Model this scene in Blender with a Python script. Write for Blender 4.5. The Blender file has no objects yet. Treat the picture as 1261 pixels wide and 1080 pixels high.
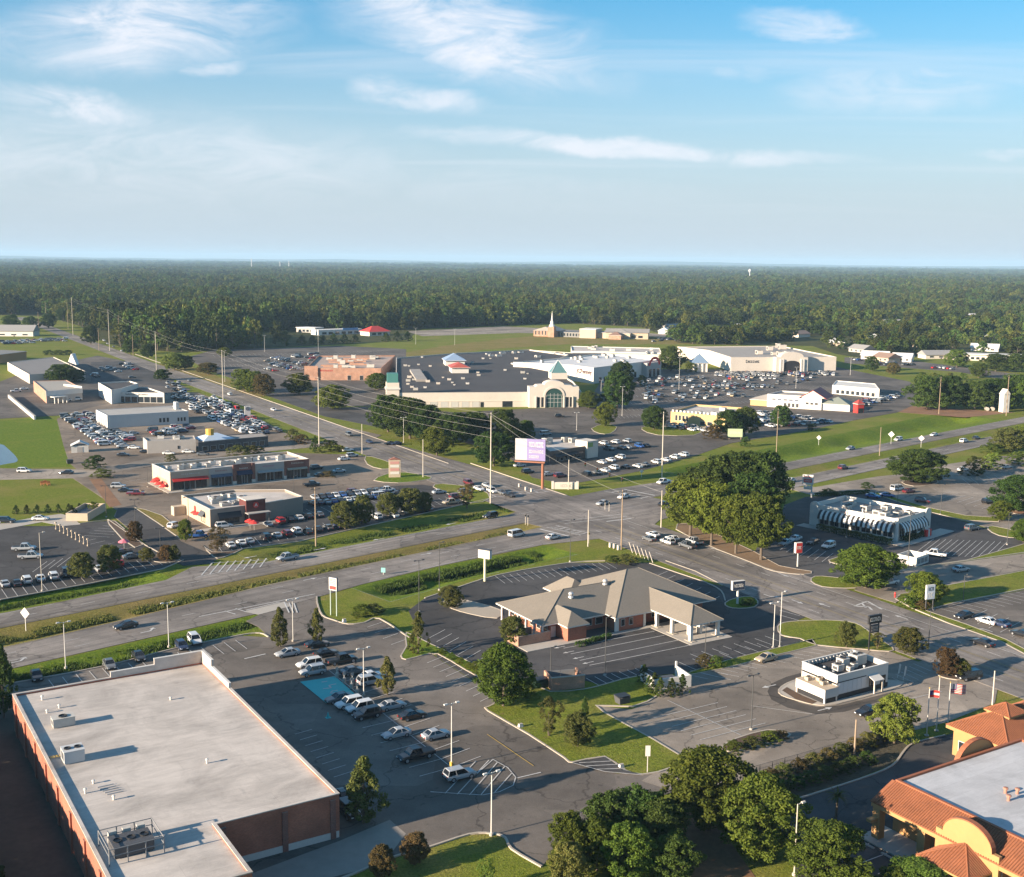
import bpy, bmesh, math, random
from mathutils import Vector, Matrix, noise as mnoise
from mathutils.geometry import tessellate_polygon
R_ = math.radians
rnd = random.Random(7)
sc = bpy.context.scene
col = sc.collection

# ------------------------------------------------------------------ camera
H_CAM, F_PX, PITCH, ROLL = 72.0, 1430.0, R_(8.69), R_(.57)
cam_d = bpy.data.cameras.new('camera'); cam = bpy.data.objects.new('camera', cam_d); col.objects.link(cam)
cam_d.sensor_fit = 'HORIZONTAL'; cam_d.sensor_width = 36.0; cam_d.lens = 36.0 * F_PX / 1261.0
cam_d.clip_start = 1.0; cam_d.clip_end = 90000.0
CM = Matrix.Rotation(math.pi / 2 - PITCH, 3, 'X') @ Matrix.Rotation(ROLL, 3, 'Z')
cam.matrix_world = Matrix.Translation((0, 0, H_CAM)) @ CM.to_4x4()
sc.camera = cam

# ------------------------------------------------------------------ light
SUN_EL, SUN_DIR = R_(14.5), R_(29.0)      # shadows run along +X turned 27 degrees towards +Y
sx, sy = -math.cos(SUN_DIR), -math.sin(SUN_DIR)        # towards the sun, on the ground
sun_d = bpy.data.lights.new('sun', 'SUN'); sun = bpy.data.objects.new('sun', sun_d); col.objects.link(sun)
sun_d.energy = 5.0; sun_d.angle = R_(.55); sun_d.color = (1.0, .835, .645)
sun.rotation_euler = Vector((sx * math.cos(SUN_EL), sy * math.cos(SUN_EL), math.sin(SUN_EL))).to_track_quat('Z', 'Y').to_euler()
sun.location = (-200, 100, 300)
world = bpy.data.worlds.new('World'); sc.world = world; world.use_nodes = True
wn, wl = world.node_tree.nodes, world.node_tree.links
wn.clear()
def wnode(t, **k):
    n = wn.new(t)
    for a, b in k.items(): setattr(n, a, b)
    return n
w_out = wnode('ShaderNodeOutputWorld'); w_bg = wnode('ShaderNodeBackground')
sky = wnode('ShaderNodeTexSky', sky_type='NISHITA', sun_disc=False, sun_elevation=SUN_EL, altitude=80.0, air_density=1.0, dust_density=.3, ozone_density=3.5)
sky.sun_rotation = math.atan2(sx, sy)     # measured clockwise from +Y
w_bg.inputs['Strength'].default_value = .066
SKY_SAT = 1.42; CL_BIG = (4.1, 1.7, 0)
# thin cirrus: noise on the plane that a cloud layer would make
geo = wnode('ShaderNodeTexCoord'); sep = wnode('ShaderNodeSeparateXYZ'); wl.new(geo.outputs['Generated'], sep.inputs[0])
def wmath(op, a, b=None, c=None):
    n = wnode('ShaderNodeMath', operation=op)
    for i, v in enumerate((a, b, c)):
        if v is None: continue
        if isinstance(v, (int, float)): n.inputs[i].default_value = v
        else: wl.new(v, n.inputs[i])
    return n.outputs[0]
zc = wmath('MAXIMUM', sep.outputs[2], .012)
zz = wmath('ADD', zc, .05)
cx_, cy_ = wmath('DIVIDE', sep.outputs[0], zz), wmath('DIVIDE', sep.outputs[1], zz)
cmb = wnode('ShaderNodeCombineXYZ'); wl.new(cx_, cmb.inputs[0]); wl.new(cy_, cmb.inputs[1])
def wnoise(scale, loc, sc3, detail, rough, dist, rot=0):
    mp = wnode('ShaderNodeMapping'); mp.inputs['Scale'].default_value = sc3; mp.inputs['Location'].default_value = loc; mp.inputs['Rotation'].default_value = (0, 0, rot)
    wl.new(cmb.outputs[0], mp.inputs[0])
    n = wnode('ShaderNodeTexNoise'); n.inputs['Scale'].default_value = scale; n.inputs['Detail'].default_value = detail
    n.inputs['Roughness'].default_value = rough; n.inputs['Distortion'].default_value = dist
    wl.new(mp.outputs[0], n.inputs[0]); return n.outputs[0]
def wramp(v, lo, hi):
    n = wnode('ShaderNodeMapRange', interpolation_type='SMOOTHSTEP'); wl.new(v, n.inputs[0]); n.inputs[1].default_value = lo; n.inputs[2].default_value = hi
    return n.outputs[0]
big = wramp(wnoise(.62, CL_BIG, (1.0, .9, 1), 2, .5, .3, .5), .47, .62)
fine = wramp(wnoise(1.9, (1.3, 7.7, 0), (1.0, .6, 1), 6, .62, 1.1, .45), .34, .72)
veil = wramp(wnoise(.8, (9.3, 2.2, 0), (.30, 1.3, 1), 5, .62, .6, .12), .46, .82)
# the cloud sheets over the view, each an uneven ellipse on the sky: direction, size, slope, strength
ysafe = wmath('MAXIMUM', sep.outputs[1], .05)
ca, ce = wmath('DIVIDE', sep.outputs[0], ysafe), wmath('DIVIDE', sep.outputs[2], ysafe)
cvec = wnode('ShaderNodeCombineXYZ'); wl.new(ca, cvec.inputs[0]); wl.new(ce, cvec.inputs[1])
def cnoise(sc3, scale, detail, rough, dist, rot, loc=(0, 0, 0), src=None):
    mp = wnode('ShaderNodeMapping'); mp.inputs['Scale'].default_value = sc3; mp.inputs['Rotation'].default_value = (0, 0, rot); mp.inputs['Location'].default_value = loc
    wl.new(src or cvec.outputs[0], mp.inputs[0]); n = wnode('ShaderNodeTexNoise'); n.inputs['Scale'].default_value = scale; n.inputs['Detail'].default_value = detail; n.inputs['Roughness'].default_value = rough; n.inputs['Distortion'].default_value = dist
    wl.new(mp.outputs[0], n.inputs[0]); return n
wn1 = cnoise((1, 1.6, 1), 9, 5, .62, .3, 0, (3.3, 1.2, 0))
warp = wnode('ShaderNodeVectorMath', operation='MULTIPLY_ADD'); wl.new(wn1.outputs['Color'], warp.inputs[0]); warp.inputs[1].default_value = (.10, .034, 0); wl.new(cvec.outputs[0], warp.inputs[2])
mask = None
for px, py, rx, ry, rot, amp in ((170, 35, 215, 66, -5, 1.0), (575, 40, 225, 66, 14, 1.0), (70, 132, 175, 26, 7, .85), (515, 120, 100, 24, 7, .8), (770, 181, 360, 15, 2.4, .85), (990, 36, 75, 26, 6, .75), (1120, 108, 165, 42, -2, .55), (210, 205, 400, 80, 3, .60), (640, 238, 300, 34, 2, .32), (250, 88, 50, 10, -6, .6), (915, 90, 50, 14, 0, .4), (1250, 195, 60, 8, 0, .5), (365, 180, 60, 7, 0, .5)):
    d_ = Matrix.Rotation(math.pi / 2 - PITCH, 3, 'X') @ Matrix.Rotation(ROLL, 3, 'Z') @ Vector(((px - 630.5) / F_PX, -(py - 540) / F_PX, -1))
    mp = wnode('ShaderNodeMapping', vector_type='TEXTURE'); mp.inputs['Location'].default_value = (d_.x / d_.y + .05, d_.z / d_.y + .017, 0); mp.inputs['Rotation'].default_value = (0, 0, -R_(rot)); mp.inputs['Scale'].default_value = (rx / F_PX, ry / F_PX, 1)
    wl.new(warp.outputs[0], mp.inputs[0]); ln = wnode('ShaderNodeVectorMath', operation='LENGTH'); wl.new(mp.outputs[0], ln.inputs[0])
    fz = wnode('ShaderNodeMapRange', interpolation_type='SMOOTHSTEP'); wl.new(ln.outputs['Value'], fz.inputs[0]); fz.inputs[1].default_value = 1.05; fz.inputs[2].default_value = .25; fz.inputs[3].default_value = 0; fz.inputs[4].default_value = amp
    mask = fz.outputs[0] if mask is None else wmath('MAXIMUM', mask, fz.outputs[0])
wisp = wramp(cnoise((1, 3.2, 1), 11, 7, .66, .8, -.18).outputs[0], .25, .70)
front = wramp(sep.outputs[1], .2, .5)
c1 = wmath('MULTIPLY', wmath('MULTIPLY', mask, front), wmath('MULTIPLY_ADD', wisp, .9, .08))
high = wramp(sep.outputs[2], .26, .40)
c1 = wmath('MAXIMUM', c1, wmath('MULTIPLY', wmath('MULTIPLY', big, fine), high))
c2 = wmath('MULTIPLY', veil, .32)
cc = wmath('MAXIMUM', c1, c2)
lowfade = wramp(sep.outputs[2], .01, .10)
cc = wmath('MULTIPLY', cc, lowfade)
cc = wmath('MULTIPLY', cc, 1.0)
hsv = wnode('ShaderNodeHueSaturation'); hsv.inputs['Saturation'].default_value = SKY_SAT; hsv.inputs['Hue'].default_value = .488; wl.new(sky.outputs[0], hsv.inputs['Color'])
# the pale band of humid air that rings the whole horizon
zq = wmath('DIVIDE', zc, .165); band = wmath('POWER', 2.718, wmath('MULTIPLY', wmath('MULTIPLY', zq, zq), -1.0)); band = wmath('MULTIPLY', band, .95)
bd_rgb = wnode('ShaderNodeRGB'); bd_rgb.outputs[0].default_value = (3.05, 3.5, 4.0, 1)
mixb = wnode('ShaderNodeMix', data_type='RGBA'); wl.new(band, mixb.inputs['Factor']); wl.new(hsv.outputs[0], mixb.inputs[6]); wl.new(bd_rgb.outputs[0], mixb.inputs[7])
cl_rgb = wnode('ShaderNodeRGB'); cl_rgb.outputs[0].default_value = (5.0, 5.1, 5.5, 1)
mixc = wnode('ShaderNodeMix', data_type='RGBA'); wl.new(cc, mixc.inputs['Factor'])
wl.new(mixb.outputs[2], mixc.inputs[6]); wl.new(cl_rgb.outputs[0], mixc.inputs[7])
wl.new(mixc.outputs[2], w_bg.inputs[0]); wl.new(w_bg.outputs[0], w_out.inputs[0])

vs = sc.view_settings
vs.view_transform = 'Standard'; vs.look = 'None'; vs.exposure = 1.52; vs.gamma = 1.0; vs.use_curve_mapping = False
sc.display_settings.display_device = 'sRGB'
cy = sc.cycles
cy.max_bounces = 5; cy.diffuse_bounces = 2; cy.glossy_bounces = 2; cy.transmission_bounces = 2; cy.volume_bounces = 0; cy.transparent_max_bounces = 4
cy.use_denoising = True; cy.denoiser = 'OPENIMAGEDENOISE'; cy.caustics_reflective = False; cy.caustics_refractive = False
cy.sample_clamp_indirect = 4.0

# ------------------------------------------------------------------ pixel to place
def P(px, py, z=0.0):
    d = CM @ Vector(((px - 630.5) / F_PX, -(py - 540.0) / F_PX, -1.0))
    t = (z - H_CAM) / d.z
    return Vector((d.x * t, d.y * t, z))
def PP(pts, z=0.0): return [P(a, b, z) for a, b in pts]
def h_of(px, base_y, top_y):              # height of a thing standing at (px, base_y) whose top shows at top_y
    b = P(px, base_y); d = CM @ Vector(((px - 630.5) / F_PX, -(top_y - 540.0) / F_PX, -1.0))
    t = b.y / d.y; return H_CAM + d.z * t
def smooth(pts, n=4, closed=True):
    out = []; m = len(pts)
    for i in range(m if closed else m - 1):
        p0, p1, p2, p3 = [pts[(i + k) % m] if closed else pts[min(max(i + k, 0), m - 1)] for k in (-1, 0, 1, 2)]
        for j in range(n):
            t = j / n
            out.append(.5 * ((2 * p1) + (p2 - p0) * t + (2 * p0 - 5 * p1 + 4 * p2 - p3) * t * t + (3 * p1 - p0 - 3 * p2 + p3) * t ** 3))
    if not closed: out.append(pts[-1])
    return out
# street frames: u along the street, v to its left
def frame_vec(deg): a = R_(deg); return Vector((math.sin(a), math.cos(a), 0)), Vector((-math.cos(a), math.sin(a), 0))
HU, HV = frame_vec(46.9); H0 = Vector((-2.0, 310.6, 0))
def HW(s, t, z=0.0): v = H0 + HU * s + HV * t; return Vector((v.x, v.y, z))
XA = Vector((-.492, .870, 0)); XE = Vector((.870, .492, 0))     # the cross street: away, and across to the right
def XW(a, c, z=0.0): v = XA * a + XE * c; return Vector((v.x, v.y, z))

# ------------------------------------------------------------------ materials
MATS = {}
def newmat(name):
    m = bpy.data.materials.new(name); m.use_nodes = True; nt = m.node_tree
    return m, nt, nt.nodes['Principled BSDF']
def mat(name, c, rough=.7, n=0.0, scale=3.0, bump=0.0, bscale=None, metal=0.0, n2=0.0, scale2=.3, spec=None, obj_var=0.0, stretch=None, c2=None):
    if name in MATS: return MATS[name]
    m, nt, b = newmat(name); N, L = nt.nodes, nt.links
    b.inputs['Roughness'].default_value = rough; b.inputs['Metallic'].default_value = metal
    if spec is not None: b.inputs['Specular IOR Level'].default_value = spec
    b.inputs['Base Color'].default_value = (*c, 1)
    if n or n2 or bump or obj_var or c2:
        tc = N.new('ShaderNodeNewGeometry'); src = tc.outputs['Position']
        if stretch:
            mp = N.new('ShaderNodeMapping'); mp.inputs['Scale'].default_value = stretch; L.new(src, mp.inputs[0]); src = mp.outputs[0]
        fac = None
        def nz(s, d=5, r=.6):
            t = N.new('ShaderNodeTexNoise'); t.inputs['Scale'].default_value = s; t.inputs['Detail'].default_value = d; t.inputs['Roughness'].default_value = r
            L.new(src, t.inputs[0]); return t.outputs[0]
        def mth(op, a, bb):
            t = N.new('ShaderNodeMath'); t.operation = op
            for i, v in enumerate((a, bb)):
                if isinstance(v, (int, float)): t.inputs[i].default_value = v
                else: L.new(v, t.inputs[i])
            return t.outputs[0]
        def dev(v, amt): return mth('MULTIPLY', mth('SUBTRACT', v, .5), amt * 2.6)
        if n: fac = dev(nz(scale), n)
        if n2:
            q = dev(nz(scale2, 4, .55), n2); fac = q if fac is None else mth('ADD', fac, q)
        if obj_var:
            oi = N.new('ShaderNodeObjectInfo'); q = mth('MULTIPLY', mth('SUBTRACT', oi.outputs['Random'], .5), obj_var * 2)
            fac = q if fac is None else mth('ADD', fac, q)
        if fac is not None or c2:
            mx = N.new('ShaderNodeMix'); mx.data_type = 'RGBA'; mx.blend_type = 'MIX'
            colr = None
            if c2:
                mx.inputs[6].default_value = (*c, 1); mx.inputs[7].default_value = (*c2, 1)
                rp = N.new('ShaderNodeMapRange'); rp.inputs[1].default_value = .4; rp.inputs[2].default_value = .6
                L.new(nz(scale2 * 1.7, 6, .6), rp.inputs[0]); L.new(rp.outputs[0], mx.inputs[0]); colr = mx.outputs[2]
            if fac is not None:
                vm = N.new('ShaderNodeVectorMath'); vm.operation = 'SCALE'
                if colr is not None: L.new(colr, vm.inputs[0])
                else: vm.inputs[0].default_value = c
                L.new(mth('MAXIMUM', mth('ADD', fac, 1.0), .15), vm.inputs['Scale']); colr = vm.outputs[0]
            L.new(colr, b.inputs['Base Color'])
        if bump:
            bp = N.new('ShaderNodeBump'); bp.inputs['Strength'].default_value = 1.0; bp.inputs['Distance'].default_value = bump
            L.new(nz(bscale or scale), bp.inputs['Height']); L.new(bp.outputs[0], b.inputs['Normal'])
    MATS[name] = m; return m
def paint(name, c, rough=.45): return mat(name, c, rough, n=.06, scale=.8)
def carpaint(name, c):
    if name in MATS: return MATS[name]
    m, nt, b = newmat(name); b.inputs['Base Color'].default_value = (*c, 1); b.inputs['Roughness'].default_value = .3; b.inputs['Coat Weight'].default_value = .6
    MATS[name] = m; return m
def glassmat(name, c=(.02, .026, .032), rough=.08):
    return mat(name, c, rough, spec=.7)

# ------------------------------------------------------------------ mesh building
class MB:
    def __init__(s): s.v = []; s.f = []; s.m = []; s.cm = 0
    def face(s, pts):
        i = len(s.v); s.v += [tuple(p) for p in pts]; s.f.append(tuple(range(i, i + len(pts)))); s.m.append(s.cm)
    def poly(s, pts):                        # any simple polygon, flat
        pts = [Vector(p) for p in pts]
        if len(pts) <= 4 and False: return s.face(pts)
        i = len(s.v); s.v += [tuple(p) for p in pts]
        for t in tessellate_polygon([pts]):
            a, b, c = (pts[k] for k in t)
            if (b - a).cross(c - a).z < 0: t = (t[0], t[2], t[1])
            s.f.append(tuple(i + k for k in t)); s.m.append(s.cm)
    def box(s, x0, x1, y0, y1, z0, z1):
        i = len(s.v)
        s.v += [(x, y, z) for z in (z0, z1) for x, y in ((x0, y0), (x1, y0), (x1, y1), (x0, y1))]
        s.f += [tuple(i + k for k in q) for q in ((3, 2, 1, 0), (4, 5, 6, 7), (0, 1, 5, 4), (1, 2, 6, 5), (2, 3, 7, 6), (3, 0, 4, 7))]
        s.m += [s.cm] * 6
        return s
    def hexa(s, b, t):                       # bottom 4 and top 4 corners, counterclockwise from above
        i = len(s.v); s.v += [tuple(p) for p in b] + [tuple(p) for p in t]
        s.f += [tuple(i + k for k in q) for q in ((3, 2, 1, 0), (4, 5, 6, 7), (0, 1, 5, 4), (1, 2, 6, 5), (2, 3, 7, 6), (3, 0, 4, 7))]; s.m += [s.cm] * 6
        return s
    def prism(s, pts, z0, z1, top=True):     # vertical prism over a plan polygon, counterclockwise
        pts = [Vector((p[0], p[1], 0)) for p in pts]
        ar = sum(pts[k].x * pts[(k + 1) % len(pts)].y - pts[(k + 1) % len(pts)].x * pts[k].y for k in range(len(pts)))
        if ar < 0: pts.reverse()
        n = len(pts); i = len(s.v)
        s.v += [(p.x, p.y, z0) for p in pts] + [(p.x, p.y, z1) for p in pts]
        for k in range(n):
            j = (k + 1) % n; s.f.append((i + k, i + j, i + n + j, i + n + k)); s.m.append(s.cm)
        if top:
            for t in tessellate_polygon([pts]):
                a, b, c = (pts[k] for k in t)
                if (b - a).cross(c - a).z < 0: t = (t[0], t[2], t[1])
                s.f.append(tuple(i + n + k for k in t)); s.m.append(s.cm)
        return s
    def extrude_y(s, prof, y0, y1):          # a profile in x,z swept along y
        n = len(prof); i = len(s.v)
        ar = sum(prof[k][0] * prof[(k + 1) % n][1] - prof[(k + 1) % n][0] * prof[k][1] for k in range(n))
        if ar < 0: prof = prof[::-1]
        s.v += [(p[0], y0, p[1]) for p in prof] + [(p[0], y1, p[1]) for p in prof]
        for k in range(n):
            j = (k + 1) % n; s.f.append((i + k, i + n + k, i + n + j, i + j)); s.m.append(s.cm)
        tl = tessellate_polygon([[Vector((p[0], p[1], 0)) for p in prof]])
        for t in tl:
            a, b, c = (Vector((*prof[k], 0)) for k in t)
            if (b - a).cross(c - a).z < 0: t = (t[0], t[2], t[1])
            s.f.append(tuple(i + k for k in t)); s.m.append(s.cm); s.f.append(tuple(i + n + k for k in t[::-1])); s.m.append(s.cm)
        return s
    def extrude_x(s, prof, x0, x1):          # a profile in y,z swept along x
        b = len(s.v); s.extrude_y(prof, x0, x1)
        for k in range(b, len(s.v)): x, y, z = s.v[k]; s.v[k] = (y, x, z)
        return s
    def tube(s, a, b, r0, r1=None, n=8, caps=True):
        a, b = Vector(a), Vector(b); r1 = r0 if r1 is None else r1
        d = (b - a).normalized(); x = d.orthogonal().normalized(); y = d.cross(x)
        i = len(s.v)
        for c, r in ((a, r0), (b, r1)):
            s.v += [tuple(c + (x * math.cos(2 * math.pi * k / n) + y * math.sin(2 * math.pi * k / n)) * r) for k in range(n)]
        for k in range(n):
            j = (k + 1) % n; s.f.append((i + k, i + j, i + n + j, i + n + k)); s.m.append(s.cm)
        if caps:
            s.f.append(tuple(i + n + k for k in range(n))); s.f.append(tuple(i + n - 1 - k for k in range(n))); s.m += [s.cm] * 2
        return s
    def lathe(s, prof, n=12, c=(0, 0, 0)):   # profile of (r, z)
        i = len(s.v); m = len(prof)
        for r, z in prof: s.v += [(c[0] + r * math.cos(2 * math.pi * k / n), c[1] + r * math.sin(2 * math.pi * k / n), c[2] + z) for k in range(n)]
        for q in range(m - 1):
            for k in range(n):
                j = (k + 1) % n; s.f.append((i + q * n + k, i + q * n + j, i + (q + 1) * n + j, i + (q + 1) * n + k)); s.m.append(s.cm)
        s.f.append(tuple(i + (m - 1) * n + k for k in range(n))); s.m.append(s.cm)
        return s
    def xf(s, M):
        s.v = [tuple(M @ Vector(p)) for p in s.v]; return s
    def mesh(s, name, mats, smooth=False):
        me = bpy.data.meshes.new(name); me.from_pydata(s.v, [], s.f); me.update()
        for m in (mats if isinstance(mats, (list, tuple)) else [mats]): me.materials.append(m)
        if isinstance(mats, (list, tuple)) and len(mats) > 1: me.polygons.foreach_set('material_index', s.m)
        if smooth: me.polygons.foreach_set('use_smooth', [True] * len(me.polygons))
        return me
    def build(s, name, mats, parent=None, loc=(0, 0, 0), rz=0.0, smooth=False, kind=None):
        return link(name, s.mesh(name, mats, smooth), parent, loc, rz, kind)
def link(name, me, parent=None, loc=(0, 0, 0), rz=0.0, kind=None):
    o = bpy.data.objects.new(name, me); col.objects.link(o); o.location = loc; o.rotation_euler = (0, 0, rz)
    if parent is not None: o.parent = parent
    if kind: o['kind'] = kind
    return o
def tag(o, label, cat, group=None):
    o['label'] = label; o['category'] = cat
    if group: o['group'] = group
    return o
def thing(name, label, cat, loc=(0, 0, 0), rz=0.0, group=None):
    o = bpy.data.objects.new(name, None); col.objects.link(o); o.location = loc; o.rotation_euler = (0, 0, rz); o.empty_display_size = .5
    return tag(o, label, cat, group)
def kids(o): return [c for c in KID.get(o.name, [])]
KID = {}
def copy_thing(root, loc, rz, label=None, group=None, scale=None):
    r = root.copy(); col.objects.link(r); r.location = loc; r.rotation_euler = (0, 0, rz)
    if scale is not None: r.scale = scale if hasattr(scale, '__len__') else (scale,) * 3
    if label: r['label'] = label
    if group: r['group'] = group
    elif label and 'group' in r: del r['group']
    for ch in root.children:
        c = ch.copy(); col.objects.link(c); c.parent = r
        for g in ch.children:
            d = g.copy(); col.objects.link(d); d.parent = c
    return r
def offset_poly(pts, d):                     # move a counterclockwise outline inwards by d
    pts = [Vector((p[0], p[1], 0)) for p in pts]; n = len(pts); out = []
    for i in range(n):
        a, b, c = pts[i - 1], pts[i], pts[(i + 1) % n]
        e1, e2 = (b - a), (c - b)
        if e1.length < 1e-5 or e2.length < 1e-5: out.append(b); continue
        e1.normalize(); e2.normalize()
        n1, n2 = Vector((-e1.y, e1.x, 0)), Vector((-e2.y, e2.x, 0)); m = n1 + n2
        if m.length < .2: m = n1
        m.normalize(); k = d / max(m.dot(n1), .45); out.append(b + m * k)
    return out
def ccw(pts):
    ar = sum(pts[k].x * pts[(k + 1) % len(pts)].y - pts[(k + 1) % len(pts)].x * pts[k].y for k in range(len(pts)))
    return pts if ar > 0 else pts[::-1]
# ------------------------------------------------------------------ ground materials
def asphalt(name, c, seal=.0, streak=.2, along=None):
    m, nt, b = newmat(name); N, L = nt.nodes, nt.links
    g = N.new('ShaderNodeNewGeometry')
    def nz(s, d, r, mp=None):
        t = N.new('ShaderNodeTexNoise'); t.inputs['Scale'].default_value = s; t.inputs['Detail'].default_value = d; t.inputs['Roughness'].default_value = r
        L.new(mp or g.outputs['Position'], t.inputs[0]); return t.outputs[0]
    def mr(v, a, bb, c0, d0):
        t = N.new('ShaderNodeMapRange'); L.new(v, t.inputs[0])
        for i, q in enumerate((a, bb, c0, d0)): t.inputs[i + 1].default_value = q
        return t.outputs[0]
    def mul(a, bb):
        t = N.new('ShaderNodeMath'); t.operation = 'MULTIPLY'; L.new(a, t.inputs[0]); L.new(bb, t.inputs[1]); return t.outputs[0]
    f = mul(mr(nz(.035, 5, .6), .3, .7, .62, 1.36), mr(nz(.3, 6, .65), .3, .7, .86, 1.14))
    f = mul(f, mr(nz(6, 3, .7), .3, .7, .85, 1.15))
    # repaired patches and sealed cracks
    vo = N.new('ShaderNodeTexVoronoi'); vo.inputs['Scale'].default_value = .055; vo.feature = 'F1'; vo.distance = 'CHEBYCHEV'
    L.new(g.outputs['Position'], vo.inputs[0]); sp = N.new('ShaderNodeSeparateXYZ'); L.new(vo.outputs['Color'], sp.inputs[0])
    f = mul(f, mr(sp.outputs[0], .0, 1.0, 1 - streak, 1 + streak * .6))
    ve = N.new('ShaderNodeTexVoronoi'); ve.inputs['Scale'].default_value = .07; ve.feature = 'DISTANCE_TO_EDGE'
    wv = N.new('ShaderNodeVectorMath'); wv.operation = 'MULTIPLY_ADD'
    tn = N.new('ShaderNodeTexNoise'); tn.inputs['Scale'].default_value = .35; tn.inputs['Detail'].default_value = 4; L.new(g.outputs['Position'], tn.inputs[0])
    L.new(tn.outputs['Color'], wv.inputs[0]); wv.inputs[1].default_value = (5, 5, 0); L.new(g.outputs['Position'], wv.inputs[2]); L.new(wv.outputs[0], ve.inputs[0])
    f = mul(f, mr(ve.outputs[0], .0, .014, .52, 1.0))
    f = mul(f, mr(nz(.75, 3, .5), .64, .74, 1.0, .62))       # oil spots
    if along is not None:                                  # tyre darkened lanes and seams running with the traffic
        mp = N.new('ShaderNodeMapping'); mp.vector_type = 'POINT'; mp.inputs['Rotation'].default_value = (0, 0, R_(along)); mp2 = N.new('ShaderNodeMapping'); mp2.inputs['Scale'].default_value = (.55, .006, 1)
        L.new(g.outputs['Position'], mp.inputs[0]); L.new(mp.outputs[0], mp2.inputs[0]); f = mul(f, mr(nz(1.0, 4, .6, mp2.outputs[0]), .3, .7, .72, 1.2)); mp3 = N.new('ShaderNodeMapping'); mp3.inputs['Scale'].default_value = (1.6, .02, 1); L.new(mp.outputs[0], mp3.inputs[0]); f = mul(f, mr(nz(1.0, 3, .6, mp3.outputs[0]), .3, .7, .86, 1.12))
    vm = N.new('ShaderNodeVectorMath'); vm.operation = 'SCALE'; vm.inputs[0].default_value = c; L.new(f, vm.inputs['Scale'])
    L.new(vm.outputs[0], b.inputs['Base Color']); b.inputs['Roughness'].default_value = .88; b.inputs['Specular IOR Level'].default_value = .25
    bp = N.new('ShaderNodeBump'); bp.inputs['Distance'].default_value = .012; L.new(nz(9, 3, .7), bp.inputs['Height']); L.new(bp.outputs[0], b.inputs['Normal'])
    MATS[name] = m; return m
def grassmat(name, a, bcol, dry, dryness=.5):
    m, nt, b = newmat(name); N, L = nt.nodes, nt.links
    g = N.new('ShaderNodeNewGeometry')
    def nz(s, d, r):
        t = N.new('ShaderNodeTexNoise'); t.inputs['Scale'].default_value = s; t.inputs['Detail'].default_value = d; t.inputs['Roughness'].default_value = r
        L.new(g.outputs['Position'], t.inputs[0]); return t.outputs[0]
    def mr(v, a0, b0):
        t = N.new('ShaderNodeMapRange'); L.new(v, t.inputs[0]); t.inputs[1].default_value = a0; t.inputs[2].default_value = b0; return t.outputs[0]
    def mix(f, x, y):
        t = N.new('ShaderNodeMix'); t.data_type = 'RGBA'; L.new(f, t.inputs[0])
        for i, q in ((6, x), (7, y)):
            if isinstance(q, tuple): t.inputs[i].default_value = (*q, 1)
            else: L.new(q, t.inputs[i])
        return t.outputs[2]
    c = mix(mr(nz(.9, 6, .7), .35, .65), a, bcol)
    c = mix(mr(nz(.06, 6, .6), dryness - .12, dryness + .18), dry, c); c = mix(mr(nz(.28, 4, .6), .62, .72), c, dry)
    v = N.new('ShaderNodeVectorMath'); v.operation = 'SCALE'; L.new(c, v.inputs[0]); t = N.new('ShaderNodeMapRange'); L.new(nz(3.2, 5, .75), t.inputs[0])
    t.inputs[1].default_value = .25; t.inputs[2].default_value = .75; t.inputs[3].default_value = .40; t.inputs[4].default_value = 1.60; L.new(t.outputs[0], v.inputs['Scale'])
    L.new(v.outputs[0], b.inputs['Base Color']); b.inputs['Roughness'].default_value = .95; b.inputs['Specular IOR Level'].default_value = .1
    bp = N.new('ShaderNodeBump'); bp.inputs['Distance'].default_value = .22; L.new(nz(2.4, 6, .75), bp.inputs['Height']); L.new(bp.outputs[0], b.inputs['Normal'])
    MATS[name] = m; return m
A_DARK = asphalt('asphalt_dark', (.072, .067, .065)); A_MID = asphalt('asphalt_mid', (.165, .141, .12)); A_LIGHT = asphalt('asphalt_light', (.265, .222, .18))
A_ROAD = asphalt('asphalt_road', (.225, .196, .172), along=46.9); A_ROADX = asphalt('asphalt_cross', (.225, .196, .172), along=-29.5); A_FAR = asphalt('asphalt_far', (.118, .101, .087)); A_BROWN = asphalt('asphalt_brown', (.21, .165, .125))
GRASS = grassmat('grass', (.112, .145, .016), (.172, .188, .026), (.23, .185, .055), .34)
LUSH = grassmat('lush_grass', (.078, .132, .010), (.150, .192, .018), (.18, .185, .030), .28)
DRYG = grassmat('dry_grass', (.14, .14, .025), (.20, .165, .04), (.23, .17, .06), .48)
WOODS = grassmat('woodland_floor', (.035, .045, .012), (.06, .068, .02), (.10, .085, .035), .4)
MULCH = mat('mulch', (.085, .05, .03), .95, n=.35, scale=2.5, bump=.05)
SOIL = mat('red_soil', (.21, .105, .05), .95, n=.3, scale=1.2, n2=.3, scale2=.15)
CONC = mat('concrete', (.40, .36, .31), .85, n=.10, scale=1.2, n2=.14, scale2=.12)
KERB = mat('kerb_concrete', (.40, .345, .28), .85, n=.18, scale=1.0)
WHITE = mat('road_paint', (.52, .50, .47), .7, n=.45, scale=1.6)
YELLOW = mat('yellow_road_paint', (.52, .34, .06), .7, n=.2, scale=2.2)
TEAL = mat('teal_road_paint', (.045, .44, .42), .7, n=.10, scale=1.4)
BLUEP = mat('blue_road_paint', (.02, .12, .42), .7, n=.1, scale=2)
Z_LOT, Z_ROAD = .05, .085

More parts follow.
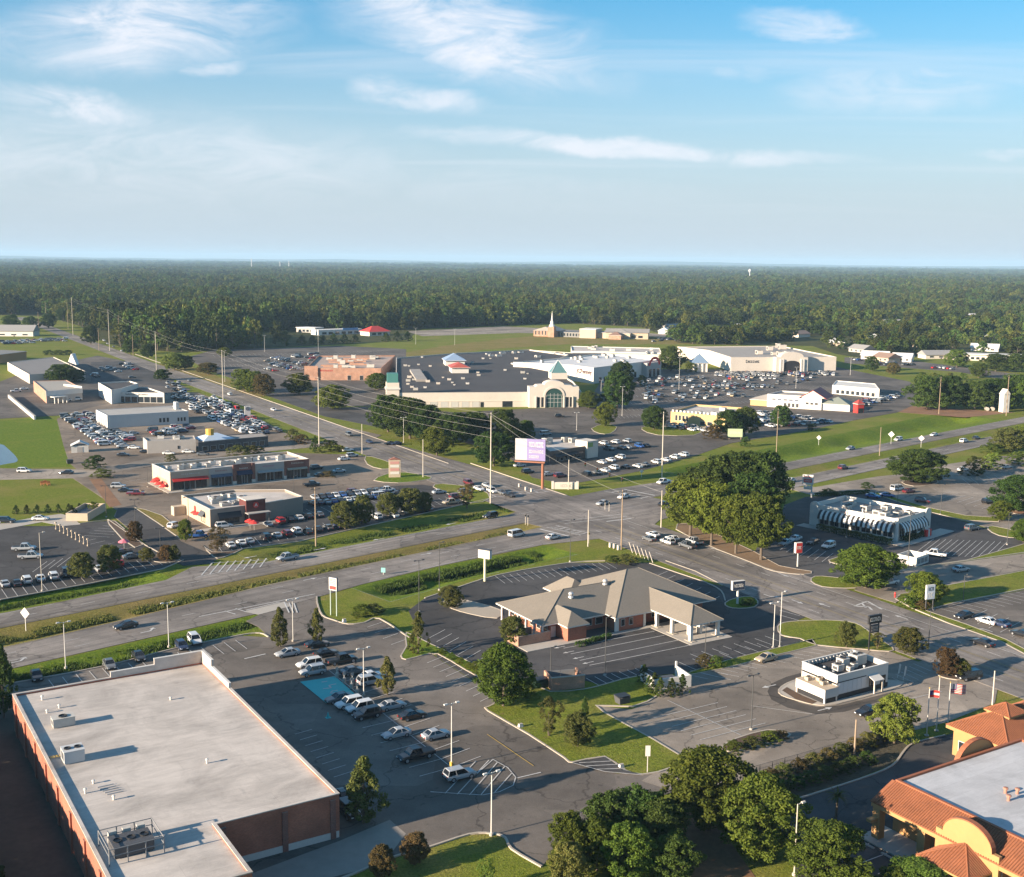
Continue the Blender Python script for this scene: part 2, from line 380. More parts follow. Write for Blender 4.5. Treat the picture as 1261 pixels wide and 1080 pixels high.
# ------------------------------------------------------------------ the sheets
SWALES = []     # s0, s1, low edge t(s), high edge t(s), depth
def lerp_tab(tab, s):
    if s <= tab[0][0]: return tab[0][1]
    for (a, x), (b, y) in zip(tab, tab[1:]):
        if s <= b: return x + (y - x) * (s - a) / (b - a)
    return tab[-1][1]
def swale(name, s0, s1, lo, hi, depth, pos, m, kind='structure'):
    n = max(int((s1 - s0) / 3), 6); k = 12; mb = MB()
    for i in range(n + 1):
        s = s0 + (s1 - s0) * i / n; a, b = lerp_tab(lo, s), lerp_tab(hi, s)
        endf = min(1.0, (s - s0) / 9, (s1 - s) / 9)
        for j in range(k + 1):
            q = j / k; p = q / pos if q < pos else (1 - q) / (1 - pos); p = p * p * (3 - 2 * p)
            edge = 0 < i < n and 0 < j < k
            z = .02 - depth * p * endf * (.8 + .35 * mnoise.noise(Vector((s * .06, q * 2, 3)))) + (.09 * mnoise.noise(Vector((s * .5, (a + (b - a) * q) * .5, 1))) if edge else 0)
            mb.v.append(tuple(HW(s, a + (b - a) * q, z)))
    for i in range(n):
        for j in range(k):
            q = i * (k + 1) + j; mb.f.append((q, q + k + 1, q + k + 2, q + 1)); mb.m.append(0)
    SWALES.append([HW(s0, lerp_tab(lo, s0)), HW(s1, lerp_tab(lo, s1)), HW(s1, lerp_tab(hi, s1)), HW(s0, lerp_tab(hi, s0))] if len(lo) == 2 else
                  [HW(s, t) for s, t in lo] + [HW(s, t) for s, t in hi[::-1]])
    return mb.build(name, m, kind=kind, smooth=True)
swale('median', -190, 8, [(-190, -13), (-138, -12.2), (-113, -11), (-80, -7.7), (8, -7)], [(-190, -.5), (-138, -.5), (-113, -.5), (-80, -.5), (8, -.5)], 1.25, .36, DRYG)
swale('median', 60, 330, [(60, -9.6), (330, -9.6)], [(60, -.5), (330, -.5)], 1.0, .4, GRASS)
swale('verge', -200, -92, [(-200, 9.5), (-92, 10.5)], [(-200, 23), (-92, 22.5)], 1.5, .35, LUSH)
swale('verge', -70, 26, [(-70, 10), (26, 10.5)], [(-70, 20.5), (26, 27)], 1.35, .42, GRASS)
swale('verge', -66, -6, [(-66, -36), (-40, -33.5), (-6, -34)], [(-66, -21.5), (-40, -20.8), (-6, -22.5)], 2.3, .5, LUSH)
swale('verge', 100, 330, [(100, 10.5), (330, 10)], [(100, 29), (330, 42)], 3.4, .60, LUSH)
swale('verge', -150, -88, [(-150, -37), (-88, -33)], [(-150, -25.2), (-88, -25.6)], 1.2, .5, LUSH)
g = MB()
outer = [Vector((-9000, 60, 0)), Vector((9000, 60, 0)), Vector((30000, 40000, 0)), Vector((-30000, 40000, 0))]
rings = [outer] + [ccw(r)[::-1] for r in SWALES]
flat = [p for r in rings for p in r]
g.v = [(p.x, p.y, 0) for p in flat]
for t in tessellate_polygon(rings):
    a, b, c = (flat[k] for k in t)
    if (b - a).cross(c - a).z < 0: t = (t[0], t[2], t[1])
    g.f.append(tuple(t)); g.m.append(0)
g.build('ground', GRASS, kind='structure')

def sheet(name, pts, m, z, sm=0):
    pts = PP(pts) if not isinstance(pts[0], Vector) else pts
    if sm: pts = smooth(pts, sm)
    mb = MB(); mb.prism(pts, z - .045, z); return mb.build(name, m, kind='structure')
def island(name, pts, m, sm=3, kerb=.28, z=.17, parent=None):
    pts = ccw(smooth(PP(pts), sm) if sm else PP(pts)); inn = offset_poly(pts, kerb)
    k = MB(); n = len(pts)
    for i in range(n):
        j = (i + 1) % n
        a, b, c, d = pts[i], pts[j], inn[j], inn[i]
        k.face([(a.x, a.y, .01), (b.x, b.y, .01), (b.x, b.y, z), (a.x, a.y, z)]); k.face([(a.x, a.y, z), (b.x, b.y, z), (c.x, c.y, z), (d.x, d.y, z)])
        k.face([(d.x, d.y, z), (c.x, c.y, z), (c.x, c.y, z - .05), (d.x, d.y, z - .05)])
    o = k.build(name + '_kerb', KERB, kind='structure')
    t = MB(); t.poly([(p.x, p.y, z - .03) for p in inn]); t.build(name, m, kind='structure'); return o
def kerbline(pts, w=.3, z=.19, sm=3, m=None):
    pts = smooth(PP(pts), sm, closed=False) if sm else PP(pts); mb = MB()
    off = []
    for i, p in enumerate(pts):
        a, b = pts[max(i - 1, 0)], pts[min(i + 1, len(pts) - 1)]; d = (b - a).normalized(); off.append(Vector((-d.y, d.x, 0)) * w / 2)
    for i in range(len(pts) - 1):
        p, q, a, b = pts[i], pts[i + 1], off[i], off[i + 1]
        mb.hexa([p - a, q - b, q + b, p + a], [p - a + Vector((0, 0, z)), q - b + Vector((0, 0, z)), q + b + Vector((0, 0, z)), p + a + Vector((0, 0, z))])
    return mb.build('kerb', m or KERB, kind='structure')

# roads
def hw_poly(t0, t1, s0, s1): return [HW(s0, t0), HW(s1, t0), HW(s1, t1), HW(s0, t1)]
sheet('highway', [HW(s, t) for s, t in [(-260, -.4), (8, -.4), (60, -.4), (420, -.4), (420, 9.3), (115, 9.3), (90, 14), (60, 17), (35, 17), (26, 10), (-70, 9.6), (-84, 17), (-94, 10.5), (-120, 9.3), (-260, 9.3)]], A_ROAD, Z_ROAD)
sheet('highway', [HW(s, t) for s, t in [(-260, -25), (-120, -24.8), (-90, -25), (-62, -21.2), (-40, -20.3), (-6, -21.6), (8, -26), (24, -30), (40, -22), (60, -20.2), (420, -20.2), (420, -9.7), (60, -9.7), (8, -7.2), (-80, -7.8), (-113, -11.2), (-138, -12.4), (-190, -13.2), (-260, -14)]], A_ROAD, Z_ROAD)
sheet('highway', [HW(s, t) for s, t in [(7.8, -26), (62, -20), (62, 17), (30, 17), (7.8, 9)]], A_ROAD, Z_ROAD + .006)
sheet('cross_street', [XW(a, c) for a, c in [(30, 167), (262, 167), (288, 163.5), (345, 161.5), (430, 163), (600, 164.5), (1500, 164), (1500, 178), (800, 178), (560, 181.5), (430, 182), (362, 188), (300, 189.8), (262, 190), (30, 189)]], A_ROADX, Z_ROAD + .012)
sheet('side_street', [(1052, 727), (1103, 743), (1115, 731), (1261, 702), (1400, 676), (1400, 655), (1261, 682), (1110, 703), (1070, 712)], A_LIGHT, Z_ROAD + .02)
sheet('back_street', [(-120, 603), (0, 591), (95, 589), (130, 584), (210, 569), (330, 556), (450, 545), (470, 536), (430, 527), (395, 545), (300, 555), (190, 563), (150, 572), (95, 578), (0, 577), (-120, 588)], A_LIGHT, Z_ROAD - .01)
# lots
sheet('store_lot', [(0, 844), (14, 842), (128, 821), (211, 800), (294, 783), (332, 785), (318, 772), (303, 765), (330, 752), (365, 738), (388, 733), (392, 744), (397, 758), (411, 764), (429, 769), (449, 767), (467, 762), (507, 788), (545, 815), (600, 850), (640, 890), (705, 940), (760, 953), (850, 950), (925, 958), (830, 975), (720, 1012), (690, 1040), (667, 1068), (630, 1046), (622, 1032), (605, 1027), (578, 1028), (528, 1044), (478, 1058), (440, 1075), (300, 1140), (200, 1140), (26, 880), (0, 846)], A_MID, Z_LOT)
sheet('bank_lot', [(503, 752), (523, 737), (560, 725), (615, 708), (700, 693.5), (800, 693), (870, 718), (890, 722), (925, 721), (992, 760), (960, 772), (965, 785), (995, 787), (960, 797), (900, 811), (845, 828), (790, 834), (744, 844), (719, 838), (690, 850), (650, 838), (640, 870), (594, 845), (539, 810), (516, 780)], A_DARK, Z_LOT + .012)
sheet('burger_lot', [(730, 869), (778, 874), (811, 858), (850, 832), (893, 823), (960, 806), (1005, 795), (1092, 801), (1130, 815), (1160, 812), (1230, 840), (1225, 866), (1164, 890), (1100, 906), (1040, 920), (920, 960), (835, 976), (790, 962), (838, 931), (767, 890)], A_LIGHT, Z_LOT + .006)
sheet('drive_lane', [(945, 852), (950, 842), (968, 834), (990, 828), (1010, 828), (1000, 833), (975, 840), (962, 848), (968, 858), (985, 866), (1006, 871), (1035, 869), (1100, 852), (1112, 856), (1040, 877), (1005, 880), (970, 872), (950, 862)], asphalt('asphalt_tyre_worn', (.10, .085, .072)), Z_LOT + .012)
sheet('hotel_lot', [(955, 1000), (984, 984), (1059, 960), (1098, 944), (1112, 927), (1125, 916), (1164, 906), (1261, 880), (1400, 900), (1400, 1120), (985, 1120), (978, 1050), (960, 1020)], A_DARK, Z_LOT)
sheet('diner_lot', [(925, 690), (935, 668), (958, 645), (966, 622), (992, 612), (1080, 606), (1140, 628), (1190, 643), (1250, 663), (1290, 668), (1190, 690), (1110, 700), (1070, 708), (1052, 722), (1016, 724), (990, 716), (958, 702)], A_DARK, Z_LOT)
sheet('open_lot', [(965, 600), (1004, 600), (1080, 587), (1130, 582), (1165, 572), (1230, 562), (1320, 556), (1320, 672), (1250, 661), (1190, 642), (1142, 626), (1080, 606), (1000, 610)], A_LIGHT, Z_LOT + .006)
sheet('corner_lot', [(1140, 752), (1180, 742), (1261, 727), (1330, 715), (1330, 830), (1261, 798), (1240, 787), (1190, 768)], A_MID, Z_LOT)
sheet('plaza_lot', [(88, 588), (130, 583), (200, 569), (330, 557), (440, 560), (500, 573), (560, 588), (610, 600), (612, 612), (560, 624), (452, 648), (368, 667), (300, 676), (270, 688), (255, 693), (228, 693), (198, 684), (140, 636), (145, 626)], A_BROWN, Z_LOT)
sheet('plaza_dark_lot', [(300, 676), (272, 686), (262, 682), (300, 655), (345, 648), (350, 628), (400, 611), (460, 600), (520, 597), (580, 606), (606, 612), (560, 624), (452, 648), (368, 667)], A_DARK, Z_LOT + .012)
sheet('plaza_drive', [(145, 626), (166, 622), (223, 667), (268, 686), (262, 694), (226, 697), (198, 685), (142, 637)], A_DARK, Z_LOT + .02)
sheet('dirt_lot', [(93, 590), (140, 583), (165, 590), (175, 605), (205, 625), (168, 624), (142, 628), (125, 612)], A_BROWN, Z_LOT + .012)
sheet('shop_lot', [(-60, 664), (0, 648), (60, 648), (98, 645), (133, 641), (178, 671), (200, 684), (226, 690), (200, 701), (110, 719), (0, 739), (-60, 752)], A_DARK, Z_LOT)
sheet('concrete_apron', [(-60, 655), (0, 645), (45, 637), (75, 633), (88, 636), (99, 646), (78, 648), (52, 643), (20, 649), (-60, 664)], CONC, Z_LOT + .02)
sheet('dealer_lot', [(78, 548), (70, 516), (92, 506), (190, 480), (245, 484), (300, 505), (350, 533), (395, 546), (300, 556), (190, 566), (130, 580), (100, 583), (85, 570)], A_BROWN, Z_LOT)
sheet('showroom_front', [(112, 446), (160, 444), (215, 468), (205, 476), (180, 474), (112, 470)], A_DARK, Z_LOT + .02)
sheet('meadow', [(-60, 520), (0, 518), (60, 514), (75, 520), (82, 545), (95, 575), (0, 576), (-60, 585)], LUSH, .02)
sheet('showroom_lot', [(-80, 470), (0, 470), (40, 455), (120, 438), (165, 447), (235, 480), (120, 500), (70, 512), (-80, 520)], A_FAR, Z_LOT + .004)
sheet('mall_lot', [(228, 441), (262, 431), (420, 426), (500, 430), (500, 470), (480, 500), (400, 500), (330, 481), (262, 458)], A_FAR, Z_LOT)
sheet('mall_lot', [(400, 503), (470, 500), (560, 508), (720, 500), (740, 470), (800, 455), (900, 455), (1030, 452), (1120, 470), (1145, 490), (1105, 508), (1050, 518), (1000, 529), (900, 546), (860, 560), (790, 580), (700, 597), (655, 588), (640, 572), (612, 556), (540, 536), (470, 520)], A_FAR, Z_LOT + .004)
sheet('mall_drive', [(320, 484), (340, 484), (420, 504), (470, 515), (520, 520), (540, 522), (540, 532), (470, 527), (400, 513)], A_DARK, Z_LOT + .02)
sheet('dry_verge', [(188, 449), (222, 446), (262, 461), (330, 485), (318, 490), (262, 474), (210, 459)], DRYG, .03)
sheet('back_field', [(480, 437), (560, 424), (650, 414), (830, 414), (860, 424), (700, 424), (600, 430), (520, 440)], DRYG, .035)
sheet('neighbour_road', [(1040, 440), (1130, 445), (1261, 462), (1400, 475), (1400, 488), (1261, 472), (1180, 458), (1100, 452), (1040, 447)], A_FAR, Z_LOT)
sheet('church_road', [(500, 408), (620, 402), (830, 412), (830, 415), (640, 410), (520, 414)], A_LIGHT, Z_LOT)
sheet('pond', [(-30, 545), (0, 547), (8, 551), (22, 566), (10, 571), (-30, 574)], mat('pond_water', (.05, .07, .09), .06, spec=.6), .03, 3)
sheet('concrete_drive', [(380, 1050), (418, 1036), (480, 1010), (500, 1027), (478, 1056), (440, 1073), (330, 1100), (300, 1080)], mat('stained_concrete', (.27, .235, .20), .85, n=.15, scale=.6, n2=.2, scale2=.1), Z_LOT + .012)
# green islands
island('lawn', [(600, 876), (599, 871), (606, 868), (647, 842), (678, 852), (719, 849), (744, 843), (790, 832), (812, 845), (811, 857), (780, 871), (736, 870), (767, 890), (839, 931), (829, 946), (792, 955), (767, 949), (744, 933), (705, 940), (694, 934), (650, 905)], GRASS, 2, .3)
sheet('hatch_bay', [(705, 940.5), (744, 933.5), (767, 949.5), (790, 955.5), (745, 951), (722, 946)], A_DARK, .215)
island('hedge_strip', [(500, 779), (530, 793), (578, 815), (600, 828), (598, 838), (570, 824), (539, 806), (520, 808), (500, 813), (493, 808), (500, 796)], LUSH, 2, .25)
island('divider', [(1000, 787.5), (960, 797.5), (900, 812), (850, 828), (842, 833), (893, 823.5), (960, 806.5), (1006, 795.5)], GRASS, 0, .15)
island('corner_lawn', [(957, 772), (965, 767), (985, 765), (1016, 764), (1045, 766), (1061, 771), (1077, 783), (1100, 798), (1095, 803), (1060, 800), (1005, 795), (985, 787), (962, 783)], GRASS, 2, .25)
island('sign_island', [(892, 743), (905, 737), (925, 735), (934, 741), (930, 748), (910, 750), (896, 748)], LUSH, 2)
island('street_island', [(998, 716), (1003, 710), (1025, 711), (1058, 716), (1062, 723), (1040, 725), (1012, 723)], GRASS, 2)
island('verge_lawn', [(1102, 738), (1108, 732), (1150, 724), (1261, 703), (1330, 691), (1330, 715), (1261, 726), (1180, 742), (1140, 752), (1190, 769), (1240, 788), (1261, 799), (1290, 812), (1290, 824), (1261, 806), (1233, 791), (1170, 769), (1124, 750)], GRASS, 0)
island('verge_lawn', [(1072, 709), (1110, 701), (1190, 690), (1261, 670), (1330, 655), (1330, 668), (1261, 681), (1115, 702), (1080, 710)], GRASS, 0)
island('tree_lawn', [(832, 652), (850, 645), (930, 680), (960, 697), (1000, 704), (990, 708), (955, 704), (925, 693), (881, 676)], mat('bare_verge', (.20, .125, .065), .95, n=.25, scale=1.5, n2=.3, scale2=.15), 2)
island('planter', [(1020, 690), (1050, 684), (1100, 690), (1060, 700), (1030, 695)], GRASS, 2)
island('bank_bed', [(862, 741), (880, 745), (868, 745)], GRASS, 0) if False else None
island('burger_island', [(1152, 828), (1165, 824), (1190, 830), (1194, 836), (1178, 838), (1158, 834)], MULCH, 2)
island('burger_bed', [(888, 920), (905, 910), (945, 899), (970, 903), (972, 908), (940, 918), (905, 926), (892, 925)], MULCH, 2)
island('plaza_planter', [(520 * .254, 320 * .254 + 560), (142, 642), (177, 671), (166, 675), (150, 664), (134, 646)], MULCH, 0)
island('plaza_bed', [(186, 687), (192, 684), (215, 684), (222, 690), (205, 693), (190, 692)], MULCH, 2)
island('plaza_bed', [(250, 672), (262, 680), (285, 679), (300, 676), (275, 687), (262, 686)], MULCH, 2)
island('plaza_lawn', [(165, 625), (180, 628), (200, 635), (216, 648), (240, 652), (230, 660), (222, 664), (195, 645)], DRYG, 0)
island('plaza_sign_lawn', [(460, 592), (476, 584), (500, 582), (532, 588), (520, 592), (490, 595)], LUSH, 2)
island('plaza_end_lawn', [(533, 600), (545, 596), (590, 602), (604, 614), (580, 620), (560, 612)], GRASS, 2)
island('plaza_edge_bed', [(450, 562), (470, 566), (490, 575), (470, 578), (452, 572)], GRASS, 2)
island('lot_bed', [(545, 742), (560, 737), (585, 742), (618, 752), (612, 762), (580, 757), (556, 750)], mat('bank_walk', (.38, .32, .25), .9, n=.1), 2)
island('open_lot_bed', [(1110, 594), (1130, 589), (1155, 592), (1150, 597), (1125, 599)], MULCH, 2)
island('open_lot_bed', [(1078, 606), (1142, 625), (1189, 635), (1232, 638), (1230, 643), (1185, 641), (1138, 629), (1078, 609)], GRASS, 0)
island('diner_bed', [(1216, 652), (1222, 648), (1261, 657), (1255, 663), (1230, 660)], GRASS, 2)
island('open_lot_bed', [(1238, 628), (1261, 624), (1290, 626), (1290, 634), (1255, 634)], SOIL, 2)
island('mall_bed', [(728, 528), (745, 522), (760, 526), (752, 534), (738, 534)], GRASS, 2)
island('mall_bed', [(790, 529), (800, 525), (860, 529), (855, 536), (810, 536)], GRASS, 2)
sheet('mulch_bank', [(920, 957), (1040, 921), (1100, 907), (1130, 911), (1112, 925), (1096, 943), (1055, 959), (980, 984), (925, 1000)], mat('rough_bank', (.06, .05, .028), .98, n=.4, scale=1.5, bump=.2, n2=.3, scale2=.3), .03)
sheet('bare_patch', [(545, 440 + 250), (560, 640), (560, 641)], SOIL, .03) if False else None
sheet('side_yard', [(-40, 860), (14, 868), (24, 884), (70, 990), (118, 1095), (-40, 1095)], mat('shade_toned_yard', (.07, .058, .04), .95, n=.3, scale=1.0, n2=.35, scale2=.12), .03)  # brown soil; the shade over the grass strip is put into its colour
sheet('mound', [(1090, 505), (1120, 500), (1250, 508), (1190, 514), (1110, 508)], SOIL, .035)
sheet('red_bank', [(110, 590), (125, 590), (150, 622), (135, 625)], SOIL, Z_LOT + .03)
sheet('tree_bed', [(850, 985), (880, 1010), (930, 1080), (830, 1080), (820, 1040)], SOIL, .03)
kerbline([(14, 842), (128, 821), (211, 800), (294, 783), (320, 780), (331, 785)])
kerbline([(390, 735), (391, 744), (397, 758), (411, 764), (429, 769), (449, 767), (467, 762), (507, 788)])
kerbline([(667, 1068), (630, 1046), (622, 1032), (605, 1027), (578, 1028), (528, 1044), (478, 1058), (440, 1075), (380, 1098)])
kerbline([(523, 737), (560, 725), (615, 708), (700, 693.5), (745, 691)])
kerbline([(800, 694), (835, 706), (870, 718), (888, 728), (893, 740)])
kerbline([(984, 984), (1059, 960), (1098, 944), (1112, 927), (1125, 916), (1164, 906)])
kerbline([(881, 676), (925, 693), (953, 704), (985, 708)])
kerbline([(820, 691), (857, 704), (890, 721)], sm=0)
kerbline([(226, 690), (200, 701), (110, 719), (0, 739)], sm=0)
kerbline([(612, 612), (560, 624), (452, 648), (368, 667), (300, 676)], sm=0)
kerbline([(98, 645), (133, 640), (178, 671), (200, 683)], sm=0)
for q0, q1, q in ((300, 365, 189.3), (368, 900, 182.0)):
    mb = MB(); a, b, c, d = XW(q0, q), XW(q1, q), XW(q1, q + .4), XW(q0, q + .4); up = Vector((0, 0, .2)); mb.hexa([a, d, c, b], [a + up, d + up, c + up, b + up]); mb.build('kerb', KERB, kind='structure')

# ------------------------------------------------------------------ painted markings
ZM = .125
def strip(mb, a, b, w, z=ZM):
    a, b = Vector((a.x, a.y, z)), Vector((b.x, b.y, z)); d = (b - a).normalized(); n = Vector((-d.y, d.x, 0)) * w / 2
    mb.face([a - n, b - n, b + n, a + n])
def line_set(name, segs, w=.13, m=None, z=ZM):
    mb = MB()
    for a, b in segs: strip(mb, a, b, w, z)
    return mb.build(name, m or WHITE, kind='structure')
def pxl(*segs): return [(P(a, b), P(c, d)) for a, b, c, d in segs]
def stalls(A, B, C, n, name='stall_lines', base=False, z=ZM, w=.12):       # n lines from A to B, each going the way of A to C
    A, B, C = P(*A), P(*B), P(*C); o = C - A; segs = [(A + (B - A) * i / (n - 1), A + (B - A) * i / (n - 1) + o) for i in range(n)]
    if base: segs.append((A, B))
    return line_set(name, segs, w, z=z)
def dashes(f, t, s0, s1, on=3.0, gap=9.0, w=.14, name='lane_lines', m=None):
    segs = []; s = s0
    while s < s1: segs.append((f(s, t), f(min(s + on, s1), t))); s += on + gap
    return line_set(name, segs, w, m)
def arrow_mesh():
    mb = MB(); mb.poly([(-.12, -1.6, 0), (.12, -1.6, 0), (.12, .4, 0), (.5, .4, 0), (0, 1.6, 0), (-.5, .4, 0), (-.12, .4, 0)]); return mb.mesh('arrow', WHITE)
def turn_mesh():
    mb = MB(); mb.poly([(-.12, -1.6, 0), (.12, -1.6, 0), (.12, .3, 0), (-.7, 1.1, 0), (-.45, 1.4, 0), (-1.3, 1.4, 0), (-1.3, .55, 0), (-1.0, .85, 0), (-.12, .05, 0)]); return mb.mesh('arrow', WHITE)
ARROW, TURN = arrow_mesh(), turn_mesh()
def arrow(px, py, deg, turn=False, s=1.0):
    p = P(px, py, ZM); o = link('lane_arrow', TURN if turn else ARROW, None, p, -R_(deg), 'structure'); o.scale = (s, s, 1)
# highway lines
for t in (4.6,): dashes(HW, t, -260, 10); dashes(HW, t, 66, 420)
for t in (-15.2,): dashes(HW, t, 66, 420)
dashes(HW, -11.3, -80, 0); dashes(HW, -15.6, -80, 0); dashes(HW, -16.5, -260, -84); dashes(HW, -20.8, -260, -120)
YWORN = mat('worn_yellow_paint', (.30, .235, .11), .8, n=.35, scale=1.2)
line_set('edge_lines', [(HW(-260, .3), HW(8, .3)), (HW(64, .3), HW(420, .3))], .14, YWORN)
line_set('edge_lines', [(HW(64, -10.3), HW(420, -10.3)), (HW(-80, -8.4), HW(6, -8.4)), (HW(-138, -13), (HW(-80, -8.4)))], .14, YWORN)
line_set('edge_lines', [(HW(-260, 8.6), HW(-120, 8.6)), (HW(-68, 8.8), HW(20, 8.8)), (HW(112, 8.6), HW(420, 8.6)), (HW(64, -19.5), HW(420, -19.5)), (HW(-58, -19.9), HW(-8, -20))], .14)
# junction: stop lines, crossings, guide dashes
def bars(f, a0, a1, b0, b1, n, w=.5):
    return line_set('crossing', [(f(a0 + (a1 - a0) * i / (n - 1), b0), f(a0 + (a1 - a0) * i / (n - 1), b1)) for i in range(n)], w)
line_set('stop_lines', [(HW(5.5, -8.5), HW(5.5, -19.5)), (HW(65, 1), HW(65, 14)), (XW(264, 180), XW(264, 188.5)), (XW(318, 163), XW(318, 174))], .6)
line_set('crossing', [(HW(8.5, -8), HW(8.5, -21)), (HW(12, -8), HW(12, -21)), (HW(62, 0), HW(62, 16)), (HW(58, 0), HW(58, 16)), (XW(308, 164), XW(308, 188)), (XW(312, 164), XW(312, 188)), (XW(267, 168), XW(267, 189)), (XW(270, 168), XW(270, 189))], .25)
bars(HW, 9.2, 9.3, -20, -9, 2, .3)
line_set('crossing', [(HW(8.8, t), HW(11.7, t)) for t in (-20, -18, -16, -14, -12, -10)] + [(HW(58.3, t), HW(61.7, t)) for t in (1, 4, 7, 10, 13)] + [(XW(308.3, c), XW(311.7, c)) for c in range(166, 188, 3)], .35)
# cross street lines
YWORN = mat('worn_yellow_paint', (.30, .235, .11), .8, n=.35, scale=1.2)
for c, m_ in ((174.2, YWORN), (174.6, YWORN), (178.2, YWORN), (178.6, YWORN)): line_set('centre_lines', [(XW(100, c), XW(262, c))], .12, m_)
for c in (171.2, 182): dashes(XW, c, 100, 262, 3, 6)
line_set('edge_lines', [(XW(100, 185.6), XW(262, 185.6))], .13)
for c in (173.0, 173.4, 176.5, 176.9): line_set('centre_lines', [(XW(320, c), XW(1400, c - 2.5))], .12, YWORN)
for c in (168, 179): dashes(XW, c, 320, 800, 3, 8)
for q in ((982, 741, 150), (947, 734, 150), (1015, 745, 330), (1172, 762, 330), (1110, 760, 330), (1213, 775, 330), (965, 708, 150), (880, 676, 330), (908, 686, 150)): arrow(q[0], q[1], q[2], q[0] in (947, 1172, 1213), 1.1)
for q in ((184, 777, 47), (24, 814, 47), (394, 676, 47), (466, 664, 227), (525, 682, 47), (382, 713, 47), (308, 686, 227), (555, 645, 227)): arrow(q[0], q[1], q[2], q[0] in (184, 24), 1.15)
line_set('turn_island', pxl((1052, 747, 1068, 741), (1068, 741, 1086, 751), (1052, 747, 1070, 748), (1070, 748, 1074, 752), (1062, 744, 1066, 749)), .45)
# entry hatching of the plaza and the store
for i in range(8):
    f = i / 7; line_set('hatching', pxl((248 + 72 * f, 709 - 10 * f, 262 + 66 * f, 693 - 5 * f)), .3)
line_set('hatching', pxl((240, 712, 325, 693), (258, 694, 330, 690)), .2)
line_set('hatching', pxl((245, 760, 388, 732), (303, 752, 345, 742), (277, 753, 290, 757), (290, 750, 303, 754)) + [(P(350 + 6 * i, 742 + 4 * i * .2), P(356 + 5 * i, 755)) for i in range(3)], .28)
mb = MB(); mb.poly(PP([(300, 753), (350, 741), (360, 746), (318, 757)], ZM - .02)); mb.build('hatching', CONC, kind='structure')
# store lot
stalls((405, 826), (556, 946), (371, 833), 15, z=ZM); stalls((405, 826), (556, 946), (437, 817), 15, base=True)
stalls((546, 809), (612, 855), (526, 817), 9); stalls((363, 905), (411, 958), (384, 899), 8); stalls((60, 838), (290, 789), (70, 851), 16)
stalls((470, 767), (500, 788), (452, 773), 4)
mb = MB(); mb.poly(PP([(369.5, 839.5), (413, 833), (440, 857), (402, 866)], ZM + .01)); mb.build('pickup_bay', TEAL, kind='structure')
pb = MB()
for a, b, c_, d in ((398, 849, 408, 848), (408, 848, 405, 845), (405, 845, 414, 843), (396, 841, 403, 840), (408, 855, 417, 853), (409, 852, 416, 851), (407, 855, 409, 852)): strip(pb, P(a, b), P(c_, d), .3, ZM + .03)
pb.build('bay_symbol', WHITE, kind='structure')
hb = [(530, 976), (579, 961), (607, 936), (625, 946), (635, 958), (632, 968), (615, 976), (594, 980)]
line_set('hatching', [(P(*hb[i]), P(*hb[(i + 1) % len(hb)])) for i in range(1, len(hb))], .14)
line_set('hatching', pxl((548, 978, 586, 938), (563, 979, 602, 937), (578, 980, 613, 939), (592, 980, 622, 944), (608, 978, 631, 952)), .14)
line_set('hatching', pxl((713, 941, 752, 939), (722, 945, 760, 943), (735, 949, 770, 948), (705, 941, 745, 952), (745, 952, 790, 956)), .14, z=.235)
line_set('lane_lines', pxl((600, 905, 657, 944)), .12, YELLOW); line_set('lane_lines', pxl((637, 959, 666, 952)), .2)
line_set('stop_lines', pxl((301, 812, 327, 806)), .35)
# bank lot
stalls((529, 786), (592, 824), (548, 776), 8); stalls((610, 710), (745, 692.5), (622, 719), 17); stalls((822, 704), (886, 735), (808, 710), 7)
line_set('drive_lanes', pxl((694, 799, 806, 778), (703, 806, 818, 783), (714, 814, 835, 789), (726, 820, 901, 785)), .17)
for q in ((689, 797), (700, 803), (712, 810), (724, 816)): arrow(q[0], q[1], 238, False, .8)
stalls((722, 836), (792, 822), (738, 845), 8); stalls((850, 806), (942, 784), (870, 814), 8); stalls((858, 826), (955, 802), (836, 816), 7)
line_set('bay_lines', pxl((960, 752, 985, 759), (960, 758, 985, 765)), .14)
# burger lot
stalls((805, 885), (862, 912), (884, 866), 6); line_set('stall_lines', pxl((822, 863, 912, 906)), .13); stalls((850, 832), (945, 812), (872, 837), 9)
stalls((1098, 835), (1125, 818), (1120, 845), 6); line_set('hatching', pxl((850, 826, 900, 838), (860, 824, 910, 834)), .12); stalls((965, 808), (1010, 797), (990, 812), 5)
arrow(947, 845, 240); arrow(1016, 873, 60); line_set('lane_lines', pxl((1052, 878, 1160, 852), (925, 870, 1000, 880)), .12)
# diner, corner and open lots
stalls((1150, 664), (1240, 668), (1125, 683), 13); stalls((975, 668), (1035, 684), (960, 678), 8); stalls((1150, 748), (1261, 728), (1185, 757), 12); stalls((1190, 764), (1261, 790), (1215, 752), 6)
stalls((1185, 590), (1261, 580), (1195, 598), 9); stalls((1150, 612), (1230, 632), (1170, 606), 9)
# shop lot, plaza lot
stalls((10, 738), (220, 692), (2, 726), 20); stalls((104, 660), (132, 645), (135, 662), 6); stalls((118, 664), (165, 674), (100, 668), 5)
stalls((40, 705), (90, 695), (58, 692), 6); stalls((275, 682), (560, 619), (268, 672), 30); stalls((330, 634), (480, 612), (342, 641), 18); stalls((140, 588), (185, 606), (165, 584), 7)
# mall lots
for k in range(6):
    a = (770 - k * 8, 470 + k * 9); b = (1020 - k * 4, 462 + k * 6.5); stalls(a, b, (a[0] + 3, a[1] + 3), 60, w=.1)
for k in range(4): stalls((262 + 8 * k, 437 + 6 * k), (470 - 12 * k, 432 + 6 * k), (265 + 8 * k, 440 + 6 * k), 40, w=.1)
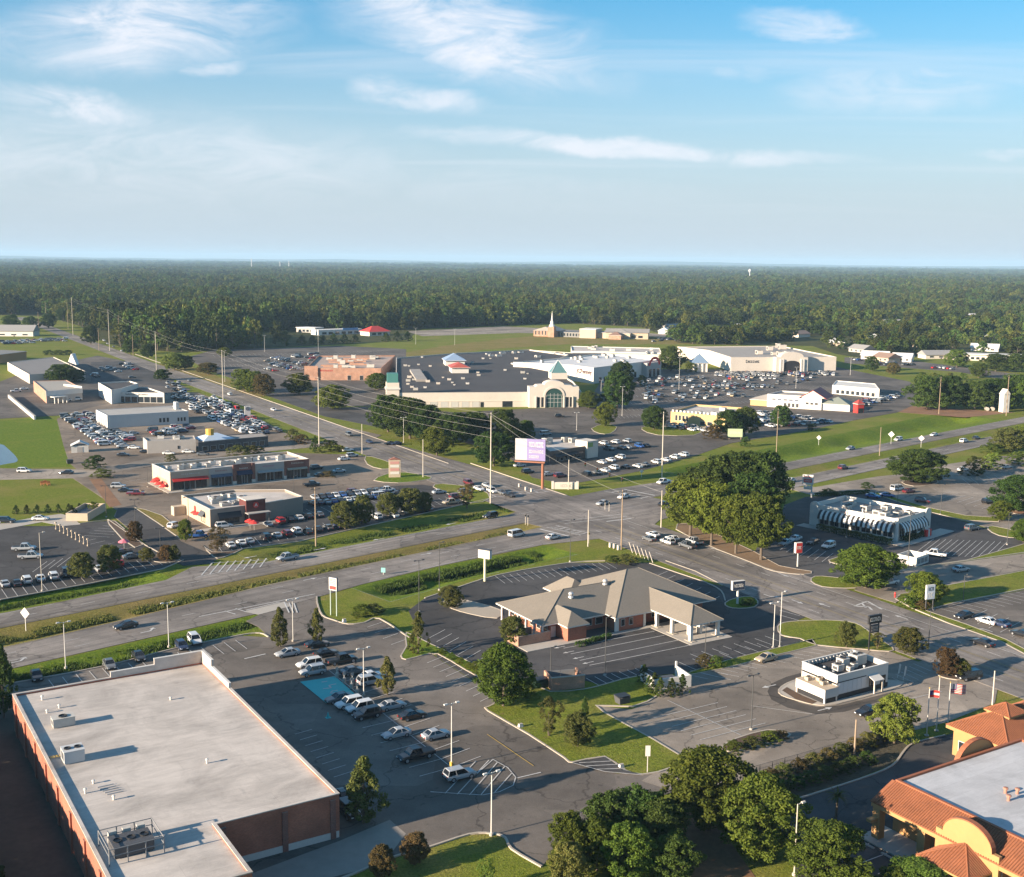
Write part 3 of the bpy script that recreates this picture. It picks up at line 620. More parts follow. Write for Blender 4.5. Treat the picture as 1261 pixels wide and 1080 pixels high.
# ------------------------------------------------------------------ building tools
def brickmat(name, c, mortar, sx=.24, sz=.08):
    m, nt, b = newmat(name); N, L = nt.nodes, nt.links
    g = N.new('ShaderNodeTexCoord'); sp = N.new('ShaderNodeSeparateXYZ'); L.new(g.outputs['Object'], sp.inputs[0])
    ad = N.new('ShaderNodeMath'); ad.operation = 'ADD'; L.new(sp.outputs[0], ad.inputs[0]); L.new(sp.outputs[1], ad.inputs[1])
    cb = N.new('ShaderNodeCombineXYZ'); L.new(ad.outputs[0], cb.inputs[0]); L.new(sp.outputs[2], cb.inputs[1])
    bt = N.new('ShaderNodeTexBrick'); bt.inputs['Scale'].default_value = 1.0; bt.inputs['Brick Width'].default_value = sx; bt.inputs['Row Height'].default_value = sz; bt.inputs['Mortar Size'].default_value = .008
    bt.inputs['Color1'].default_value = (*[q * 1.15 for q in c], 1); bt.inputs['Color2'].default_value = (*[q * .8 for q in c], 1); bt.inputs['Mortar'].default_value = (*mortar, 1)
    L.new(cb.outputs[0], bt.inputs[0])
    nz = N.new('ShaderNodeTexNoise'); nz.inputs['Scale'].default_value = .35; nz.inputs['Detail'].default_value = 5; L.new(g.outputs['Object'], nz.inputs[0])
    mr = N.new('ShaderNodeMapRange'); mr.inputs[1].default_value = .3; mr.inputs[2].default_value = .7; mr.inputs[3].default_value = .8; mr.inputs[4].default_value = 1.2; L.new(nz.outputs[0], mr.inputs[0])
    vm = N.new('ShaderNodeVectorMath'); vm.operation = 'SCALE'; L.new(bt.outputs[0], vm.inputs[0]); L.new(mr.outputs[0], vm.inputs['Scale']); L.new(vm.outputs[0], b.inputs['Base Color']); b.inputs['Roughness'].default_value = .9
    MATS[name] = m; return m
BRICK = brickmat('red_brick', (.36, .105, .058), (.27, .16, .115)); BRICKO = brickmat('orange_brick', (.40, .19, .115), (.36, .30, .24)); BRICKD = brickmat('dark_brick', (.21, .065, .045), (.25, .2, .17))
def membrane(name, c, seam=3.0, dirt=.35):
    m, nt, b = newmat(name); N, L = nt.nodes, nt.links; g = N.new('ShaderNodeTexCoord')
    bt = N.new('ShaderNodeTexBrick'); bt.inputs['Scale'].default_value = 1; bt.inputs['Brick Width'].default_value = 15; bt.inputs['Row Height'].default_value = seam; bt.inputs['Mortar Size'].default_value = .05; bt.inputs['Mortar Smooth'].default_value = .6
    bt.inputs['Color1'].default_value = (1, 1, 1, 1); bt.inputs['Color2'].default_value = (.95, .945, .94, 1); bt.inputs['Mortar'].default_value = (.86, .85, .84, 1); L.new(g.outputs['Object'], bt.inputs[0])
    def nz(s, d, r, st=None):
        src = g.outputs['Object']
        if st: mp = N.new('ShaderNodeMapping'); mp.inputs['Scale'].default_value = st; L.new(src, mp.inputs[0]); src = mp.outputs[0]
        t = N.new('ShaderNodeTexNoise'); t.inputs['Scale'].default_value = s; t.inputs['Detail'].default_value = d; t.inputs['Roughness'].default_value = r; t.inputs['Distortion'].default_value = .6; L.new(src, t.inputs[0]); return t.outputs[0]
    def mr(v, a, bb, c0, d0):
        t = N.new('ShaderNodeMapRange'); L.new(v, t.inputs[0])
        for i, q in enumerate((a, bb, c0, d0)): t.inputs[i + 1].default_value = q
        return t.outputs[0]
    def mul(a, bb): t = N.new('ShaderNodeMath'); t.operation = 'MULTIPLY'; L.new(a, t.inputs[0]); L.new(bb, t.inputs[1]); return t.outputs[0]
    f = mul(mr(nz(.12, 6, .65), .42, .72, 1.04, 1 - dirt), mr(nz(.7, 5, .7, (.35, 1.6, 1)), .4, .75, 1.03, 1 - dirt * .45)); f = mul(f, mr(nz(4, 3, .7), .3, .7, .95, 1.05))
    f = mul(f, mr(nz(.33, 3, .5), .66, .72, 1.0, .86))
    v1 = N.new('ShaderNodeVectorMath'); v1.operation = 'SCALE'; L.new(bt.outputs[0], v1.inputs[0]); L.new(f, v1.inputs['Scale']); v2 = N.new('ShaderNodeVectorMath'); v2.operation = 'MULTIPLY'; L.new(v1.outputs[0], v2.inputs[0]); v2.inputs[1].default_value = c
    L.new(v2.outputs[0], b.inputs['Base Color']); b.inputs['Roughness'].default_value = .8; MATS[name] = m; return m
ROOFW = membrane('white_membrane', (.54, .48, .425)); ROOFG = mat('gravel_roof', (.30, .27, .24), .9, n=.12, scale=1, n2=.14, scale2=.1)
ROOFD = mat('dark_membrane', (.046, .040, .040), .85, n=.15, scale=.6, n2=.2, scale2=.05); SHINGLE = mat('shingle', (.20, .172, .138), .9, n=.2, scale=3.0, n2=.08, scale2=.3, bump=.02, bscale=8)
WPAINT = mat('white_wall', (.62, .585, .53), .7, n=.05, scale=1, n2=.07, scale2=.2); CREAM = mat('cream_wall', (.60, .53, .45), .8, n=.06, scale=.8, n2=.08, scale2=.15)
TAN = mat('tan_wall', (.46, .37, .27), .85, n=.08, scale=.8); GREYW = mat('grey_wall', (.38, .35, .32), .8, n=.08, scale=.8); METALW = mat('metal_wall', (.50, .50, .49), .55, n=.06, scale=.7)
BLACK = mat('black_trim', (.02, .02, .022), .5); DKGREY = mat('dark_grey', (.07, .07, .075), .6, n=.1); METAL = mat('galvanised', (.45, .45, .45), .45, n=.1, scale=2, metal=.3)
UNITM = mat('unit_casing', (.48, .45, .40), .6, n=.15, scale=1.5); GLASS = glassmat('window_glass'); FRAME = mat('window_frame', (.5, .48, .45), .5)
OCHRE = mat('ochre_stucco', (.40, .218, .085), .85, n=.07, scale=1.5, n2=.08, scale2=.3); TILE = mat('clay_tile', (.25, .088, .038), .85, n=.28, scale=4, n2=.25, scale2=.5)
RED = mat('red_panel', (.50, .03, .025), .5, n=.08); REDC = mat('red_canvas', (.62, .04, .03), .7); TEALG = mat('teal_metal_roof', (.08, .22, .19), .5, n=.1); YEL = mat('yellow_wall', (.50, .34, .15), .8, n=.06)
MID = mat('mid_grey', (.2, .2, .2), .7, n=.1); BLUEGREY = mat('slate_panel', (.10, .115, .15), .6, n=.1)
def bld(name, label, A, B=None, deg=None, cat='building', group=None):
    a = P(*A) if not isinstance(A, Vector) else A
    if B is not None:
        b = P(*B); rz = math.atan2(b.y - a.y, b.x - a.x); W = (Vector((b.x, b.y, 0)) - Vector((a.x, a.y, 0))).length
    else: rz = R_(90 - deg); W = 0
    T = thing(name, label, cat, (a.x, a.y, 0), rz, group); T['_w'] = W; return T
def to_loc(T, p): v = Matrix.Rotation(-T.rotation_euler[2], 3, 'Z') @ (Vector((p.x, p.y, 0)) - Vector((T.location[0], T.location[1], 0))); return v
def shell(T, poly, H, wall, roof, par=.5, th=.3, z0=-.1, coping=None, name='wall'):
    """walls round a plan polygon with a parapet and a sunken flat roof"""
    poly = ccw([Vector((p[0], p[1], 0)) for p in poly]); inn = offset_poly(poly, th); w = MB(); n = len(poly)
    for i in range(n):
        j = (i + 1) % n; a, b, c, d = poly[i], poly[j], inn[j], inn[i]
        w.face([(a.x, a.y, z0), (b.x, b.y, z0), (b.x, b.y, H), (a.x, a.y, H)]); w.face([(d.x, d.y, H), (c.x, c.y, H), (c.x, c.y, H - par), (d.x, d.y, H - par)][::-1])
        w.face([(a.x, a.y, H), (b.x, b.y, H), (c.x, c.y, H), (d.x, d.y, H)])
    o = w.build(name, wall, T)
    r = MB(); r.poly([(p.x, p.y, H - par + .002) for p in offset_poly(poly, th * .6)]); r.build('roof', roof, T)
    if coping:
        k = MB(); ou = offset_poly(poly, -.06); ii = offset_poly(poly, th + .04)
        for i in range(n):
            j = (i + 1) % n; a, b, c, d = ou[i], ou[j], ii[j], ii[i]
            k.hexa([(a.x, a.y, H - .02), (b.x, b.y, H - .02), (c.x, c.y, H - .02), (d.x, d.y, H - .02)], [(a.x, a.y, H + .1), (b.x, b.y, H + .1), (c.x, c.y, H + .1), (d.x, d.y, H + .1)])
        k.build('coping', coping, T)
    return o
def on_face(mb, f, W, D, u0, u1, z0, z1, t0, t1):
    """a box lying on one face of a W x D block: f front (y=0), b back, l left (x=0), r right"""
    if f == 'f': mb.box(u0, u1, -t1, -t0, z0, z1)
    elif f == 'b': mb.box(u0, u1, D + t0, D + t1, z0, z1)
    elif f == 'l': mb.box(-t1, -t0, u0, u1, z0, z1)
    else: mb.box(W + t0, W + t1, u0, u1, z0, z1)
    return mb
def panel(T, name, f, W, D, u0, u1, z0, z1, m, t0=-.02, t1=.06, parent=None): return on_face(MB(), f, W, D, u0, u1, z0, z1, t0, t1).build(name, m, parent or T)
def window(T, f, W, D, u0, u1, z0, z1, fm=None, gm=None, mull=0, name='window', t=.09):
    fr = MB(); q = .09
    for a, b, c, d in ((u0, u1, z0, z0 + q), (u0, u1, z1 - q, z1), (u0, u0 + q, z0 + q, z1 - q), (u1 - q, u1, z0 + q, z1 - q)): on_face(fr, f, W, D, a, b, c, d, -.02, t)
    for k in range(mull):
        x = u0 + (u1 - u0) * (k + 1) / (mull + 1); on_face(fr, f, W, D, x - .04, x + .04, z0 + q, z1 - q, -.02, t - .02)
    o = fr.build(name, fm or FRAME, T); on_face(MB(), f, W, D, u0 + q, u1 - q, z0 + q, z1 - q, -.02, .03).build('pane', gm or GLASS, o); return o
def rtu(T, x, y, z, a=2.2, b=1.6, h=1.2, m=None, fans=1, name='rooftop_unit'):
    mb = MB(); mb.box(x - a / 2, x + a / 2, y - b / 2, y + b / 2, z + .15, z + h); mb.box(x - a / 2 + .1, x + a / 2 - .1, y - b / 2 + .1, y + b / 2 - .1, z, z + .15)
    mb.box(x - a / 2 - .05, x + a / 2 + .05, y - b / 2 - .05, y + b / 2 + .05, z + h, z + h + .06)
    o = mb.build(name, m or UNITM, T)
    for k in range(fans):
        fx = x - a / 2 + a * (k + .5) / fans; f = MB(); f.lathe([(min(a / fans, b) * .36, 0), (min(a / fans, b) * .36, .14), (min(a / fans, b) * .3, .14), (min(a / fans, b) * .3, .04)], 12, (fx, y, z + h + .06)); f.build('fan', BLACK, o)
    v = MB(); v.box(x - a / 2 - .012, x - a / 2 + .01, y - b * .35, y + b * .35, z + .35, z + h - .25); v.build('grille', DKGREY, o); return o
def vent(T, x, y, z, r=.16, h=.7, m=None): return MB().lathe([(r, 0), (r, h * .7), (r * 1.7, h * .7), (r * 1.5, h * .95), (r * .4, h)], 8, (x, y, z)).build('roof_vent', m or METAL, T)
def hip(T, x0, x1, y0, y1, ze, zr, m, ridge=None, over=0.0, fascia=None, name='roof', thick=.22, tiles=None):
    """a hip roof; ridge along the long side unless given as ((xa, ya), (xb, yb))"""
    x0, x1, y0, y1 = x0 - over, x1 + over, y0 - over, y1 + over; w, d = x1 - x0, y1 - y0
    if ridge is None:
        if w >= d: ridge = ((x0 + d / 2, (y0 + y1) / 2), (x1 - d / 2, (y0 + y1) / 2))
        else: ridge = (((x0 + x1) / 2, y0 + w / 2), ((x0 + x1) / 2, y1 - w / 2))
    (ax, ay), (bx, by) = ridge; A, B = (ax, ay, zr), (bx, by, zr); c = [(x0, y0, ze), (x1, y0, ze), (x1, y1, ze), (x0, y1, ze)]
    mb = MB()
    if abs(bx - ax) >= abs(by - ay): fs = [[c[0], c[1], B, A], [c[1], c[2], B], [c[2], c[3], A, B], [c[3], c[0], A]]
    else: fs = [[c[0], c[1], A], [c[1], c[2], B, A], [c[2], c[3], B], [c[3], c[0], A, B]]
    for f in fs: mb.face(f)
    b = MB()
    for i in range(4):
        p, q = c[i], c[(i + 1) % 4]; b.face([(p[0], p[1], ze - thick), (q[0], q[1], ze - thick), q, p])
    b.face([(p[0], p[1], ze - thick) for p in c][::-1])
    o = mb.build(name, m, T); b.build('fascia', fascia or WPAINT, o)
    if tiles is not None:                                  # rolled clay tiles: raised ribs running down each slope
        tb = MB(); tb.cm = 0
        for f in fs:
            e0, e1 = Vector(f[0]), Vector(f[1]); n = (e1 - e0).cross(Vector(f[2]) - e0).normalized(); L_ = (e1 - e0).length; ud = (e1 - e0) / L_; dn = n.cross(ud)
            apex = [Vector(p) for p in f[2:]]; k = int(L_ / tiles)
            for i in range(k):
                u = (i + .5) * tiles; base = e0 + ud * u
                # run up the slope until the hip or the ridge
                hmax = max((p - e0).dot(dn) for p in apex); ua = [(p - e0).dot(ud) for p in apex]; lo, hi = min(ua), max(ua)
                ln = hmax * (u / lo if u < lo and lo > 0 else ((L_ - u) / (L_ - hi) if u > hi and L_ > hi else 1))
                if ln < .25: continue
                s = tiles * .3; p0, p1 = base, base + dn * ln
                q = [p0 - ud * s, p0 - ud * s * .4 + n * s * .9, p0 + ud * s * .4 + n * s * .9, p0 + ud * s]; r2 = [v + (p1 - p0) for v in q]
                for a_ in range(3): tb.face([q[a_], q[a_ + 1], r2[a_ + 1], r2[a_]])
                tb.face(q[::-1])
        tb.build('tile_row', m, o, kind='stuff')
        rb = MB()
        for p, q in [(A, B)] + [(c[i], A if (i in (0, 3) if abs(bx - ax) >= abs(by - ay) else i in (0, 1)) else B) for i in range(4)]:
            if (Vector(p) - Vector(q)).length > .3: rb.tube(p, q, .13, .13, 6)
        rb.build('ridge_tile', m, o)
    return o
def text_mesh(s, size, m, ext=.03):
    cu = bpy.data.curves.new('lettering', 'FONT'); cu.body = s; cu.size = size; cu.extrude = ext; cu.offset = .03 * size; cu.resolution_u = 2; cu.align_x = 'CENTER'; cu.align_y = 'CENTER'
    ob = bpy.data.objects.new('lettering', cu); me = bpy.data.meshes.new_from_object(ob); bpy.data.objects.remove(ob); me.materials.clear(); me.materials.append(m); return me
def lettering(T, s, x, y, z, size, m, yaw=0.0):               # upright, reading along local +x turned by yaw
    o = link('lettering', text_mesh(s, size, m), T); o.location = (x, y, z); o.rotation_euler = (math.pi / 2, 0, yaw); return o
def scribble(T, f, W, D, u0, u1, z0, z1, m, n=7, t=.16, seed=1):  # letters too far away to read: separate small strokes
    r = random.Random(seed); mb = MB(); w = (u1 - u0) / n
    for k in range(n):
        a = u0 + w * (k + .14); b = u0 + w * (k + .8); th = (z1 - z0) * .2; kind = r.randrange(4); top = z1 if k == 0 else z1 - (z1 - z0) * .22
        on_face(mb, f, W, D, a, a + w * .2, z0, top, t - .05, t)
        if kind != 1: on_face(mb, f, W, D, a + w * .2, b, top - th, top, t - .05, t)
        if kind in (0, 2): on_face(mb, f, W, D, a + w * .2, b, z0, z0 + th, t - .05, t)
        if kind in (1, 3): on_face(mb, f, W, D, b - w * .18, b, z0, top - th, t - .05, t)
    return mb.build('lettering', m, T)

# ------------------------------------------------------------------ brick store with the white roof
S0 = P(15.3, 855, 5.8); T = bld('brick_store', 'long red brick store with a white flat roof and stepped parapet', Vector((S0.x, S0.y, 0)), deg=58.2)
pl = [(0, 0), (29.5, 0), (29.5, -56.3), (13.8, -56.3), (13.8, -69), (0, -69)]
shell(T, pl, 5.8, BRICK, ROOFW, .28, .35, coping=ROOFW)
for x0, x1, y0, y1, h in ((14.5, 21.4, -.36, 0.02, 6.7), (21.4, 29.52, -.37, .025, 7.7), (29.14, 29.53, -5.5, -.37, 7.7), (29.15, 29.525, -14.2, -5.5, 6.6)):
    MB().box(x0, x1, y0, y1, 5.915, h).build('parapet', ROOFW, T); MB().box(x0 - .03, x1 + .03, y0 - .03, y1 + .03, h, h + .09).build('coping', WPAINT, T)
for k in range(9): MB().box(-.22, 0.0, -3.5 - 8 * k, -2.7 - 8 * k, -.1, 5.2).build('pilaster', BRICK, T)
for x, y in ((14.6, -56.55), (22.3, -56.5), (28.6, -56.5)): MB().box(x - .35, x + .35, y, -56.3, -.1, 5.2).build('pilaster', BRICKD, T)
MB().box(13.85, 29.4, -56.38, -56.3, -.1, .9).build('base_course', mat('pale_base', (.55, .5, .46), .8, n=.1), T)
MB().box(13.8, 13.88, -69, -56.4, -.1, 1.0).build('base_course', MATS['pale_base'], T)
for a, b in ((-1.6, 9.2), (-18, 26), (-46, 29.5)): pass
for k in range(6): window(T, 'r', 29.5, 0, -52 + 8.2 * k, -47.5 + 8.2 * k, .6, 3.2, DKGREY, GLASS, 2)
rz_ = 5.522
def rp(px, py): v = to_loc(T, P(px, py, rz_)); return v.x, v.y
x, y = rp(78, 893); rtu(T, x, y, rz_, 3.0, 1.7, 1.3, UNITM, 1)
x, y = rp(90, 936); rtu(T, x, y, rz_, 2.6, 2.4, 1.7, METALW, 2)
x, y = rp(162, 1046); rtu(T, x, y, rz_, 4.4, 3.0, 1.4, DKGREY, 3); 
fr_ = MB()
for dx in (-3, -1, 1, 3):
    for dy in (-2.6, 2.6): fr_.tube((x + dx, y + dy, rz_), (x + dx, y + dy, rz_ + 1.9), .07, .07, 6)
for dy in (-2.6, 2.6): fr_.tube((x - 3, y + dy, rz_ + 1.9), (x + 3, y + dy, rz_ + 1.9), .06); fr_.tube((x - 3, y + dy, rz_ + 1.1), (x + 3, y + dy, rz_ + 1.1), .05)
for dx in (-3, 3): fr_.tube((x + dx, -2.6 + y, rz_ + 1.9), (x + dx, 2.6 + y, rz_ + 1.9), .06); fr_.tube((x + dx, -2.6 + y, rz_ + 1.1), (x + dx, 2.6 + y, rz_ + 1.1), .05)
fr_.build('equipment_rack', MID, T)
for dx in (-1.6, 0, 1.6): MB().box(x + dx - .45, x + dx + .45, y + 1.9, y + 2.5, rz_ + .3, rz_ + 1.7).build('condenser', UNITM, T)
for q in ((73, 872), (58, 878), (52, 862), (115, 965), (105, 977), (140, 985), (210, 862), (255, 940)): x, y = rp(*q); vent(T, x, y, rz_, .13, rnd.uniform(.5, .9), WPAINT)
la = MB(); x, y = rp(66, 935)
for dy in (0, .5): la.tube((x - 1.0, y + dy, rz_ + .25), (x + .9, y + dy, rz_ + .25), .05)
for k in range(6): la.tube((x - .9 + .35 * k, y, rz_ + .25), (x - .9 + .35 * k, y + .5, rz_ + .25), .035, n=5)
la.build('roof_ladder', YELLOW, T)
for k in range(5):
    x, y = rp(130 + 3 * k, 968 + 2.2 * k); MB().box(x - 1.0, x + 1.0, y - .06, y + .06, rz_, rz_ + .12).build('roof_sleeper', METAL, T)

# ------------------------------------------------------------------ bank
T = bld('bank', 'brick bank with hipped shingle roofs, white columns and a drive through canopy', (668.5, 781), deg=58.2)
w = MB(); w.prism([(0, -2.4), (13.4, -2.4), (13.4, -6), (20.4, -6), (20.4, -4.2), (37, -4.2), (37, 16.3), (13.4, 16.3), (13.4, 12.6), (0, 12.6)], -.1, 3.1); w.build('wall', BRICK, T)
hip(T, -2.6, 22, -3.7, 13.6, 3.15, 6.7, SHINGLE, ((8.0, 5.0), (22, 5.0)))
hip(T, 12.3, 38.2, -7, 17.5, 3.2, 8.6, SHINGLE, ((24.2, 5.3), (27.2, 5.3)))
hip(T, 21.4, 29.8, -18.7, -.4, 3.45, 6.0, SHINGLE, ((25.6, -14.4), (25.6, -.42)))
hip(T, 1.0, 6.3, -6.9, .6, 3.1, 5.3, SHINGLE, ((3.65, -4.3), (3.65, .58))); w = MB().box(1.5, 5.8, -6.4, -2.42, -.1, 2.95).build('wall', BRICK, T)
hip(T, 12.0, 19.5, 9.0, 18.4, 3.12, 6.0, SHINGLE, ((15.7, 12.0), (15.7, 14.8)))
for y in (-3.2, -.2, 2.8, 5.8, 8.8, 11.8): MB().lathe([(.26, 0), (.2, .25), (.19, 2.7), (.27, 2.9)], 10, (-2.2, y, 0)).build('column', WPAINT, T)
for x, y in ((22.2, -17.9), (29.0, -17.9), (22.2, -12.4), (29.0, -12.4), (22.2, -7.6), (29.0, -7.6)):
    MB().box(x - .32, x + .32, y - .32, y + .32, 0, 3.25).build('column', WPAINT, T); MB().box(x - .6, x + .6, y - 1.1, y + 1.1, .02, .22).build('kerb_block', KERB, T)
for x in (24.4, 26.8): MB().box(x - .35, x + .35, -15.6, -14.6, .2, 1.9).build('teller_machine', WPAINT, T)
for a, b in ((-.6, .8), (12.9, 13.9), (20.0, 20.6)): MB().box(a, b, -6.1 if a > 5 else -2.5, -5.9 if a > 5 else -2.3, 0, 3.1).build('column', WPAINT, T) if a > 5 else None
for u0, u1, yy in ((7.6, 10.0, -2.4), (10.8, 12.6, -2.4), (14.4, 15.4, -6.0), (16.4, 17.4, -6.0), (23.5, 25.5, -4.2)):
    o = MB(); o.box(u0, u1, yy - .08, yy, .9, 2.4); o = o.build('window', FRAME, T); MB().box(u0 + .1, u1 - .1, yy - .1, yy - .05, 1.0, 2.3).build('pane', GLASS, o)
for k in range(6):
    o = MB().box(-.08, 0, -1.6 + 2.4 * k, -.2 + 2.4 * k, .8, 2.5).build('window', WPAINT, T); MB().box(-.11, -.07, -1.5 + 2.4 * k, -.3 + 2.4 * k, .9, 2.4).build('pane', GLASS, o)
o = MB().box(-.9 + 1.1, 1.3, -2.5, -2.4, 0, 2.2).build('door', WPAINT, T); MB().box(1.1, 1.18, -2.56, -2.5, 1.0, 1.12).build('handle', METAL, o)
sw = MB()
for x0, x1, y0, y1 in ((-8.3, -1.0, -4.2, -3.9), (-8.3, -8.0, -3.9, 0), (-8.0, -2.8, -.3, 0), (-1.3, -1.0, -3.9, -2.4)): sw.box(x0, x1, y0, y1, -.1, 2.0)
sw.build('screen_wall', BRICKO, T)
MB().box(-8.4, 21.5, -7.6, -6.45, .0, .17).build('walkway', CONC, T); MB().box(-8.4, 1.4, -6.45, -4.25, .0, .16).build('walkway', CONC, T)
MB().box(20.6, 31, -20, -6.2, .0, .13).build('canopy_slab', CONC, T)
for px, py, z in ((703, 738, 5.3), (745, 722, 6.0)):
    v = to_loc(T, P(px, py, z)); o = vent(T, v.x, v.y, z - .5, .34, 1.3, METAL); MB().lathe([(.2, 0), (.48, .2), (.55, .45), (.4, .7), (.1, .8)], 10, (v.x, v.y, z + .75)).build('turbine', METAL, o)
rc = MB()
for p, q in (((-2.6, -3.7, 3.15), (8, 5, 6.7)), ((-2.6, 13.6, 3.15), (8, 5, 6.7)), ((12.3, -7, 3.2), (24.2, 5.3, 8.6)), ((24.2, 5.3, 8.6), (27.2, 5.3, 8.6)), ((38.2, -7, 3.2), (27.2, 5.3, 8.6)), ((21.4, -18.7, 3.45), (25.6, -14.4, 6)), ((29.8, -18.7, 3.45), (25.6, -14.4, 6)), ((25.6, -14.4, 6), (25.6, -.6, 6)), ((8, 5, 6.7), (20, 5, 6.7))): rc.tube(p, q, .09, .09, 5)
rc.build('ridge_cap', SHINGLE, T)

# ------------------------------------------------------------------ bin enclosures
T = bld('bin_enclosure', 'low brick bin enclosure at the edge of the lawn island', (679, 851), (720, 847), cat='enclosure'); W = T['_w']
w = MB(); w.box(0, W, 0, .3, -.1, 2.2); w.box(0, .3, .3, 4.2, -.1, 2.2); w.box(W - .3, W, .3, 4.2, -.1, 2.2); w.build('wall', BRICKO, T); MB().box(-.05, W + .05, -.05, .35, 2.2, 2.32).build('coping', KERB, T)
g_ = MB(); g_.box(.35, W / 2 - .05, 4.05, 4.15, .1, 2.0); g_.build('gate', MID, T); g_ = MB(); g_.box(W / 2 + .05, W - .35, 4.05, 4.15, .1, 2.0); g_.build('gate', MID, T)
T = bld('bin', 'dark green metal bin beside the brick bin enclosure', (662, 849), deg=58, cat='bin')
MB().hexa([(0, 0, .1), (2.2, 0, .1), (2.2, 1.5, .1), (0, 1.5, .1)], [(-.15, -.1, 1.2), (2.35, -.1, 1.2), (2.35, 1.6, 1.5), (-.15, 1.6, 1.5)]).build('body', mat('bin_green', (.02, .05, .03), .6), T); MB().box(-.1, 2.3, -.05, 1.6, 1.5, 1.56).build('lid', BLACK, T)
T = bld('bin_enclosure', 'white walled bin enclosure behind dark evergreens in the burger lot', (806, 852), (851, 846), cat='enclosure'); W = T['_w']
w = MB(); w.box(0, W, 0, .25, -.1, 2.1); w.box(0, .25, .25, 5.0, -.1, 2.1); w.box(W - .25, W, .25, 5.0, -.1, 2.1); w.build('wall', WPAINT, T)
for a in (0, W - .3): MB().box(a, a + .3, 5.0, 5.3, -.1, 2.9).build('gate_post', WPAINT, T)
MB().box(W * .3, W * .7, 1, 3, .05, 1.5).build('bin_body', DKGREY, T)
T = bld('bin_enclosure', 'white panelled bin enclosure between diner lot and side street', (1104, 693), (1128, 698), cat='enclosure'); W = T['_w']
D_ = 6.2
w = MB(); w.box(0, W, 0, .25, -.1, 2.2); w.box(0, .25, .25, D_, -.1, 2.2); w.box(W - .25, W, .25, D_, -.1, 2.2); w.box(.25, W - .25, D_ - .25, D_, -.1, 2.2); w.build('wall', WPAINT, T)
for k in range(3): panel(T, 'wall_panel', 'r', W, D_, .6 + 1.8 * k, 2.0 + 1.8 * k, .5, 1.7, MID)
for k in range(2): panel(T, 'wall_panel', 'f', W, D_, .5 + W / 2 * k, W / 2 - .3 + W / 2 * k, .5, 1.7, mat('pale_panel', (.55, .52, .48), .7))

# ------------------------------------------------------------------ burger hut
T = bld('burger_hut', 'small white burger drive in with black base band and rooftop machinery', (1021.5, 865), deg=58.2); W, D, H = 14.0, 8.0, 4.3
sh = shell(T, [(1.6, 0), (W, 0), (W, D), (1.6, D)], H, WPAINT, ROOFD, .8, .22, coping=WPAINT)
MB().box(-1.6, 1.58, -.4, 6.2, 1.0, 2.5).build('window_bay', WPAINT, T); MB().box(-1.5, 1.58, -.3, 6.1, -.1, 1.0).build('bay_base', BLACK, T); MB().box(-1.62, 1.59, -.42, 6.22, 2.5, 2.56).build('bay_roof', TAN, T)
for x, y in ((-1.4, -.2), (1.2, -.25), (-1.4, 6.0)): MB().box(x - .14, x + .14, y - .14, y + .14, 0, 2.5).build('post', CREAM, T)
for x, y in ((-.6, 4.4), (0, 1.6), (.8, 3.2)): rtu(T, x, y, 2.56, .9, .8, .6, TAN, 1)
MB().box(1.75, W + .03, -.06, 0, -.1, .95).build('base_band', BLACK, T); MB().box(1.54, 1.6, 0, 7.9, 2.7, 3.0).build('band', BLACK, T); MB().box(1.56, 8.6, -.05, 0, 3.0, 3.14).build('band', BLACK, T)
for k in range(6): panel(T, 'wall_panel', 'f', W, D, 2.0 + k * 1.1, 3.0 + k * 1.1, 1.05, 2.9, mat('panel_white', (.66, .64, .62), .5, n=.05), t0=0, t1=.04)
window(T, 'f', W, D, 9.4, 10.6, 1.0, 2.4, BLACK, GLASS, 0); window(T, 'f', W, D, 12.2, 13.4, 1.0, 2.4, BLACK, GLASS, 1)
cp = MB(); cp.extrude_x([(-1.5, 2.3), (-1.5, 2.42), (0, 3.1), (0, 2.95)], 9.0, 11.4); cp.build('awning', WPAINT, T)
for x in (9.2, 11.2): MB().box(x - .1, x + .1, -1.45, -1.25, 0, 2.35).build('post', CREAM, T)
for x, y, a, b, h, f in ((5.4, 3.4, 1.5, 1.4, 1.1, 1), (7.4, 4.2, 1.6, 1.6, 1.6, 1), (7.0, 2.2, 1.0, .9, .8, 1), (11.0, 4.2, 2.4, 2.0, 1.7, 2), (9.3, 5.6, 1.4, 1.2, 1.2, 1), (8.8, 3.0, 1.1, 1.0, .8, 1)): rtu(T, x, y, 3.5, a, b, h, UNITM, f)
for x, y in ((3.6, 4.8), (3.2, 2.4), (9.8, 1.6)): vent(T, x, y, 3.5, .14, .7)
rb = MB()
for k in range(14): rb.box(1.9 + .86 * k, 1.98 + .86 * k, 7.45, 7.78, 3.5, 4.25)
rb.build('parapet_brace', METAL, T)
island('burger_walk', [(958, 850), (968, 842), (985, 836), (1000, 834), (1100, 838), (1112, 843), (1094, 851), (1030, 868), (1005, 869), (980, 863), (962, 857)], CONC, 2, .3)
MB().poly([(-.1, -.1, 0)] * 0 or PP([(962, 851), (969, 846), (985, 856), (1004, 864), (1000, 867), (980, 861)], .176)) 
t_ = MB(); t_.poly(PP([(963, 850), (969, 846), (987, 856), (1006, 864), (1000, 867), (980, 861)], .176)); t_.build('mulch_bed', MULCH, kind='structure')

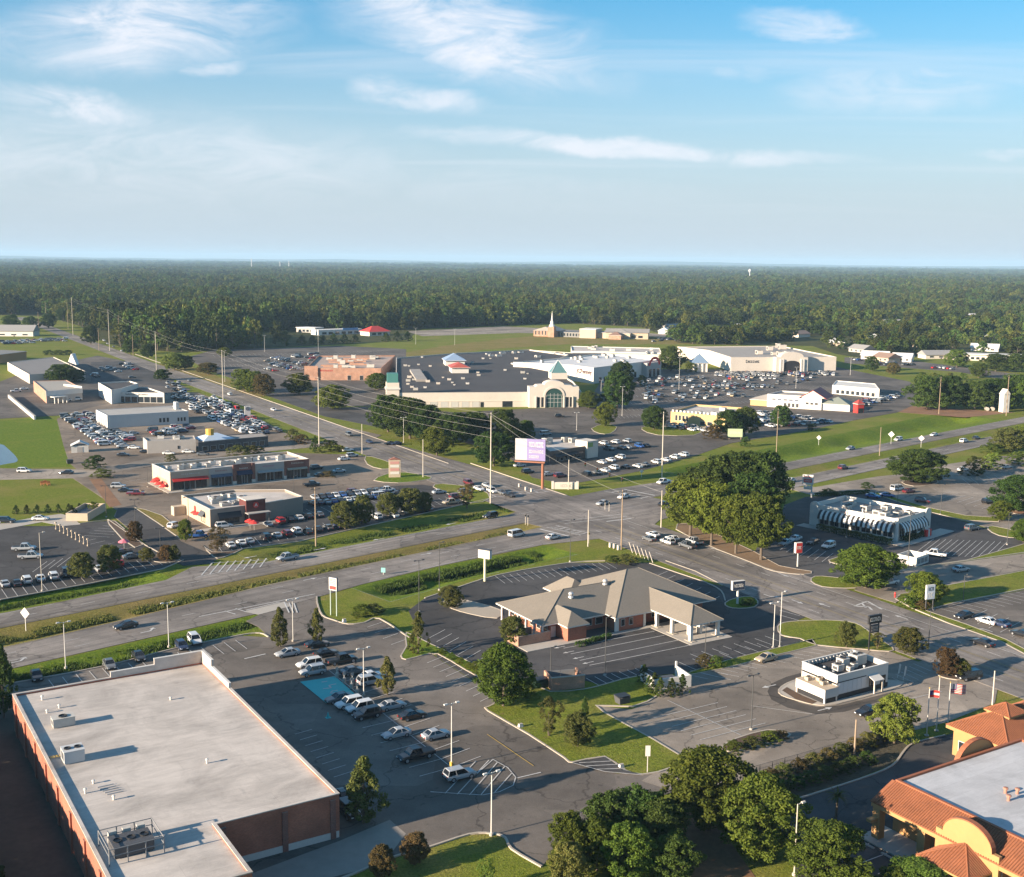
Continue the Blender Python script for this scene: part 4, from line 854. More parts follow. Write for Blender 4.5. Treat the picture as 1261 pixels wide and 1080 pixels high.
# ------------------------------------------------------------------ diner with striped awnings
T = bld('striped_diner', 'white diner with black and white striped awnings and rounded corner parapets', (1104, 667), deg=46.9); W, D, H = 17.0, 26.0, 6.0
shell(T, [(0, 0), (W, 0), (W, D), (0, D)], H, WPAINT, ROOFG, 1.1, .3, coping=WPAINT)
def pylon(x, y, along):
    pts = []
    for k in range(9):
        a = math.pi * k / 8; pts.append((1.5 * math.cos(a), 5.7 + 1.2 * math.sin(a)))
    prof = [(-1.5, -.1)] + pts[::-1] + [(1.5, -.1)]
    mb = MB(); (mb.extrude_y if along == 'x' else mb.extrude_x)([(p + (x if along == 'x' else y), q) for p, q in prof], *((y - .35, y + .1) if along == 'x' else (x - .35, x + .1))); return mb.build('corner_pylon', WPAINT, T)
pylon(-.02, D - 1.2, 'y'); pylon(W - 1.2, -.02, 'x')
MB().box(-.3, .3, -.3, .3, -.1, 6.3).build('corner_post', WPAINT, T)
def striped(face, a, b):
    n = int((b - a) / .72); mb = MB()
    for k in range(n):
        mb.cm = k % 2; u0, u1 = a + (b - a) * k / n, a + (b - a) * (k + 1) / n; pr = [(-1.6, 2.5), (-1.6, 2.6), (-1.4, 3.5), (-.7, 4.4), (.02, 4.8), (.02, 4.7), (-.64, 4.28), (-1.32, 3.45)]
        mb.extrude_x([(y, z) for y, z in pr], u0, u1) if face == 'f' else mb.extrude_y([(y, z) for y, z in pr], u0, u1)
    o = mb.build('awning', [BLACK, mat('awning_white', (.72, .70, .66), .7)], T); return o
striped('f', .5, W - 2.8); striped('l', .6, D - 2.9)
for k in range(7): window(T, 'l', W, D, 1.2 + 3.2 * k, 4.0 + 3.2 * k, .8, 3.0, WPAINT, GLASS, 1)
for k in range(4): window(T, 'f', W, D, 1.0 + 3.3 * k, 3.8 + 3.3 * k, .8, 3.0, WPAINT, GLASS, 1)
scribble(T, 'l', W, D, 8, 17, 5.0, 5.6, mat('pink_letters', (.55, .25, .2), .6), 12, .06, 3)
for x, y, a, b, h in ((4, 6, 2.4, 2, 1.5), (6, 9, 3, 2, 1.3), (9, 5, 2, 1.6, 1.0), (8, 14, 2.4, 2, 1.4), (5, 18, 2, 2, 1.2), (12, 10, 2.6, 2, 1.5), (11, 20, 2, 1.6, 1.0), (13, 4, 1.6, 1.6, .9)): rtu(T, x, y, 4.9, a, b, h, UNITM, 1)
for x, y in ((3, 12), (7, 21), (12, 15)): vent(T, x, y, 4.9, .16, 1.6, WPAINT)
MB().box(-4.2, -.4, -4, D + 2, .0, .16).build('walkway', CONC, T); MB().box(-.39, W + 6, -4.5, -.4, .0, .165).build('walkway', CONC, T)
T = bld('red_machine', 'red and white drink machine beside the striped diner', (1141, 662), deg=46.9, cat='machine')
for k in range(3): MB().box(k * .9, k * .9 + .8, 0, .8, .15, 2.0).build('cabinet', [REDC, WPAINT, REDC][k], T)
T = bld('notice_board', 'white notice board at the end wall of the striped diner', (1129, 663), deg=46.9, cat='board'); MB().box(0, 1.5, 0, .1, .6, 1.8).build('board', WPAINT, T); MB().box(.1, .2, .02, .08, .1, .6).build('leg', METAL, T); MB().box(1.3, 1.4, .02, .08, .1, .6).build('leg', METAL, T)

# ------------------------------------------------------------------ hotel with clay tile roofs
T = bld('hotel', 'ochre stucco hotel with orange clay tile roofs and a white flat roof', (1085, 1040), deg=58.2)
w = MB(); w.prism([(4.2, 1.8), (30, 1.8), (30, -30), (4.2, -30)], -.1, 6.6); w.build('wall', OCHRE, T)
rf_ = MB(); rf_.box(4.6, 29.6, -29.6, 1.4, 6.6, 6.66); rf_.build('roof', membrane('pale_membrane', (.52, .51, .51), 2.4, .25), T)
for x0, x1, y0, y1 in ((4.2, 4.6, -30, 1.8), (4.6, 30, 1.4, 1.8), (29.6, 30, -30, 1.4)): MB().box(x0, x1, y0, y1, 6.6, 6.95).build('parapet', mat('tile_edge', (.30, .10, .045), .8), T)
def tile_slope(x0, x1, y0, y1, z0, z1, ax):     # a lean-to roof rising along +x (ax 'x') or falling towards +y (ax 'y')
    sl = MB()
    if ax == 'x': sl.hexa([(x0, y0, z0 - .2), (x1, y0, z1 - .2), (x1, y1, z1 - .2), (x0, y1, z0 - .2)], [(x0, y0, z0), (x1, y0, z1), (x1, y1, z1), (x0, y1, z0)])
    else: sl.hexa([(x0, y0, z1 - .2), (x1, y0, z1 - .2), (x1, y1, z0 - .2), (x0, y1, z0 - .2)], [(x0, y0, z1), (x1, y0, z1), (x1, y1, z0), (x0, y1, z0)])
    o = sl.build('roof', TILE, T); tb = MB(); q = .34; L_ = (y1 - y0) if ax == 'x' else (x1 - x0)
    for k in range(int(L_ / q)):
        u = (k + .5) * q
        if ax == 'x': tb.tube((x0 - .05, y0 + u, z0), (x1, y0 + u, z1), .1, .1, 6)
        else: tb.tube((x0 + u, y0, z1), (x0 + u, y1 + .05, z0), .1, .1, 6)
    tb.build('tile_row', TILE, o, kind='stuff'); return o
tile_slope(.3, 4.2, -30, 2.3, 4.9, 6.75, 'x')
MB().box(.35, .6, -30, 2.2, 4.2, 4.75).build('beam', OCHRE, T)
for y in (1.4, -5.5, -18.5, -25): MB().box(.4, 1.5, y - .55, y + .55, -.1, 4.3).build('pillar', OCHRE, T)
MB().box(-.9, .42, 1.0, 1.8, 2.6, 3.0).build('bracket', OCHRE, T)
def arch_wall(x, y0, y1, z0, zs, zt, along='y', th=.55):
    pr = [(y0, z0), (y0, zs)]; c = (y0 + y1) / 2; r = (y1 - y0) / 2 - .9
    pr += [(c - r * math.cos(math.pi * k / 14), zs + (zt - zs) * math.sin(math.pi * k / 14)) for k in range(15)] + [(y1, zs), (y1, z0)]
    mb = MB(); (mb.extrude_x if along == 'y' else mb.extrude_y)(pr, x - th / 2, x + th / 2); o = mb.build('arched_gable', OCHRE, T)
    cpb = MB(); n = len(pr)
    for k in range(2, n - 3):
        (a, b), (a2, b2) = pr[k], pr[k + 1]
        if along == 'y': cpb.hexa([(x - th / 2 - .1, a, b - .04), (x + th / 2 + .1, a, b - .04), (x + th / 2 + .1, a2, b2 - .04), (x - th / 2 - .1, a2, b2 - .04)], [(x - th / 2 - .1, a, b + .12), (x + th / 2 + .1, a, b + .12), (x + th / 2 + .1, a2, b2 + .12), (x - th / 2 - .1, a2, b2 + .12)])
        else: cpb.hexa([(a, x - th / 2 - .1, b - .04), (a2, x - th / 2 - .1, b2 - .04), (a2, x + th / 2 + .1, b2 - .04), (a, x + th / 2 + .1, b - .04)], [(a, x - th / 2 - .1, b + .12), (a2, x - th / 2 - .1, b2 + .12), (a2, x + th / 2 + .1, b2 + .12), (a, x + th / 2 + .1, b + .12)])
    cpb.build('coping', MATS['tile_edge'], o); return o
arch_wall(.6, -16.2, -7.6, 3.0, 5.7, 8.2)
hip(T, -3.6, .3, -15.2, -8.4, 3.5, 5.4, TILE, ((.2, -11.9), (.2, -11.7)), .2, OCHRE, tiles=.34)
for x, y in ((-3.1, -14.6), (-3.1, -9.0)): MB().box(x - .4, x + .4, y - .4, y + .4, -.1, 3.3).build('pillar', OCHRE, T)
MB().box(-3.0, .2, -14.0, -13.7, .0, 2.8).build('porch_wall', CREAM, T)
arch_wall(2.6, 16.2, 26.0, 3.0, 5.2, 8.4, 'x'); tile_slope(16.6, 25.6, 1.8, 4.4, 4.9, 6.4, 'y')
for k in range(5): window(T, 'l', 0, 0, -28 + 4.6 * k, -25.4 + 4.6 * k, .6, 2.8, WPAINT, GLASS, 1)
for c in T.children:
    if c.name.startswith('window'): c.location.x = 4.2
for x, y, s in ((12, -9, .5), (13.5, -7.5, .45), (14.6, -8.4, .5)): vent(T, x, y, 6.66, .2, .8, mat('rusty', (.35, .17, .12), .8, n=.3))
MB().box(-.6, 4.1, -30, 3, .0, .15).build('walkway', CONC, T)
for k in range(4): MB().box(-6.0, -1.2, .8 - 2.8 * k, .92 - 2.8 * k, .06, .075).build('stall_line', WHITE, T)
MB().box(-1.0, -.6, -30, 3, .05, .2).build('kerb_stone', KERB, T)
for k in range(4): MB().box(-1.9, -1.6, -2.2 - 2.8 * k + 1.8, -.6 - 2.8 * k + 1.8, .06, .2).build('wheel_stop', CONC, T)
T = bld('hotel_wing', 'ochre wing with hipped clay tile roof and small cupola beside the flagpoles', (1165, 925), deg=58.2)
v = to_loc(T, P(1165, 892, 4.6)); x0, y1 = v.x, v.y; v2 = to_loc(T, P(1243, 920, 4.6)); y0 = v2.y
MB().box(x0 + .8, x0 + 20, y0 + .2, y1 - .8, -.1, 4.2).build('wall', OCHRE, T)
hip(T, x0, x0 + 22, y0 - .6, y1, 4.6, 7.6, TILE, None, .0, OCHRE, tiles=.34, thick=.5)
v = to_loc(T, P(1219, 873, 7.2)); MB().box(v.x - .3, v.x + 3.4, v.y - 3.4, v.y + .3, 5.6, 7.2).build('cupola', OCHRE, T); hip(T, v.x - .5, v.x + 3.6, v.y - 3.6, v.y + .5, 7.2, 8.4, TILE, ((v.x + 1.5, v.y - 1.55), (v.x + 1.6, v.y - 1.55)), .1, OCHRE, tiles=.34)
for k in range(3): window(T, 'l', 0, 0, y0 + 1.0 + 2.8 * k, y0 + 2.6 + 2.8 * k, 1.0, 2.6, WPAINT, GLASS, 0).location.x = x0 + .8

# ------------------------------------------------------------------ shopping strip
T = bld('shopping_strip', 'row of shops with white flat roof, brick piers and coloured awnings', (210, 605), deg=55.2); W, D, H = 47.0, 17.5, 6.0
shell(T, [(0, 0), (W, 0), (W, D), (0, D)], H, TAN, ROOFW, .7, .3, coping=WPAINT)
for u0, u1, m_, top in ((.02, 12.3, TAN, 6.0), (12.5, 20.5, GREYW, 6.05), (20.6, 27.8, BRICKD, 6.5), (28.0, 38.0, GREYW, 6.05), (38.1, 46.98, BRICKD, 6.1)):
    panel(T, 'shop_front', 'f', W, D, u0, u1, -.1, top, m_, -.02, .12)
    n = 3; sp = (u1 - u0 - 1.2) / n
    for k in range(n): window(T, 'f', W, D, u0 + .6 + sp * k + .1, u0 + .6 + sp * (k + 1) - .1, .35 if k != 1 else .05, 3.1, FRAME if k == 1 else DKGREY, GLASS, 1, 'door' if k == 1 else 'window', .22).location.y = -.1
for u in (20.8, 27.2): MB().box(u - .5, u + .5, -.5, -.12, 1.2, 6.5).build('brick_pier', BRICKD, T); MB().box(u - .6, u + .6, -.6, -.12, 0, 1.2).build('pier_base', CREAM, T)
for u in (38.2, 46.6): MB().box(u - .5, u + .5, -.5, -.12, 0, 1.2).build('pier_base', CREAM, T)
def awn(T, u0, u1, z, m_, d=1.3, h=.8, y=-.12, name='awning'): return MB().extrude_x([(y, z + h), (y - d, z), (y - d, z - .12), (y, z + h - .14)], u0, u1).build(name, m_, T)
awn(T, .6, 12.0, 3.1, RED); awn(T, 13, 20, 3.15, BLUEGREY, .9); awn(T, 21.6, 26.8, 3.2, mat('navy_awning', (.025, .028, .06), .7), 1.1, 1.2); awn(T, 28.6, 37.4, 3.2, GREYW, 1.2, .5); awn(T, 39, 46, 3.2, TAN, 1.0, .4)
scribble(T, 'f', W, D, 3.5, 9.5, 4.75, 5.25, WPAINT, 10, .18, 1); scribble(T, 'f', W, D, 14.5, 18.5, 4.8, 5.3, mat('rust_letters', (.3, .1, .08), .6), 8, .18, 2); scribble(T, 'f', W, D, 22.5, 25.5, 4.9, 5.35, WPAINT, 6, .18, 3)
scribble(T, 'f', W, D, 30.5, 34.5, 4.8, 5.3, mat('mauve_letters', (.4, .15, .22), .6), 7, .18, 4); scribble(T, 'f', W, D, 40.5, 45, 4.9, 5.4, CREAM, 9, .18, 5)
mu = MB(); rr = random.Random(5)                                                                           # red script lettering on the end wall
for k in range(9):
    u = 3.0 + 1.15 * k; on_face(mu, 'l', W, D, u, u + .25, .9 + .12 * (k % 2), 2.9 + .3 * rr.random(), .03, .05); on_face(mu, 'l', W, D, u + .25, u + .85, 1.0 + rr.random(), 1.35 + rr.random(), .03, .05)
mu.build('lettering', REDC, T)
for k in range(4): on_face(MB(), 'l', W, D, 2.4 + 3 * k, 4.8 + 3 * k, .9, 1.0, .02, .9).build('table_canopy', REDC, T)
for k in range(17): rtu(T, 3 + 2.4 * k + rnd.uniform(-.5, .5), rnd.uniform(6, 12), 5.3, rnd.uniform(1.4, 2.6), rnd.uniform(1.2, 1.8), rnd.uniform(.8, 1.4), UNITM if k % 3 else WPAINT, 1)
MB().box(-1.8, W + 1.5, -3.2, -.6, .0, .16).build('walkway', CONC, T); MB().box(-1.8, -.05, -.6, D, .0, .16).build('walkway', CONC, T)

# ------------------------------------------------------------------ grill restaurant
T = bld('grill_restaurant', 'tan stone grill restaurant with dark awnings and dark red entrance tower', (259.5, 649.5), deg=55); W, D, H = 15.5, 22.5, 4.9
shell(T, [(0, 0), (W, 0), (W + 13, 3.0), (W + 13, 15), (W, D), (0, D)], H, mat('taupe_wall', (.27, .225, .185), .85, n=.1), ROOFW, .6, .3, coping=CREAM); panel(T, 'stone_front', 'l', W, D, 0, D, -.1, 4.85, mat('tan_stone', (.42, .33, .24), .85, n=.16, scale=2), -.01, .08)
MB().box(9.8, 15.4, -1.0, 4, -.1, 6.4).build('entrance_tower', mat('dark_red', (.10, .025, .022), .6, n=.1), T); MB().box(9.6, 15.6, -1.2, 4.2, 6.4, 6.6).build('coping', CREAM, T)
MB().tube((12.6, -1.15, 5.0), (12.6, -.98, 5.0), .85, .85, 16).build('emblem', RED, T); lettering(T, 'A', 12.6, -1.2, 5.0, 1.2, WPAINT)
MB().box(9.4, 16.0, -3.4, -1.0, 3.0, 3.2).build('entrance_canopy', GREYW, T)
for x in (9.8, 15.6): MB().box(x - .12, x + .12, -3.2, -2.95, 0, 3.0).build('post', DKGREY, T)
awn(T, 2.0, 8.6, 2.3, BLACK, 1.1, 1.4, -.02); o = MB().extrude_y([(-.09, 3.6), (-1.1, 2.3), (-1.1, 2.2), (-.09, 3.45)], 3.6, 7.0).build('awning', DKGREY, T)
window(T, 'f', W, D, 2.4, 8.2, .5, 2.7, DKGREY, GLASS, 3); window(T, 'l', W, D, 3.9, 6.7, .5, 2.5, DKGREY, GLASS, 1, t=.2)
MB().tube((-.2, 11.5, 3.2), (-.07, 11.5, 3.2), .8, .8, 14).build('emblem', REDC, T)
MB().box(-3.6, -.2, 18.8, 21.2, -.1, 2.6).build('bin_yard_wall', TAN, T)
for k in range(10): rtu(T, rnd.uniform(2, 14), rnd.uniform(5, 19), 4.3, rnd.uniform(1.2, 3), rnd.uniform(1.2, 2), rnd.uniform(.7, 1.5), UNITM, 1)
for k in range(4): vent(T, rnd.uniform(3, 13), rnd.uniform(5, 18), 4.3, .3, 1.2, METAL)
MB().box(-3.5, 26, -4.2, -1.2, .0, .16).build('walkway', CONC, T)
# ------------------------------------------------------------------ buildings known by their roof outline: pixels at the roof's height
FOOT = {}
def in_poly(x, y, pw):
    c = False
    for i in range(len(pw)):
        A, B = pw[i], pw[i - 1]
        if (A.y > y) != (B.y > y) and x < (B.x - A.x) * (y - A.y) / (B.y - A.y) + A.x: c = not c
    return c
def outlined(name, label, roof_px, H, wall, roof, par=.5, coping=None, group=None, cat='building'):
    w = [P(a, b, H) for a, b in roof_px]; a = w[0]; b = w[1]; rz = math.atan2(b.y - a.y, b.x - a.x)
    T = thing(name, label, cat, (a.x, a.y, 0), rz, group); pl = [to_loc(T, p) for p in w]; shell(T, pl, H, wall, roof, par, .35, coping=coping); T['_w'] = (b - a).length; FOOT[T.name] = offset_poly(ccw([Vector((q.x, q.y, 0)) for q in pl]), 2.2); return T, pl
def units(T, n, x0, x1, y0, y1, z, m=None, s=1.0, seed=0):
    r = random.Random(seed)
    pw = FOOT[T.name]; xs, ys = [q.x for q in pw], [q.y for q in pw]; k = 0
    for _ in range(n * 40):
        if k >= n: break
        x, y = r.uniform(min(xs), max(xs)), r.uniform(min(ys), max(ys))
        if not in_poly(x, y, pw): continue
        k += 1; rtu(T, x, y, z, r.uniform(1.6, 3.4) * s, r.uniform(1.4, 2.6) * s, r.uniform(.9, 1.8) * s, m or UNITM, 1)
def row_windows(T, W, n, u0, u1, z0, z1, f='f', D=0, frac=.7, gm=None, mull=0, name='window'):
    s = (u1 - u0) / n
    for k in range(n): window(T, f, W, D, u0 + s * k + s * (1 - frac) / 2, u0 + s * (k + 1) - s * (1 - frac) / 2, z0, z1, FRAME, gm, mull, name)
# the mall
T, pl = outlined('mall', 'long cream mall with dark flat roof, arched glass entrance and corner tower', [(487, 484), (716, 482.5), (706, 470), (685, 457.5), (630, 447), (690, 441), (700, 437), (652, 430.5), (560, 435), (488, 440.5)], 7.4, CREAM, ROOFD, .7, CREAM)
W = T['_w']; MB().box(0, 64, -.15, 0, 3.0, 3.4).build('moulding', mat('pale_moulding', (.66, .58, .48), .8), T)
for k in range(5): window(T, 'f', W, 0, 17 + 5.2 * k, 20.6 + 5.2 * k, .1, 3.0, CREAM, mat('loading_door', (.5, .48, .44), .6), 0, 'loading_door')
window(T, 'f', W, 0, 42, 43.6, .1, 2.6, BLACK, GLASS); window(T, 'f', W, 0, 53, 58, .1, 3.2, BLACK, GLASS, 2)
ent = MB(); pr = [(66, -.1), (66, 10.4), (69, 10.4), (70, 11.2)] + [(78.5 - 5.0 * math.cos(math.pi * k / 10), 11.4 + 2.0 * math.sin(math.pi * k / 10)) for k in range(11)] + [(87, 11.2), (88, 10.4), (91, 10.4), (91, -.1)]
ent.extrude_y(pr, -3.5, 3.0); e_ = ent.build('entrance_gable', CREAM, T)
ga = MB(); ga.extrude_y([(74.2, .1), (74.2, 6.0)] + [(78.5 - 4.3 * math.cos(math.pi * k / 12), 6.0 + 3.6 * math.sin(math.pi * k / 12)) for k in range(13)] + [(82.8, 6.0), (82.8, .1)], -3.56, -3.5); ga.build('arched_window', mat('green_glass', (.03, .07, .065), .1, spec=.6), e_)
am = MB()
for k in range(5): am.box(74.6 + 1.9 * k, 74.75 + 1.9 * k, -3.62, -3.56, .1, 7.2 if 0 < k < 4 else 6.0)
for z in (2.6, 4.4, 6.2): am.box(74.2, 82.8, -3.63, -3.57, z, z + .14)
am.build('mullion', FRAME, e_)
tr = MB(); tr.extrude_y([(73.2, 6.0)] + [(78.5 - 5.3 * math.cos(math.pi * k / 14), 6.0 + 4.7 * math.sin(math.pi * k / 14)) for k in range(15)] + [(83.8, 6.0), (82.9, 6.0)] + [(78.5 + 4.4 * math.cos(math.pi * k / 14), 6.0 + 3.7 * math.sin(math.pi * k / 14)) for k in range(15)] + [(74.1, 6.0)], -3.8, -3.5); tr.build('arch_trim', CREAM, e_)
for u in (70, 72, 84.6, 86.4): MB().box(u, u + 1.2, -3.58, -3.5, .3, 5.2).build('side_window', GLASS, e_)
for u in (73.4, 83.2, 87.6, 69): MB().box(u, u + .5, -4.2, -3.6, 0, 5.6).build('column', CREAM, e_)
sk = MB(); c0 = to_loc(T, P(687, 466, 7)); a_ = 4.6; sk.box(c0.x - a_, c0.x + a_, c0.y - a_, c0.y + a_, 7, 10.5); sk.build('skylight_base', CREAM, T)
py = MB(); b_ = [(c0.x - a_, c0.y - a_, 10.5), (c0.x + a_, c0.y - a_, 10.5), (c0.x + a_, c0.y + a_, 10.5), (c0.x - a_, c0.y + a_, 10.5)]
for i in range(4): py.face([b_[i], b_[(i + 1) % 4], (c0.x, c0.y, 17.5)])
py.build('pyramid_skylight', mat('skylight_glass', (.10, .20, .20), .25, n=.2, scale=.5), T)
for k in range(4): MB().tube(b_[k], (c0.x, c0.y, 17.5), .18, .18, 5).build('skylight_rib', METALW, T)
MB().box(-4.5, 1.8, -.6, 6.0, -.1, 12.5).build('tower', CREAM, T); MB().box(-5.0, 2.3, -1.1, 6.5, 9.2, 10.0).build('tower_moulding', WPAINT, T); MB().box(-4.0, 1.3, -.1, 5.5, 12.5, 17.0).build('tower_cap', mat('teal_panel', (.06, .20, .18), .5, n=.1), T)
rr = random.Random(12)
for k in range(34):
    px, py_ = rr.uniform(498, 650), rr.uniform(440, 481); v = to_loc(T, P(px, py_, 6.7)); s = rr.uniform(.35, .85)
    if in_poly(v.x, v.y, FOOT[T.name]): rtu(T, v.x, v.y, 6.72, 2.8 * s, 2.2 * s, 1.5 * s, (UNITM, WPAINT, CREAM)[k % 3], 1)
v = to_loc(T, P(565, 458, 6.7)); MB().box(v.x - 5, v.x + 5, v.y - 8, v.y + 8, 6.72, 10).build('skylight_base', WPAINT, T); hip(T, v.x - 6, v.x + 6, v.y - 9, v.y + 9, 10, 12.5, mat('red_metal', (.4, .08, .05), .5), None)
v = to_loc(T, P(559, 449, 6.7)); MB().box(v.x - 6, v.x + 6, v.y - 8, v.y + 8, 6.72, 10).build('skylight_base', WPAINT, T); hip(T, v.x - 7, v.x + 7, v.y - 9, v.y + 9, 10, 14, mat('blue_metal', (.22, .30, .42), .5), None)
MB().box(14, 20, 60, 120, 6.72, 8.0).build('roof_ridge', ROOFG, T)
# department store with the dark red name
T, pl = outlined('department_store', 'white department store with dark red lettering on its corner wall', [(703, 449.5), (731, 453), (812, 443), (760, 437), (740, 435.5), (690, 441.5), (632, 446)], 9.6, WPAINT, mat('bright_roof', (.60, .585, .57), .7, n=.05, n2=.1, scale2=.08), .6, WPAINT)
W = T['_w']; lettering(T, 'JCPenney', W * .60, -.1, 6.6, 3.7, mat('maroon_letters', (.045, .008, .010), .7))
q0, q1 = pl[1], pl[2]; L_ = (q1 - q0).length; dr = (q1 - q0).normalized()
for k in range(9):
    c = q0 + dr * (L_ * (.08 + .065 * k)); nn = Vector((dr.y, -dr.x, 0)); mb = MB(); a, b = c + nn * .08, c + dr * 2.6 + nn * .08; mb.face([(a.x, a.y, .3), (b.x, b.y, .3), (b.x, b.y, 3.4), (a.x, a.y, 3.4)]); mb.build('window', GLASS, T)
c = q0 + dr * (L_ * .83); nn = Vector((dr.y, -dr.x, 0))
mb = MB(); r2 = [c + dr * x + nn * y for x, y in ((-9, 0), (9, 0), (9, 4), (-9, 4))]; mb.prism(r2, -.1, 9.0); o = mb.build('entrance_block', GREYW, T)
for s in (-5, 0, 5):
    d0 = c + dr * (s - 1.6) + nn * 4.05; d1 = c + dr * (s + 1.6) + nn * 4.05; m2 = MB(); m2.face([(d0.x, d0.y, .1), (d1.x, d1.y, .1), (d1.x, d1.y, 4.8), (d0.x, d0.y, 4.8)]); m2.build('door', GLASS, o)
ar = MB(); i0 = len(ar.v)
for k in range(13):
    a = math.pi * k / 12
    for rad in (7.6, 5.2):
        p = c + dr * (rad * math.cos(a)) + nn * 4.15; ar.v.append((p.x, p.y, 7.2 + rad * .72 * math.sin(a)))
for k in range(12): q = 2 * k; ar.f.append((q, q + 1, q + 3, q + 2)); ar.m.append(0)
ar.build('red_arch', REDC, o)
units(T, 14, 10, 60, 20, 80, 9.05, None, 1.0, 4)
# low mall wings behind
T, pl = outlined('mall_wing', 'low white mall wing along the back field with rooftop machinery', [(704, 432), (815, 434.5), (812, 428.5), (703, 426)], 7, WPAINT, ROOFW, .5); units(T, 8, 8, 60, 4, 25, 6.55, None, 1.2, 8)
T, pl = outlined('mall_wing', 'dark roofed mall wing between the white department store and the back field', [(628, 442.5), (690, 440.5), (745, 435), (830, 437), (822, 434.3), (705, 434.2), (650, 430.8), (560, 434.6)], 6.4, CREAM, ROOFD, .4); units(T, 12, 20, 90, 10, 40, 6.05, WPAINT, 1.3, 9)
T, pl = outlined('department_store', 'far cream department store with an arched stone entrance', [(900, 440), (1030, 439.5), (962, 426), (834, 427), (873, 431.5)], 9.4, CREAM, ROOFG, .6, CREAM); W = T['_w']
ent = MB(); a, b = W * .40, W * .70; m_ = (a + b) / 2; pr = [(a, -.1), (a, 9.6), (a + 3, 9.8)] + [(m_ - (b - a) * .36 * math.cos(math.pi * k / 10), 10 + 3.2 * math.sin(math.pi * k / 10)) for k in range(11)] + [(b - 3, 9.8), (b, 9.6), (b, -.1)]
ent.extrude_y(pr, -5, 1); e_ = ent.build('entrance_gable', CREAM, T); hw = (b - a) * .25
g2 = MB(); g2.extrude_y([(m_ - hw, .1), (m_ - hw, 5)] + [(m_ - hw * math.cos(math.pi * k / 10), 5 + 2.4 * math.sin(math.pi * k / 10)) for k in range(11)] + [(m_ + hw, 5), (m_ + hw, .1)], -5.08, -5); g2.build('arched_opening', BLACK, e_)
for s in (-1.25, -1.0, 1.0, 1.25): MB().box(m_ + hw * s * 1.15 - .5, m_ + hw * s * 1.15 + .5, -5.8, -5, 0, 8.4).build('column', WPAINT, e_)
units(T, 8, 10, 70, 20, 80, 8.85, CREAM, 1.8, 2); scribble(T, 'f', W, 0, W * .14, W * .27, 5.6, 7.6, BLACK, 8, .1, 6)
T = bld('clock_kiosk', 'small white gatehouse with slate pyramid roof beside the far department store', (862, 458), deg=90); MB().box(-5, 5, 0, 9, -.1, 6).build('wall', WPAINT, T); hip(T, -6, 6, -1, 10, 6, 12, mat('slate_blue', (.16, .23, .32), .6), ((-.05, 4.5), (.05, 4.5)))
for x in (-4.4, -1.5, 1.5, 4.4): MB().box(x - .4, x + .4, -1, -.2, 0, 6).build('column', WPAINT, T)
# brick store by the ring road
T, pl = outlined('brick_outlet', 'pink orange brick store with cluttered rooftop beside the ring road', [(377, 453), (469, 453.5), (487, 437.5), (392, 438)], 7.4, BRICKO, mat('pinkish_roof', (.36, .27, .22), .9, n=.15, scale=.5, n2=.2, scale2=.06), .8); W = T['_w']
MB().box(-1, 7, -.8, 0, -.1, 8.6).build('corner_tower', BRICKO, T); scribble(T, 'f', W, 0, 8, 16, 5.4, 6.4, RED, 8, .1, 9); row_windows(T, W, 3, 22, 44, .1, 3.0, frac=.3, gm=BLACK, name='door')
for k in range(9):
    x_ = rnd.uniform(6, 24)
    if in_poly(x_, 12 + 8 * k, FOOT[T.name]) and in_poly(x_ + 16, 13 + 8 * k, FOOT[T.name]): MB().box(x_, x_ + 16, 12 + 8 * k, 13 + 8 * k, 6.62, 7.5).build('roof_curb', BRICKO, T)
units(T, 14, 5, 52, 15, 90, 6.65, None, 1.4, 21)
# restaurants before the mall
T, pl = outlined('brown_restaurant', 'brown restaurant with green and cream corner tower behind the billboard', [(677, 556), (723, 549), (727, 543), (700, 538), (655, 541)], 4.6, mat('brown_wall', (.14, .10, .08), .8, n=.1), ROOFW, .5); W = T['_w']; row_windows(T, W, 6, 3, W - 3, .6, 2.4)
MB().box(W - 1, W + 5, -1, 5, -.1, 6.4).build('tower', CREAM, T); MB().box(W - .6, W + 2, -1.1, -1, 4.2, 5.8).build('tower_sign', mat('lime_panel', (.25, .34, .10), .6), T); units(T, 6, 4, 16, 4, 12, 4.1, None, 1.1, 3)
awn(T, 2, W - 3, 2.5, BLACK, 1.4, .8, -.02)
T, pl = outlined('yellow_restaurant', 'yellow stucco restaurant with battlement edge and tall windows', [(826, 507), (893, 513), (918, 502.5), (856, 498)], 5.6, YEL, ROOFW, .7, YEL); W = T['_w']; row_windows(T, W, 4, 2, 9, 1.8, 4.4); row_windows(T, W, 3, 14, W - 2, .8, 2.6)
for k in range(12): MB().box(.3 + 1.9 * k, 1.2 + 1.9 * k, .6, 1.1, 5.6, 6.5).build('battlement', WPAINT, T)
units(T, 5, 3, 16, 4, 10, 4.9, None, .9, 5)
T, pl = outlined('white_restaurant', 'bright white restaurant with red peaked gable and grey roofed side wing', [(945, 485), (1012, 489), (1018, 484), (962, 481)], 6.6, WPAINT, ROOFG, .7); W = T['_w']
gb = MB(); gb.extrude_y([(W * .62, 6.0), (W * .84, 9.6), (W * 1.06, 6.0)], -.6, 16); gb.build('gable', WPAINT, T)
for s in (-1, 1): mb = MB(); mb.hexa([(W * .84, -1.0, 9.6), (W * .84, 17, 9.6), (W * (.84 + .25 * s), 17, 5.6), (W * (.84 + .25 * s), -1.0, 5.6)][::s], [(W * .84, -1.0, 9.85), (W * .84, 17, 9.85), (W * (.84 + .25 * s), 17, 5.85), (W * (.84 + .25 * s), -1.0, 5.85)][::s]); mb.build('gable_roof', mat('roof_red', (.35, .05, .04), .6), T)
